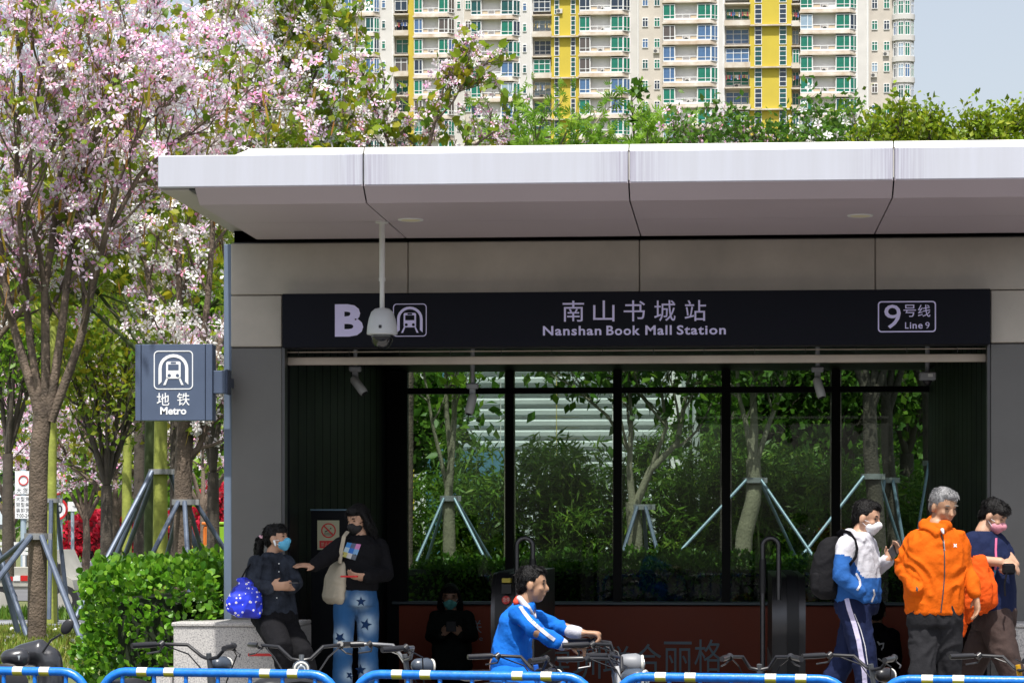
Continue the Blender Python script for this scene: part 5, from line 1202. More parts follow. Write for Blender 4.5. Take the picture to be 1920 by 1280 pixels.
mb = MB(); mb.limb([p.j((1767, 993, -.128)), p.j((1770, 1003, -.150))], [.017, .006], 10, flat=.5); fuse(mb, 'undershirt', whitec, p.o, .008, 2)
p.hair(hair_g, 'short'); p.eyes(M('brow_grey', (.12, .11, .10), .8), True)
for a in ((1727, 1392, .05), (1780, 1392, .14)): shoe(p.o, p.j(a), p.f, shoe_b)

# ---- student with the backpack
p = Person('student in a white and blue hooded jacket with black backpack looking at a phone', -2.1, 68); p.root((1606, 1400))
p.head((1626, 970), 66, 16, .95, (1611, 1006))
mb = MB(); p.torso([(1609, 1130, 0, .150, .135), (1607, 1108, 0, .165, .15), (1605, 1075, 0, .168, .145), (1604, 1045, 0, .172, .135), (1606, 1022, 0, .168, .115), (1609, 1008, 0, .12, .09), (1611, 998, 0, .07, .075)], mb)
p.arm(mb, [(1586, 1022, -.16), (1577, 1080, -.21), (1611, 1106, -.22)], [.062, .059, .047]); p.arm(mb, [(1628, 1022, .16), (1644, 1070, .18), (1664, 1050, .02)], [.060, .054, .042])
mb.limb([p.j((1594, 1002, -.1)), p.j((1590, 1005, .06)), p.j((1612, 1000, .12))], [.04, .046, .03], 10); mb.limb([p.j((1594, 1002, -.1)), p.j((1616, 1012, -.13)), p.j((1626, 1014, -.02))], [.034, .028, .02], 10)
bz = lambda c: WZ(1061, -2.1, 1600)+.075*math.tanh((WX(1604, -2.1)-c.x)/.035)
hd = fuse(mb, 'hooded_jacket', [whitec, bluec], p.o, .010, 5, wr=(.006, 11, 6), colour=lambda c: 1 if c.z < bz(c) else 0)
ribbon(hd, [(1605, 1074), (1612, 1086), (1613, 1096), (1607, 1106)], 4, -2.1, 'pocket_trim', whitec); ribbon(hd, [(1638, 1104), (1640, 1114), (1634, 1128)], 3, -2.1, 'pocket_trim', whitec)
mb = MB(); p.torso([(1607, 1110, 0, .135, .125), (1606, 1135, 0, .145, .135), (1606, 1150, 0, .13, .12)], mb)
p.arm(mb, [(1600, 1142, -.07), (1618, 1220, -.10), (1628, 1300, -.08), (1630, 1385, -.06)], [.10, .08, .066, .06]); p.arm(mb, [(1606, 1142, .08), (1592, 1215, .10), (1552, 1292, .10), (1535, 1330, .10)], [.10, .08, .066, .06])
tr = fuse(mb, 'track_trousers', navy, p.o, .011, 4, wr=(.010, 10, 5))
ribbon(tr, [(1586, 1116), (1592, 1140), (1602, 1170), (1610, 1200), (1615, 1230), (1620, 1255), (1622, 1285)], 9, -2.1, 'side_stripe', fab('stripe_lilac', (.55, .52, .72)))
ribbon(tr, [(1602, 1150), (1614, 1180), (1622, 1210), (1627, 1245)], 1.6, -2.1, 'piping', whitec)
p.inner(None, [([(1600, 1130, -.07), (1618, 1220, -.10), (1629, 1320, -.08), (1630, 1390, -.06)], [.07, .05, .04, .035]), ([(1606, 1130, .08), (1592, 1215, .1), (1550, 1295, .1), (1533, 1335, .10)], [.07, .05, .04, .035])], [([(1611, 1005), (1605, 1060), (1606, 1130)], [.06, .10, .10]), ([(1608, 1015), (1586, 1024, -.16), (1577, 1080, -.21), (1612, 1105, -.22)], [.05, .045, .04, .028]), ([(1610, 1015), (1628, 1024, .16), (1644, 1070, .18), (1665, 1049, .0)], [.05, .045, .04, .027])])
hand(p.body, p.j((1665, 1049, .0)), Vector((.5, -.2, .8)), Vector((-.3, -.9, .2)), .45, -1, .95); p.finish()
p.mask(mask_w); p.hair(hair_b, 'short'); p.eyes()
c = p.j((1669, 1040, -.08)); MB().box(-.035, .035, -.004, .004, -.07, .07, bv=.003).build('held', joint_m, None)
ph = bpy.data.objects['held']; ph.name = 'smartphone'; ph.location = c; ph.rotation_euler = (R(-20), R(58), R(30)); tag(ph, 'slim phone held up by the student', 'phone')
for a in ((1630, 1390, -.06), (1535, 1332, .10)): shoe(p.o, p.j(a), p.f, shoe_w)
yb = -2.1; q = Wp(1553, 1062, yb)
bpk = empty('backpack', (q.x, yb, Wp(1553, 1122, yb).z), 'black backpack worn by the student in white and blue', 'backpack')
mb = MB(); l, f, u = axes(68)
mb.loft([ring(Wp(x, y, yb), l, f, hw, hd) for x, y, hw, hd in ((1557, 1122, .10, .055), (1554, 1110, .15, .10), (1553, 1075, .155, .105), (1556, 1040, .15, .09), (1560, 1015, .12, .06), (1563, 1006, .07, .035))])
bo = fuse(mb, 'pack_body', fab('backpack_black', (.012, .012, .014)), bpk, .011, 5, wr=(.005, 9, 7))
mb = MB(); mb.loft([ring(Wp(x, y, yb-.03), l, f, hw, hd) for x, y, hw, hd in ((1546, 1117, .08, .03), (1540, 1105, .12, .05), (1541, 1075, .12, .05), (1546, 1066, .09, .03))]); fuse(mb, 'front_pocket', fab('backpack_black', (.012, .012, .014)), bpk, .011, 4)
bvh = surf(hd); st = [on(bvh, q_, yb) for q_ in ((1573, 1003), (1582, 997), (1594, 1000), (1603, 1012), (1607, 1028), (1604, 1044), (1594, 1057))]
MB().tube([v+Vector((0, -.008, 0)) for v in st], .026, 8, flat=.35, up=(0, -1, 0)).build('shoulder_strap', blackc, bpk)

# ---- woman in the pink mask with the jacket over her arm
p = Person('woman in a navy t-shirt and pink mask with an orange jacket over her arm', -2.0, 48); p.root((1860, 1400))
p.head((1864, 967), 62, 30, .94, (1843, 996))
mb = MB(); p.torso([(1866, 1150, 0, .155, .115), (1866, 1110, 0, .150, .112), (1862, 1075, 0, .150, .115), (1854, 1040, 0, .165, .115), (1847, 1015, 0, .16, .10), (1844, 1003, 0, .11, .08), (1842, 996, 0, .07, .07)], mb)
p.arm(mb, [(1823, 1015, -.08), (1828, 1043, -.11)], [.07, .066]); p.arm(mb, [(1868, 1015, .08), (1884, 1038, .08)], [.068, .062])
ts = fuse(mb, 'shirt', navy, p.o, .010, 5, wr=(.005, 11, 6))
mb = MB(); p.torso([(1866, 1140, 0, .15, .115), (1864, 1165, 0, .155, .12), (1862, 1178, 0, .14, .11)], mb)
p.arm(mb, [(1868, 1168, -.05), (1884, 1228, -.12), (1912, 1300, -.10), (1925, 1372, -.08)], [.105, .086, .07, .066]); p.arm(mb, [(1858, 1168, .06), (1832, 1225, .10), (1808, 1300, .14), (1795, 1340, .15)], [.105, .086, .07, .066])
fuse(mb, 'trousers', brownc, p.o, .011, 4, wr=(.011, 10, 5))
p.inner(None, [([(1868, 1150, -.05), (1884, 1228, -.12), (1924, 1378, -.08)], [.07, .05, .035]), ([(1858, 1150, .06), (1832, 1225, .10), (1793, 1344, .15)], [.07, .05, .035])], [([(1843, 1000), (1856, 1060), (1866, 1140)], [.055, .10, .10]), ([(1848, 1020), (1828, 1024, -.08), (1830, 1051, -.13), (1876, 1053, -.20)], [.045, .042, .040, .03]), ([(1846, 1012), (1868, 1017, .08), (1892, 1048, .04), (1903, 1058, -.12)], [.05, .048, .042, .03])])
hand(p.body, p.j((1876, 1053, -.20)), Vector((1, -.1, -.25)), Vector((0, .5, -1)), .5, 1, .95); hand(p.body, p.j((1903, 1056, -.12)), Vector((-.35, -.7, -.25)), Vector((-1, .3, -.2)), .55, -1, .95); p.finish()
p.mask(mask_p); p.hair(hair_b, 'fringe'); p.eyes(None, True)
for a in ((1924, 1376, -.08), (1793, 1344, .15)): shoe(p.o, p.j(a), p.f, shoe_b)
q = p.j((1893, 1066, -.24)); w_o = empty('wallet', q, 'small black wallet with strap held by the woman in pink mask', 'wallet')
mb = MB(); mb.box(q.x-.045, q.x+.035, q.y-.02, q.y+.03, q.z-.035, q.z+.035, bv=.012); mb.build('case', blackc, w_o); MB().tube([q+Vector((-.02, -.03, -.02)), q+Vector((-.035, -.03, -.10)), q+Vector((-.03, -.03, -.17))], .006, 6).build('strap', blackc, w_o)
ribbon(ts, [(1868, 1008), (1867, 1030), (1868, 1050), (1866, 1068)], 4, -2.0, 'lanyard', M('lanyard_pink', (.60, .12, .25), .6)); ribbon(ts, [(1866, 1068), (1862, 1082), (1860, 1094)], 5, -2.0, 'lanyard', M('lanyard_blue', (.06, .25, .45), .6))
dj = empty('folded_jacket', p.j((1830, 1198, -.2)), 'orange red jacket hanging over the arm of the woman in pink mask', 'jacket'); mb = MB()
for a in [[(1820, 1050, -.16), (1812, 1090, -.2), (1808, 1140, -.2), (1806, 1190, -.18)], [(1832, 1050, -.2), (1826, 1095, -.24), (1822, 1135, -.24), (1816, 1168, -.22)], [(1840, 1050, -.2), (1846, 1095, -.24), (1848, 1125, -.24), (1838, 1150, -.22)], [(1845, 1054, -.16), (1856, 1100, -.2), (1858, 1130, -.2), (1846, 1146, -.18)]]:
    mb.limb([p.j(v) for v in a], [.035, .045, .042, .015], 10, flat=.55, up=(0, 1, 0))
fuse(mb, 'cloth', orange2, dj, .009, 4, wr=(.010, 16, 5))

# ---- seated woman with the blue bag
p = Person('woman in a dark patterned shirt and blue mask sitting on the granite plinth', -.78, 60); p.root((520, 1370))
p.head((519, 1009), 76, -6, .88, (511, 1040))
mb = MB(); p.torso([(517, 1152, 0, .165, .13), (514, 1130, 0, .160, .13), (510, 1100, 0, .155, .125), (508, 1072, 0, .160, .115), (508, 1053, 0, .145, .095), (510, 1043, 0, .09, .075), (511, 1036, 0, .058, .06)], mb)
p.arm(mb, [(480, 1058, -.12), (472, 1096, -.18), (503, 1101, -.24)], [.066, .060, .046]); p.arm(mb, [(537, 1057, .10), (553, 1094, .06), (545, 1103, -.10)], [.064, .056, .042])
mb.limb([p.j((500, 1040, -.06)), p.j((514, 1050, -.09)), p.j((525, 1040, -.05))], [.02, .018, .02], 8)
sh = fuse(mb, 'shirt', shirtd, p.o, .010, 4, wr=(.007, 11, 7))
for y in (1056, 1071, 1120): patch(sh, [(523+math.cos(k)*1.3-(y > 1100)*4, y+math.sin(k)*1.3) for k in np.linspace(0, 5.5, 7)], -.78, 'button', mtx)
mb = MB(); p.torso([(515, 1140, 0, .15, .13), (515, 1160, 0, .17, .15), (516, 1172, 0, .15, .13)], mb)
p.arm(mb, [(505, 1168, -.08), (528, 1215, -.34), (533, 1252, -.28)], [.10, .078, .06]); p.arm(mb, [(530, 1168, .08), (568, 1225, -.16), (585, 1300, -.10), (592, 1345, -.08)], [.10, .078, .06, .055])
fuse(mb, 'trousers', blackc, p.o, .011, 5, wr=(.006, 9, 5))
p.inner(None, [([(505, 1160, -.08), (528, 1215, -.34), (535, 1268, -.26)], [.06, .045, .034]), ([(530, 1160, .08), (568, 1225, -.16), (592, 1355, -.08)], [.06, .045, .034])], [([(511, 1045), (510, 1095), (515, 1150)], [.05, .09, .09]), ([(508, 1052), (480, 1060, -.12), (472, 1096, -.18), (506, 1100, -.25)], [.045, .045, .04, .027]), ([(510, 1052), (537, 1059, .10), (553, 1094, .06), (543, 1101, -.13)], [.045, .042, .038, .026])])
hand(p.body, p.j((508, 1099, -.25)), Vector((1, -.1, .03)), Vector((0, .8, .3)), .35, 1, .92); hand(p.body, p.j((546, 1104, -.14)), Vector((-.8, -.5, .1)), Vector((.2, .3, 1)), .45, -1, .9); p.finish()
p.mask(mask_b); p.eyes()
def tail(mb, P): mb.limb([P(0, -.10, .03), P(.0, -.145, .0), P(.0, -.165, -.07), P(.0, -.18, -.15), P(0, -.19, -.21)], [.024, .034, .036, .026, .008], 10); mb.limb([P(.06, .03, .06), P(.068, .05, .0)], [.02, .008], 8)
p.hair(hair_b, 'fringe', tail); MB().lathe(p.HP(0, -.118, .025)-Vector((0, 0, .012)), [(.024, 0), (.03, .003), (.03, .021), (.024, .024)], 12).build('hair_tie', M('tie_pink', (.7, .4, .5), .7), p.o)
MB().limb([p.HP(-.085, .012, -.022), p.HP(-.083, .018, -.055)], [.009, .006], 8).build('earbud', mtx, p.o)
shoe(p.o, p.j((536, 1268, -.26)), p.f, shoe_b, .9); shoe(p.o, p.j((592, 1352, -.08)), p.f, shoe_b, .9)
c = p.j((547, 1092, -.28)); ph = MB().box(c.x-.012, c.x+.05, c.y-.04, c.y+.05, c.z-.005, c.z+.004, bv=.003).build('smartphone', joint_m, None); tag(ph, 'dark phone held in both hands of the seated woman', 'phone')
def bagmat():
    m, t, b = _bsdf('bag_blue_floral'); N = t.nodes; L = t.links; tc = N.new('ShaderNodeTexCoord'); v = N.new('ShaderNodeTexVoronoi'); v.inputs['Scale'].default_value = 34
    r = N.new('ShaderNodeValToRGB'); r.color_ramp.interpolation = 'CONSTANT'; e = r.color_ramp.elements; e[0].color = (.6, .5, .25, 1); e[1].position = .16; e[1].color = (.70, .68, .85, 1); x = e.new(.30); x.color = (.012, .035, .62, 1)
    nz = N.new('ShaderNodeTexNoise'); nz.inputs['Scale'].default_value = 9; mx = N.new('ShaderNodeMix'); mx.data_type = 'RGBA'; mr = N.new('ShaderNodeMath'); mr.operation = 'GREATER_THAN'; mr.inputs[1].default_value = .56
    L.new(tc.outputs['Object'], v.inputs[0]); L.new(v.outputs['Distance'], r.inputs[0]); L.new(tc.outputs['Object'], nz.inputs[0]); L.new(nz.outputs[0], mr.inputs[0]); L.new(mr.outputs[0], mx.inputs[0]); L.new(r.outputs[0], mx.inputs[6]); mx.inputs[7].default_value = (.006, .012, .30, 1)
    L.new(mx.outputs[2], b.inputs['Base Color']); b.inputs['Roughness'].default_value = .5; return m
bg_ = empty('shoulder_bag', Wp(460, 1160, -1.0), 'bright blue floral bag hanging from the seated woman', 'bag'); mb = MB(); l, f, u = axes(20)
mb.loft([ring(Wp(x, y, -1.02), l, f, hw, hd) for x, y, hw, hd in ((466, 1158, .08, .03), (458, 1145, .125, .055), (459, 1125, .125, .06), (463, 1105, .10, .045), (462, 1092, .06, .03), (452, 1083, .03, .02))]); fuse(mb, 'bag_body', bagmat(), bg_, .009, 4, wr=(.008, 10, 8))
MB().tube([Wp(452, 1085, -1.0), Wp(462, 1066, -.98), Wp(478, 1046, -.92), Wp(490, 1044, -.78)], .011, 8, flat=.4).build('strap', blackc, bg_)

# ---- standing woman in the star jeans
p = Person('woman in a black printed sweatshirt and star patterned jeans standing in the entrance', -.45, -28); p.root((668, 1366))
p.head((671, 973), -38, 20, .92, (677, 1004))
mb = MB(); p.torso([(669, 1106, 0, .150, .12), (669, 1090, 0, .165, .13), (672, 1065, 0, .165, .13), (675, 1040, 0, .170, .125), (676, 1022, 0, .155, .10), (677, 1010, 0, .095, .08), (677, 1003, 0, .06, .065)], mb)
p.arm(mb, [(640, 1024, -.06), (610, 1046, -.16), (590, 1060, -.22)], [.068, .058, .045]); p.arm(mb, [(709, 1026, .04), (722, 1076, .0), (690, 1080, -.20)], [.072, .066, .045])
sw = fuse(mb, 'sweatshirt', blackc, p.o, .010, 5, wr=(.006, 10, 6))
g = [(640, 1042), (651, 1016), (677, 1020), (666, 1050)]
import itertools
cols = [(.05, .25, .60), (.45, .62, .70), (.55, .52, .15), (.10, .12, .2), (.03, .16, .55), (.6, .6, .62), (.55, .2, .42), (.18, .36, .60), (.12, .14, .17)]
lerp = lambda a, b_, t: (a[0]+(b_[0]-a[0])*t, a[1]+(b_[1]-a[1])*t)
def gp(u, v): return lerp(lerp(g[1], g[2], u), lerp(g[0], g[3], u), v)
for i in range(3):
    for k in range(3): patch(sw, [gp(i/3, k/3), gp((i+1)/3, k/3), gp((i+1)/3, (k+1)/3), gp(i/3, (k+1)/3)], -.45, 'print_tile', M('print%d' % (i*3+k), cols[i*3+k], .7))
mb = MB(); p.torso([(668, 1094, 0, .135, .11), (667, 1115, 0, .155, .125), (667, 1135, 0, .15, .12)], mb)
p.arm(mb, [(646, 1130, -.03), (643, 1225, -.05), (641, 1300, -.04), (640, 1352, -.03)], [.080, .066, .074, .084]); p.arm(mb, [(689, 1130, .02), (690, 1225, .03), (692, 1300, .04), (694, 1352, .04)], [.084, .070, .080, .090])
def dye_mat():
    m, t, b = _bsdf('denim_dyed'); N = t.nodes; L = t.links; at = N.new('ShaderNodeAttribute'); at.attribute_name = 'dye'; nz = N.new('ShaderNodeTexNoise'); nz.inputs['Scale'].default_value = 14; nz.inputs['Detail'].default_value = 6; tc = N.new('ShaderNodeTexCoord'); L.new(tc.outputs['Object'], nz.inputs[0])
    ml = N.new('ShaderNodeMath'); ml.operation = 'MULTIPLY'; L.new(at.outputs['Fac'], ml.inputs[0]); L.new(nz.outputs[0], ml.inputs[1])
    r = N.new('ShaderNodeValToRGB'); e = r.color_ramp.elements; e[0].color = (.022, .085, .215, 1); e[1].position = .62; e[1].color = (.42, .55, .66, 1); L.new(ml.outputs[0], r.inputs[0]); L.new(r.outputs[0], b.inputs['Base Color']); b.inputs['Roughness'].default_value = .85; b.inputs['Specular IOR Level'].default_value = .1
    bp = N.new('ShaderNodeBump'); bp.inputs['Strength'].default_value = .4; bp.inputs['Distance'].default_value = .02; L.new(nz.outputs[0], bp.inputs['Height']); L.new(bp.outputs[0], b.inputs['Normal']); return m
jn = fuse(mb, 'jeans', dye_mat(), p.o, .011, 5, wr=(.005, 8, 4))
STARS = ((637, 1112, 9, 10), (677, 1127, 10, 0), (686, 1170, 12, 15), (637, 1195, 12, 40), (672, 1208, 9, 5), (657, 1265, 9, 20), (676, 1255, 11, 0))
bo_ = base_of(jn); nv = len(jn.data.vertices); co = np.empty(nv*3); jn.data.vertices.foreach_get('co', co); co = co.reshape(-1, 3)+np.array(bo_)
dy = np.zeros(nv)
for sx, sy, r, a0 in STARS: q_ = np.array(Wp(sx, sy, -.52)); dy = np.maximum(dy, np.exp(-(((co[:, [0, 2]]-q_[[0, 2]])**2).sum(1))/(2*(r*.95/262)**2)))
dy[co[:, 1] > -.42] *= .3
at_ = jn.data.attributes.new('dye', 'FLOAT', 'POINT'); at_.data.foreach_set('value', (dy*1.1).astype(np.float32))
for sx, sy, r, a0 in STARS:
    bvs = [(sx+(r if k % 2 == 0 else r*.42)*math.sin(R(36*k+a0)), sy-(r if k % 2 == 0 else r*.42)*math.cos(R(36*k+a0))) for k in range(10)]
    so_ = patch(jn, bvs, -.45, 'star', star_m); so_.data.transform(Matrix.Translation((0, -.004, 0)))
p.inner(None, [([(650, 1115), (643, 1225, -.05), (640, 1358, -.03)], [.05, .036, .03]), ([(686, 1115), (690, 1225, .03), (694, 1358, .04)], [.05, .036, .03])], [([(677, 1006), (674, 1050), (668, 1110)], [.05, .09, .09]), ([(675, 1018), (641, 1026, -.06), (610, 1046, -.16), (588, 1061, -.23)], [.045, .045, .04, .026]), ([(677, 1018), (708, 1028, .04), (722, 1076, 0), (688, 1080, -.21)], [.045, .045, .04, .026])])
hand(p.body, p.j((590, 1061, -.23)), Vector((-.9, -.5, .1)), Vector((0, .4, -1)), .15, 1, .95); hand(p.body, p.j((688, 1080, -.21)), Vector((-1, -.3, .0)), Vector((0, .7, .7)), .5, 1, .95); p.finish()
p.mask(mask_k, blackc); p.eyes(None, True); p.hair(hair_b, 'long')
for a in ((643, 1356, 0), (690, 1356, .04)): shoe(p.o, p.j(a), p.f, shoe_b, .95)
c = p.j((655, 1080, -.30)); ph = MB().box(c.x-.06, c.x+.06, c.y-.03, c.y+.03, c.z-.006, c.z+.006, bv=.003).build('smartphone', red_m, None); tag(ph, 'red phone in the hand of the woman in star jeans', 'phone')
tb = empty('tote_bag', Wp(622, 1132, -.3), 'cream canvas tote bag on the shoulder of the woman in star jeans', 'bag'); mb = MB(); l, f, u = axes(-50)
mb.loft([ring(Wp(x, y, -.49), l, f, hw, hd) for x, y, hw, hd in ((627, 1131, .10, .02), (625, 1120, .13, .04), (629, 1085, .12, .045), (634, 1060, .09, .03), (637, 1052, .07, .018))]); fuse(mb, 'bag_body', fab('canvas_cream', (.46, .41, .32)), tb, .009, 4, wr=(.007, 10, 6))
MB().tube([Wp(637, 1055, -.57), Wp(640, 1030, -.61), Wp(645, 1005, -.59), Wp(652, 996, -.51)], .014, 8, flat=.35, up=(0, -1, 0)).build('strap', fab('canvas_cream', (.46, .41, .32)), tb)

# ---- woman in the teal mask, down on the stairs in the dark hall
p = Person('woman in dark clothes and teal mask holding a phone in the dark hall', 4.5, 0, -.66); p.root((845, 1420))
p.head((844, 1118), 4, 14, 1.0, (845, 1143))
mb = MB(); p.torso([(847, 1275, 0, .19, .14), (847, 1230, 0, .18, .14), (847, 1190, 0, .17, .13), (846, 1165, 0, .17, .12), (846, 1153, 0, .15, .10), (845, 1143, 0, .07, .07)], mb)
p.arm(mb, [(818, 1158), (809, 1192, -.05), (828, 1190, -.25)], [.07, .06, .045]); p.arm(mb, [(875, 1158), (886, 1192, -.05), (865, 1190, -.25)], [.07, .06, .045]); fuse(mb, 'coat', fab('coat_grey_green', (.018, .022, .020)), p.o, .012, 5, wr=(.006, 9, 5))
mb = MB(); p.arm(mb, [(836, 1260), (835, 1340), (834, 1410)], [.10, .08, .06]); p.arm(mb, [(858, 1260), (858, 1340), (860, 1410)], [.10, .08, .06]); fuse(mb, 'trousers', blackc, p.o, .013, 4)
p.inner(None, [], [([(845, 1146), (846, 1190), (847, 1260)], [.05, .09, .09]), ([(845, 1155), (818, 1160), (809, 1192, -.05), (829, 1189, -.27)], [.045, .045, .035, .026]), ([(845, 1155), (875, 1160), (886, 1192, -.05), (864, 1189, -.27)], [.045, .045, .035, .026])])
hand(p.body, p.j((829, 1189, -.27)), Vector((.8, -.2, .7)), Vector((.3, 1, 0)), .5, 1, .95); hand(p.body, p.j((864, 1189, -.27)), Vector((-.8, -.2, .7)), Vector((-.3, 1, 0)), .5, -1, .95); p.finish(.008)
p.mask(mask_t); p.eyes(None, True); p.hair(hair_b, 'long')
c = p.j((846, 1175, -.30)); ph = MB().box(c.x-.045, c.x+.045, c.y-.005, c.y+.005, c.z-.04, c.z+.05, bv=.003).build('smartphone', joint_m, None); tag(ph, 'phone held by the woman in teal mask', 'phone')
# ---- figure in the black hooded top, back turned
p = Person('person in a black hooded top with white back print going down the dark hall', 4.9, 180, -.9); p.root((1645, 1450))
p.head((1643, 1148), 176, 10, 1.0, (1644, 1172))
mb = MB(); p.torso([(1646, 1300, 0, .19, .14), (1646, 1250, 0, .19, .14), (1646, 1215, 0, .185, .13), (1645, 1192, 0, .175, .12), (1645, 1182, 0, .13, .10), (1644, 1172, 0, .07, .07)], mb)
p.arm(mb, [(1619, 1192), (1612, 1232, .05), (1616, 1270, -.02)], [.075, .065, .05]); p.arm(mb, [(1672, 1192), (1678, 1232, .05), (1674, 1270, -.02)], [.075, .065, .05]); mb.ell(p.j((1644, 1178, -.07)), .09, .05, .06)
hh = fuse(mb, 'hooded_top', fab('hood_black', (.010, .010, .012)), p.o, .012, 5, wr=(.006, 9, 5))
for poly in ([(1644, 1202), (1646, 1201), (1648, 1206), (1656, 1204), (1657, 1206), (1648, 1209)], [(1655, 1204), (1658, 1204), (1657, 1214), (1653, 1218), (1652, 1216), (1655, 1212)]): patch(hh, poly, 4.9, 'back_print', mtx)
mb = MB(); p.arm(mb, [(1636, 1290), (1635, 1370), (1634, 1440)], [.10, .08, .06]); p.arm(mb, [(1656, 1290), (1656, 1370), (1656, 1440)], [.10, .08, .06]); fuse(mb, 'trousers', blackc, p.o, .013, 4)
p.inner(None, [], [([(1644, 1175), (1645, 1215), (1646, 1290)], [.05, .09, .09]), ([(1644, 1185), (1619, 1194), (1612, 1232, .05), (1616, 1276, -.03)], [.045, .045, .035, .026]), ([(1644, 1185), (1672, 1194), (1678, 1232, .05), (1674, 1276, -.03)], [.045, .045, .035, .026])]); 
hand(p.body, p.j((1616, 1276, -.03)), Vector((0, 0, -1)), Vector((1, 0, 0)), .4, 1, .95); hand(p.body, p.j((1674, 1276, -.03)), Vector((0, 0, -1)), Vector((-1, 0, 0)), .4, -1, .95); p.finish(.009); p.hair(hair_b, 'short')
# ---- man in white far away by the truck
p = Person('man in a white shirt standing by the small truck', 41, 200, -.63); p.root((170, 1152)); s_ = 1.15
p.head((169, 1041), 190, 0, 1.0, (170, 1050))
mb = MB(); p.torso([(171, 1100, 0, .20, .14), (171, 1080, 0, .20, .14), (171, 1062, 0, .20, .13), (170, 1056, 0, .17, .11), (170, 1050, 0, .07, .07)], mb); p.arm(mb, [(155, 1059), (152, 1076, .1), (158, 1086, -.1)], [.08, .06, .05]); p.arm(mb, [(186, 1059), (190, 1076, .1), (182, 1086, -.1)], [.08, .06, .05]); fuse(mb, 'shirt', whitec, p.o, .02, 3)
mb = MB(); p.arm(mb, [(165, 1098), (164, 1124), (163, 1146)], [.12, .10, .08]); p.arm(mb, [(177, 1098), (178, 1124), (179, 1146)], [.12, .10, .08]); mb.ell(p.j((171, 1098)), .19, .14, .12); fuse(mb, 'trousers', fab('trousers_grey', (.25, .24, .26)), p.o, .02, 3)
p.inner(None, [], [([(170, 1052), (171, 1075), (171, 1098)], [.05, .1, .1]), ([(170, 1058), (155, 1060), (152, 1076, .1), (160, 1088, -.12)], [.05, .05, .04, .03]), ([(170, 1058), (186, 1060), (190, 1076, .1), (180, 1088, -.12)], [.05, .05, .04, .03])])
hand(p.body, p.j((160, 1088, -.12)), Vector((1, 0, -.3)), Vector((0, -1, 0)), .4, 1, 1); hand(p.body, p.j((180, 1088, -.12)), Vector((-1, 0, -.3)), Vector((0, -1, 0)), .4, -1, 1); p.finish(.012); p.hair(hair_b, 'short')
for a in ((163, 1148), (179, 1148)): shoe(p.o, p.j(a), p.f, shoe_b)
# ---- boy riding past
p = Person('boy in a bright blue school jacket with white stripe riding a bicycle', -5.3, 86, -.15, skin2); p.root((960, 1500))
p.head((999, 1095), 84, 4, .84, (984, 1128))
mb = MB(); p.torso([(958, 1262, 0, .128, .098), (958, 1240, 0, .130, .098), (961, 1205, 0, .130, .093), (966, 1175, 0, .132, .086), (971, 1154, 0, .135, .078), (979, 1140, 0, .095, .062), (984, 1129, 0, .05, .05)], mb)
p.arm(mb, [(973, 1150, -.15), (1005, 1182, -.20), (1046, 1204, -.18)], [.048, .041, .034]); p.arm(mb, [(982, 1150, .15), (1036, 1172, .20), (1075, 1184, .17)], [.046, .040, .034])
jb = fuse(mb, 'school_jacket', brightb, p.o, .009, 3, wr=(.012, 8, 4))
ribbon(jb, [(975, 1135), (982, 1146), (993, 1160), (1008, 1174), (1025, 1188), (1040, 1199)], 7, -5.3, 'white_stripe', whitec)
for a, b_ in (((1040, 1201, -.18), (1054, 1207, -.18)), ((1070, 1183, .17), (1083, 1185, .17))): mbc = MB(); mbc.limb([p.j(a), p.j(b_)], [.037, .034], 14); mbc.build('cuff', whitec, jb)
mbc = MB(); mbc.limb([p.j((968, 1128, -.06)), p.j((974, 1120, .03)), p.j((985, 1122, .06))], [.02, .022, .018], 8); fuse(mbc, 'red_scarf', M('scarf_red', (.62, .05, .02), .8), p.o, .007, 3)
mbc = MB(); mbc.limb([p.j((974, 1121, -.06)), p.j((990, 1140, -.09)), p.j((1001, 1156, -.06))], [.018, .018, .012], 8); mbc.limb([p.j((984, 1121, .05)), p.j((996, 1140, .04)), p.j((1003, 1156, -.02))], [.018, .018, .012], 8); fuse(mbc, 'collar', whitec, p.o, .007, 3)
mb = MB(); p.torso([(955, 1250, 0, .12, .095), (957, 1268, 0, .13, .105), (960, 1280, 0, .12, .10)], mb)
p.arm(mb, [(950, 1272, -.08), (1042, 1290, -.10), (1020, 1385, -.10)], [.090, .070, .055]); p.arm(mb, [(950, 1272, .08), (1046, 1310, .10), (1005, 1430, .10)], [.090, .070, .055]); fuse(mb, 'trousers', brightb, p.o, .011, 5, wr=(.006, 9, 5))
p.inner(None, [([(950, 1260, -.08), (1042, 1290, -.10), (1018, 1395, -.10)], [.06, .045, .035]), ([(950, 1260, .08), (1046, 1310, .1), (1003, 1440, .1)], [.06, .045, .035])], [([(983, 1132), (962, 1180), (948, 1250)], [.05, .08, .09]), ([(978, 1146), (973, 1152, -.15), (1005, 1182, -.20), (1060, 1210, -.18)], [.045, .045, .038, .026]), ([(980, 1146), (982, 1152, .15), (1036, 1172, .20), (1090, 1186, .17)], [.045, .042, .038, .026])])
hand(p.body, p.j((1062, 1209, -.18)), Vector((1, .0, -.12)), Vector((0, .1, -1)), .95, -1, .95); hand(p.body, p.j((1090, 1186, .17)), Vector((1, .0, -.05)), Vector((0, -.1, -1)), .95, 1, .95); p.finish()
p.hair(hair_b, 'short'); p.eyes()
for a in ((1018, 1395, -.1), (1003, 1440, .1)): shoe(p.o, p.j(a), p.f, shoe_w)
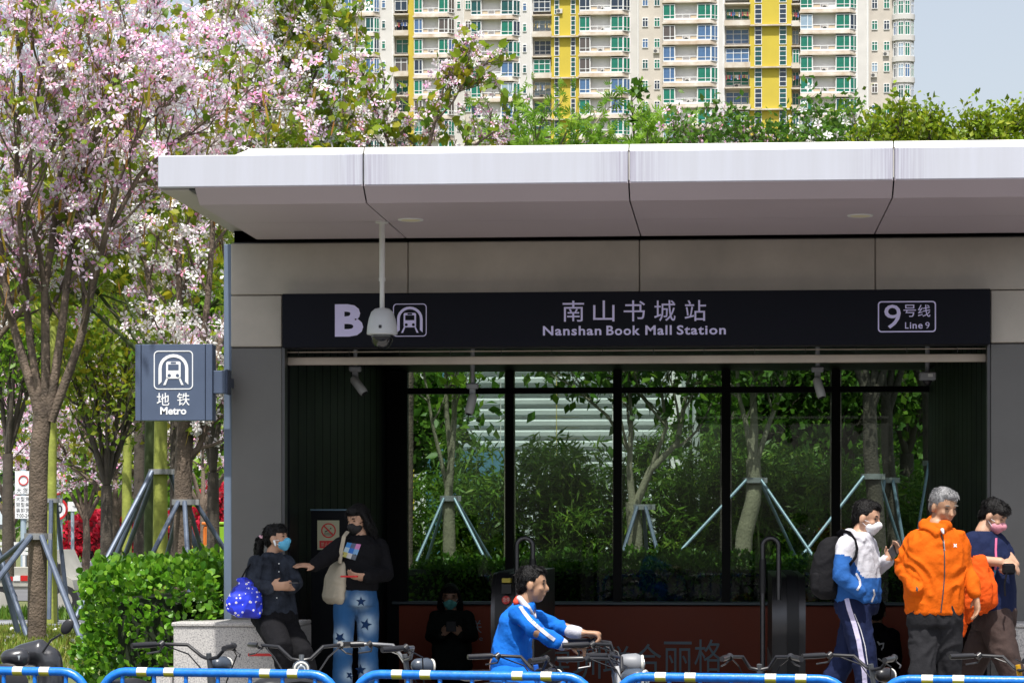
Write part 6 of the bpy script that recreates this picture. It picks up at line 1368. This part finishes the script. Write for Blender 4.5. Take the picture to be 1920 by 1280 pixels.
# ---------------------------------------------------------------- blue barrier sections
fblue = M('barrier_blue', (.003, .18, .70), .33, 0, spec=.6, var=.3, vscale=30, coat=.25, bump=.08, bscale=60); band_y = M('band_yellow', (.48, .45, .03), .5, var=.1, vscale=30); band_w = M('band_silver', (.62, .61, .56), .45)
YFL = -6.15; slope = -.75/5.0
def fy(X): return YFL+slope*(X+4.0)
def on_fence(pxx, py):
    Y = -6.5
    for _ in range(6): Y = fy(Wp(pxx, py, Y).x)
    return Wp(pxx, py, Y)
secs = [(-260, 163), (190, 632), (664, 1111), (1154, 1592), (1650, 2110)]
for i, (a, b_) in enumerate(secs):
    p0, p1 = on_fence(a, 1249+.0095*a), on_fence(b_, 1249+.0095*b_)
    zr = .77-.0; o = empty('barrier_section', ((p0.x+p1.x)/2, (p0.y+p1.y)/2, -.15), 'blue banded barrier section in front of '+['the dark scooter', 'the granite plinth', 'the riding boy', 'the brushed steel escalator end', 'the grey haired man'][i], 'barrier', 'blue barrier sections along the kerb')
    d = (p1-p0); d.z = 0; Lh = d.length; d.normalize(); zt_ = p0.z*.5+p1.z*.5-.02; rc = .13
    at = lambda s, z: Vector((p0.x+d.x*s, p0.y+d.y*s, z))
    P = [at(0, -.15), at(0, zt_-rc)]+[at(rc-rc*math.cos(R(15*k)), zt_-rc+rc*math.sin(R(15*k))) for k in range(1, 7)]+[at(Lh-rc+rc*math.sin(R(15*k)), zt_-rc+rc*math.cos(R(15*k))) for k in range(0, 6)]+[at(Lh, zt_-rc), at(Lh, -.15)]
    MB().tube(P, .0215, 16).build('frame_tube', fblue, o)
    MB().tube([at(.01, .02), at(Lh-.01, .02)], .017, 12).build('lower_rail', fblue, o)
    n = 7; bar = None
    for k in range(n):
        s = .11+(Lh-.22)*k/(n-1); MB().tube([at(s, .02), at(s, zt_-.01)], .0105, 10).build('bar', fblue, o)
    for s in (.215, .355, Lh-.36, Lh-.22):
        c = at(s, zt_); e = d*.026
        MB().tube([c-e, c+e], .0228, 16).build('reflective_band', band_y, o)
        V = []; F = []
        up = Vector((0, 0, 1)); nn = Vector((d.y, -d.x, 0))
        for q in range(9): t = R(-5+22*q); v = up*math.sin(t)*.0232+nn*math.cos(t)*.0232; V += [c-e+v, c+e+v]
        MB().add(V, [(2*q, 2*q+1, 2*q+3, 2*q+2) for q in range(8)]).build('silver_band', band_w, o)
# ---------------------------------------------------------------- bicycles and scooters behind the barrier
plas_k = M('plastic_black', (.018, .018, .021), .35); plas_g = M('plastic_grey_blue', (.05, .065, .09), .3, coat=.3); plas_w = M('plastic_white', (.6, .6, .6), .35); lens_m = M('lamp_lens', (.5, .55, .58), .12); yel_p = M('plastic_yellow', (.55, .30, .01), .4); frame_g = M('frame_grey', (.12, .13, .14), .4, .5); frame_b = M('frame_blue_paint', (.02, .12, .55), .35)
def wheel(o, c, r, side=1):
    t = MB(); n = 28; P = [(c[0]+r*math.cos(2*math.pi*k/n), c[1], c[2]+r*math.sin(2*math.pi*k/n)) for k in range(n+1)]
    w_ = MB().tube(P, .021, 8, cap=False).build('wheel', plas_k, o)
    P = [(c[0]+(r-.03)*math.cos(2*math.pi*k/n), c[1], c[2]+(r-.03)*math.sin(2*math.pi*k/n)) for k in range(n+1)]
    MB().tube(P, .012, 6, cap=False).build('rim', steel, w_)
    MB().tube([(c[0], c[1]-.04, c[2]), (c[0], c[1]+.04, c[2])], .022, 10).build('hub', steel, w_)
    for k in range(14):
        a = 2*math.pi*k/14; MB().tube([(c[0], c[1]+.02*(-1)**k, c[2]), (c[0]+(r-.035)*math.cos(a), c[1], c[2]+(r-.035)*math.sin(a))], .0022, 4).build('spoke', steel, w_)
def bicycle(lab, bar_px, bar_py, Y, heading, steer=0, frame=None, lamp=None, barw=.29, rise=.10, group=None, lever=True, fender=None, dark=True, lampr=.045, basket=False):
    """built at the origin pointing along +x, then set so that the handlebar centre stands at that place"""
    o = empty('bicycle', (0, 0, 0), lab, 'bicycle', group); fm = frame or frame_g
    wheel(o, (-.50, 0, .31), .31); 
    MB().tube([(-.50, 0, .31), (-.18, 0, .30), (-.28, 0, .78)], .019, 10).tube([(-.18, 0, .30), (.34, 0, .66)], .024, 10).tube([(-.22, 0, .58), (.36, 0, .74)], .02, 10).tube([(-.50, .05, .31), (-.24, .03, .68)], .011, 8).build('frame', fm, o)
    MB().limb([(-.42, 0, .83), (-.28, 0, .84), (-.14, 0, .82)], [.085, .065, .03], 12, flat=.35, up=(0, 0, 1)).build('saddle', plas_k, o)
    MB().tube([(-.18, -.05, .30), (-.18, .05, .30)], .05, 12).tube([(-.18, -.08, .30), (-.06, -.09, .20)], .01, 8).tube([(-.06, -.09, .2), (-.06, -.16, .2)], .02, 8).tube([(-.18, .08, .30), (-.30, .09, .40)], .01, 8).tube([(-.3, .09, .4), (-.3, .16, .4)], .02, 8).build('crank', steel_d, o)
    # steered front: pivot about the head tube
    piv = Matrix.Translation((.36, 0, 0)) @ Matrix.Rotation(R(steer), 4, 'Z') @ Matrix.Translation((-.36, 0, 0))
    front = []
    n0 = len(o.children)
    wheel(o, (.52, 0, .31), .31)
    MB().tube([(.52, .05, .31), (.40, .04, .60), (.35, 0, .72), (.31, 0, .98-rise*.2)], .014, 10).tube([(.52, -.05, .31), (.40, -.04, .60), (.35, 0, .72)], .014, 10).tube([(.36, 0, .62), (.33, 0, .84)], .022, 12).build('fork', fm, o)
    zb = 1.0; B = [(.31, 0, .93), (.32, .05, .94), (.30, barw*.45, zb), (.22, barw*.8, zb+.005), (.10, barw, zb)]
    MB().tube([(x, -y, z) for x, y, z in B[::-1]]+B[1:], .0095, 10).build('handlebar', steel if not dark else plas_k, o)
    for s in (-1, 1):
        g = MB().tube([(.19, s*barw*.86, zb+.004), (.15, s*barw*.94, zb+.002), (.06, s*barw*1.04, zb)], [.0145, .016, .0145], 12).build('grip', plas_k, o)
        MB().tube([(.205, s*barw*.82, zb-.004), (.225, s*barw*.80, zb+.01)], .018, 12).build('clamp', plas_k, g)
        if lever: MB().tube([(.225, s*barw*.80, zb-.01), (.235, s*barw*.92, zb-.035), (.18, s*barw*1.05, zb-.045)], .0045, 6).build('brake_lever', steel_d, g)
        MB().tube([(.22, s*barw*.78, zb+.0), (.34, s*barw*.55, zb-.05), (.40, s*.04, .8)], .004, 6).build('cable', plas_k, o)
    if lamp:
        l = MB().limb([(.385, 0, .90), (.43, 0, .895)], [lampr*.85, lampr], 16).build('headlight', lamp, o)
        MB().tube([(.43+lampr*.88, 0, .895), (.43+lampr*.93, 0, .895)], lampr*.45, 18).build('lens', lens_m, l)
        rr = lampr*.72; c = .43+lampr*.72; n = 18; MB().tube([(c, rr*math.cos(R(20*k)), .895+rr*math.sin(R(20*k))) for k in range(-4, 14)], lampr*.14, 8).build('light_ring', band_w, l)
    if fender:
        P = [(.52+.36*math.cos(R(a)), 0, .31+.36*math.sin(R(a))) for a in range(20, 150, 13)]; MB().tube(P, .05, 8, flat=.4, up=(0, 1, 0)).build('mudguard', fender, o)
        P = [(-.5+.36*math.cos(R(a)), 0, .31+.36*math.sin(R(a))) for a in range(30, 190, 13)]; MB().tube(P, .05, 8, flat=.4, up=(0, 1, 0)).build('mudguard', fender, o)
    if steer:
        for ch in o.children[n0:]: ch.data.transform(piv)
        for ch in o.children[n0:]:
            for g in ch.children: g.data.transform(piv)
    h = R(heading); c = Wp(bar_px, bar_py, Y); zb_ = 1.0
    q = Vector((.24*math.cos(h), .24*math.sin(h), 0)); o.rotation_euler = (0, 0, h); k_ = (1 if any(q_ in lab for q_ in ('granite', 'headlight facing', 'silver bar')) else .95) if lab.startswith('parked') else 1; o.scale = (k_, k_, k_); q = q*k_; o.location = (c.x-q.x, Y-q.y, -.15)
    return o
# heading: 0 = pointing right, -90 = pointing at the viewer
bicycle('parked bicycle with dark bars in front of the granite plinth', 375, 1234, -5.75, 62, 0, frame_g, plas_g)
bicycle('parked bicycle with round headlight facing the street', 567, 1230, -5.75, -84, 4, frame_g, plas_g, dark=True, barw=.25, lampr=.046)
bicycle('parked bicycle with silver bar bend near the star jeans', 735, 1232, -5.75, 30, 0, frame_g, plas_g, dark=False)
bicycle('parked bicycle with upright black grip in front of the riding boy', 985, 1228, -5.85, 42, 0, frame_b, plas_k, dark=True, fender=frame_b, barw=.26)
bicycle('parked electric bicycle with big grey headlight and white mudguard', 1132, 1226, -5.85, -14, -6, plas_w, plas_g, fender=plas_w, lampr=.058, barw=.2)
bicycle('parked bicycle with pale levers beside the barrier', 1425, 1252, -5.7, 92, 0, frame_g, None, dark=True, barw=.2)
bicycle('parked yellow fendered bicycle with long black grip in front of the student', 1612, 1230, -5.6, 30, 18, frame_g, plas_k, fender=yel_p, barw=.27)
bicycle('parked yellow detailed bicycle in front of the woman in pink mask', 1885, 1234, -5.6, 15, 25, yel_p, plas_k, fender=None, barw=.26)
rb = bicycle('bicycle ridden by the boy in the blue jacket', 1122, 1204, -5.3, 2, 0, frame_g, M('basket_grey', (.20, .21, .23), .5), lampr=.055, barw=.24)
# the dark scooter by the lawn
sc_o = empty('electric_scooter', Wp(50, 1400, -5.4), 'dark grey electric scooter with round mirror parked beside the lawn', 'scooter'); sc_o.location.z = -.15
def sl(mbuild, name, mat, vox=.012, par=None): return fuse(mbuild, name, mat, par or sc_o, vox, 4)
Ys = -5.4; z_ = lambda p, y, dy=0: Wp(p, y, Ys+dy)
body_g = M('scooter_graphite', (.035, .036, .042), .28, .2, coat=.5)
mb = MB(); mb.limb([z_(40, 1228), z_(75, 1222), z_(92, 1235)], [.06, .075, .06], 16); mb.limb([z_(92, 1235), z_(95, 1275), z_(92, 1330)], [.07, .075, .09], 14); sl(mb, 'front_cowl', body_g)
mb = MB(); mb.ell(z_(28, 1230, -.16), .075, .06, .045); mb.limb([z_(16, 1232, -.16), z_(38, 1232, -.16)], [.045, .055], 14); hl = sl(mb, 'handlebar_pod', body_g)
MB().add([z_(33, 1228, -.235), z_(38, 1228, -.235), z_(35.5, 1237, -.232)], [(0, 1, 2)]).build('badge', lens_m, hl)
mb = MB(); mb.limb([z_(-30, 1310), z_(20, 1330), z_(95, 1345)], [.10, .09, .07], 14); mb.limb([z_(-60, 1280), z_(-10, 1285)], [.10, .08], 14); sl(mb, 'chassis', body_g)
mb = MB(); c = z_(15, 1285, -.22); mb.lathe((0, 0, 0), [(.001, -.03), (.11, -.03), (.12, 0), (.10, .01)], 20); 
hb_o = mb.build('headlamp', plas_k, None); hb_o.parent = sc_o; hb_o.location = c-sc_o.location; hb_o.rotation_euler = (R(90), 0, 0)
mb = MB().lathe((0, 0, 0), [(.001, .012), (.07, .014), (.085, .02), (.095, .012)], 20); lo = mb.build('lamp_glass', chrome, None); lo.parent = hb_o; lo.location = (0, 0, 0)
MB().tube([z_(80, 1222, -.1), z_(95, 1200, -.12), z_(114, 1188, -.12)], .006, 8).build('mirror_stem', plas_k, sc_o)
mb = MB(); mb.ell(z_(126, 1174, -.12), .030, .012, .045, Matrix.Rotation(R(35), 3, 'Y')); mb.build('mirror', plas_k, sc_o)
MB().box(z_(52, 1258, -.2).x, z_(73, 1258, -.2).x, Ys-.21, Ys-.2, z_(0, 1262, -.2).z, z_(0, 1250, -.2).z).build('green_plate', M('plate_green', (.05, .35, .15), .5), sc_o)
for wx in (-75, 110):
    c = z_(wx, 1400); n = 24; P = [(c.x+.2*math.cos(2*math.pi*k/n), Ys, .07+.2*math.sin(2*math.pi*k/n)) for k in range(n+1)]; w_ = MB().tube(P, .05, 10, cap=False).build('wheel', plas_k, sc_o); MB().tube([(c.x, Ys-.03, .07), (c.x, Ys+.03, .07)], .13, 18).build('rim', steel, w_)

# ---------------------------------------------------------------- far street: truck, cars, traffic signs, boxes
car_w = M('car_white', (.72, .73, .74), .25, coat=.6); car_s = M('car_silver', (.42, .43, .42), .35, .4, var=.08, coat=.3); car_d = M('car_dark', (.03, .035, .05), .25, coat=.5); cgl = M('car_glass', (.02, .03, .04), .08, spec=.8); tail_r = M('tail_red', (.45, .01, .01), .3)
def car(lab, pxc, pyb, Y, yaw, L=4.4, H=1.45, Wd=1.75, mat=None, van=False, name='parked_car'):
    o = empty(name, (0, 0, 0), lab, 'car'); m = mat or car_w; x0 = -L/2
    prof = ([(x0, .35), (x0, .75), (x0+.25, .92), (x0+1.0, 1.0), (x0+1.75, H), (x0+3.1, H+.02), (x0+3.95, 1.02), (x0+L-.1, .95), (x0+L, .7), (x0+L, .35)] if not van else [(x0, .35), (x0, .9), (x0+.5, 1.1), (x0+1.0, H), (x0+L-.15, H), (x0+L, H-.3), (x0+L, .35)])
    rings = []
    for y, ins in ((-Wd/2, .10), (-Wd/2+.08, .02), (-.3, 0), (.3, 0), (Wd/2-.08, .02), (Wd/2, .10)):
        rings.append([Vector((x, y*(1 if z < 1.0 else .86), z-(ins*.5 if z > 1.2 else 0))) for x, z in prof])
    MB().loft(rings).build('body', m, o)
    gw = Wd*.43+.012
    if not van:
        for s in (-1, 1): MB().prism([(x0+1.25, 1.03), (x0+1.8, H-.08), (x0+3.0, H-.06), (x0+3.6, 1.04)], s*(gw), s*(gw+.012)).build('side_window', cgl, o)
        MB().quad((x0+1.08, -Wd*.36, 1.06), (x0+1.08, Wd*.36, 1.06), (x0+1.66, Wd*.34, H-.06), (x0+1.66, -Wd*.34, H-.06)).build('windscreen', cgl, o).location = (-.03, 0, .02)
        MB().quad((x0+3.87, -Wd*.36, 1.07), (x0+3.87, Wd*.36, 1.07), (x0+3.2, Wd*.34, H-.06), (x0+3.2, -Wd*.34, H-.06)).build('rear_window', cgl, o).location = (.05, 0, .02)
    else:
        for s in (-1, 1): MB().box(x0+1.1, x0+L-.3, s*gw, s*(gw+.012), 1.15, H-.15).build('side_window', cgl, o)
    for s in (-1, 1):
        MB().box(x0+L-.06, x0+L+.015, s*Wd*.42-.14, s*Wd*.42+.14, .72, .86, bv=.01).build('tail_light', tail_r, o); MB().box(x0-.015, x0+.06, s*Wd*.4-.15, s*Wd*.4+.15, .62, .76, bv=.01).build('headlight', lens_m, o)
        for wx in (x0+.85, x0+L-.85):
            w_ = MB().tube([(wx, s*(Wd/2-.2), .32), (wx, s*(Wd/2+.01), .32)], .32, 20).build('wheel', plas_k, o); MB().tube([(wx, s*(Wd/2+.011), .32), (wx, s*(Wd/2+.02), .32)], .2, 16).build('rim', steel, w_)
    c = Wp(pxc, pyb, Y); o.location = (c.x, Y, c.z); o.rotation_euler = (0, 0, R(yaw)); return o
car('white parked car behind the long red hedge', 150, 1009, 76, 40, mat=car_w)
car('dark van parked behind the white car near the many-stemmed tree', 182, 985, 92, 70, 4.8, 1.9, 1.85, car_d, True)
car('silver car with blue tint beyond the traffic board', 12, 1000, 80, 20, mat=M('car_ice', (.55, .62, .68), .3, coat=.5))
car('white van beyond the pink blossom by the traffic board', 14, 955, 100, 10, 5.2, 2.1, 1.9, car_w, True)
car('pale blue car beyond the red hedge near the smooth trunk', 262, 982, 95, 15, mat=M('car_sky', (.45, .58, .66), .3, coat=.5))
# small pickup truck, cab on the right
YTK = 30.0; tk = empty('pickup_truck', Wp(70, 1177, YTK), 'dusty silver pickup truck with railed load bed on the small street', 'truck'); zg = terrain(-16, 30)+.02; tk.location.z = zg
X_ = lambda p: WX(p, YTK); s_ = SC(YTK, 80); Zt = lambda y: WZ(y, YTK, 80)
dust = M('truck_silver', (.40, .39, .35), .5, .2, var=.2, vscale=2.5)
cx0, cx1 = X_(98), X_(158); zt_ = Zt(1030)
rings = []
for y, ins in ((YTK-.75, .05), (YTK-.68, 0), (YTK+.68, 0), (YTK+.75, .05)):
    rings.append([Vector((x, y, z)) for x, z in ((cx0, zg+.35), (cx0, zt_-.05), (cx0+.08, zt_-ins), (cx0+.42*(cx1-cx0), zt_-ins), (cx0+.72*(cx1-cx0), zg+(zt_-zg)*.62), (cx1-.04, zg+(zt_-zg)*.55), (cx1, zg+(zt_-zg)*.4), (cx1, zg+.35))])
MB().loft(rings).build('cab', dust, tk)
MB().prism([(cx0+.12, zg+(zt_-zg)*.62), (cx0+.12, zt_-.12), (cx0+.40*(cx1-cx0), zt_-.12), (cx0+.66*(cx1-cx0), zg+(zt_-zg)*.64)], YTK-.772, YTK-.756).build('side_window', cgl, tk)
MB().box(cx0+.55*(cx1-cx0), cx0+.55*(cx1-cx0)+.05, YTK-.95, YTK-.78, zg+(zt_-zg)*.62, zg+(zt_-zg)*.62+.22, bv=.01).build('mirror', plas_k, tk)
bx0 = X_(-40); MB().box(bx0, cx0-.05, YTK-.75, YTK+.75, zg+.5, zg+.62).build('load_bed', dust, tk); MB().box(bx0, cx0-.05, YTK-.78, YTK-.74, zg+.55, zg+.92, bv=.01).build('bed_side', dust, tk)
rl = M('rail_white', (.62, .63, .64), .5)
for z in (zg+1.25, zt_-.06, zt_+.12): MB().box(bx0, cx0-.05, YTK-.77, YTK-.73, z-.03, z+.03).build('rail', rl, tk)
for k in range(6): x = bx0+(cx0-.1-bx0)*k/5; MB().box(x, x+.05, YTK-.765, YTK-.735, zg+.9, zt_+.12).build('rail_post', rl, tk)
for k, m in enumerate((tail_r, rl, tail_r, rl, tail_r)): MB().box(X_(5)+k*.14, X_(5)+k*.14+.13, YTK-.80, YTK-.785, zg+.66, zg+.76).build('reflector', m, tk)
for wx in (X_(20), X_(138)): w_ = MB().tube([(wx, YTK-.76, zg+.29), (wx, YTK-.55, zg+.29)], .29, 20).build('wheel', plas_k, tk); MB().tube([(wx, YTK-.775, zg+.29), (wx, YTK-.762, zg+.29)], .17, 16).build('rim', dust, tk)
# traffic signs
sw_ = M('sign_plate_white', (.72, .74, .76), .5); sk_ = M('sign_black', (.02, .02, .025), .6); pole_b = M('pole_pale_blue', (.36, .45, .52), .45, .2)
YS = 33.0; S2 = SC(YS, 60)
tb = empty('traffic_board', Wp(43, 1075, YS), 'white traffic board with black characters and a red ring beside the forked trunk', 'sign')
MB().tube([Wp(44, 1075, YS+.08), Wp(44, 880, YS+.08)], .06, 12).build('post', pole_b, tb)
for i, (a, b_) in enumerate(((883, 926), (929, 972))): c0, c1 = Wp(28, b_, YS), Wp(57, a, YS); MB().box(c0.x, c1.x, YS, YS+.03, c0.z, c1.z, bv=.005).build('plate', sw_, tb)
def rings_(o, pxc, py, rpx, Y, nm='red_ring', fill=False):
    c = Wp(pxc, py, Y); r = rpx/SC(Y, pxc); f = lambda k_: [(c.x+k_*math.cos(R(15*q)), c.z+k_*math.sin(R(15*q))) for q in range(24)]
    if fill: MB().prism(f(r*.98), Y, Y+.02).build('disc', sw_, o)
    mb = MB(); ring_strip(mb, f(r), f(r*.80), Y-.012, Y-.002); mb.build(nm, red_m, o)
rings_(tb, 44, 900, 9.5, YS-.004); 
for i, ch in enumerate('大货'): text('character', ch, 31+i*12, 40+i*12, 914, 924, YS-.001, sk_, tb)
for r, row in enumerate(('大型货', '轻型柴', '装卸货')):
    for i, ch in enumerate(row): text('character', ch, 30.5+i*8.6, 37.5+i*8.6, 931+r*10.5, 939+r*10.5, YS-.001, sk_, tb)
text('lettering', '7:00-24', 31, 55, 962.5, 969.5, YS-.001, sk_, tb)
o = empty('speed_sign', Wp(112, 1075, YS+1), 'two round red rimmed traffic signs stacked on a pale pole', 'sign')
MB().tube([Wp(112, 1075, YS+1.08), Wp(112, 880, YS+1.08)], .06, 12).build('post', pole_b, o)
for y, t in ((907, '2.5m'), (954, '30')): rings_(o, 107, y, 21, YS+1, fill=True); text('numeral', t, 97, 117, y-8, y+8, YS+.998, sk_, o, bold=.02)
o = empty('arrow_sign', Wp(135, 1040, YS+8), 'small white sign with arrow near the parked white car', 'sign'); MB().tube([Wp(136, 1060, YS+8.05), Wp(136, 942, YS+8.05)], .04, 10).build('post', pole_b, o)
c0, c1 = Wp(127, 958, YS+8), Wp(144, 940, YS+8); MB().box(c0.x, c1.x, YS+8, YS+8.03, c0.z, c1.z).build('plate', sw_, o); text('arrow', '→', 136, 143, 945, 952, YS+7.99, sk_, o)
# boxes and barrier blocks by the street
def crate(name, lab, cat, a, b_, t, bt, Y, dep, mat, extra=None):
    c0, c1 = Wp(a, bt, Y), Wp(b_, t, Y); o = empty(name, ((c0.x+c1.x)/2, Y+dep/2, c0.z), lab, cat)
    MB().box(c0.x, c1.x, Y, Y+dep, c0.z, c1.z-.06, bv=.03).build('body', mat, o); MB().box(c0.x-.02, c1.x+.02, Y-.02, Y+dep+.02, c1.z-.055, c1.z, bv=.015).build('lid', mat, o)
    w_ = (c1.x-c0.x)/4
    for k in range(1, 4): MB().box(c0.x+k*w_-.015, c0.x+k*w_+.015, Y-.012, Y-.001, c0.z+.04, c1.z-.1).build('rib', mat, o)
crate('utility_box', 'lime green box standing behind the white flowering tree', 'box', 393, 428, 978, 1060, 27, .8, M('lime_green', (.22, .42, .02), .5, var=.1))
crate('barrier_block', 'orange barrier block next to the lime green box', 'barrier', 380, 395, 978, 1060, 27.3, .6, M('barrier_orange', (.62, .16, .02), .5, var=.2))
crate('barrier_block', 'orange barrier block behind the smooth yellow green trunk', 'barrier', 318, 326, 985, 1060, 28, .5, M('barrier_orange', (.62, .16, .02), .5, var=.2))
crate('grit_bin', 'yellow bin at the foot of the white flowering tree', 'bin', 355, 379, 1022, 1075, 24, .6, M('bin_yellow', (.60, .42, .02), .5, var=.1))
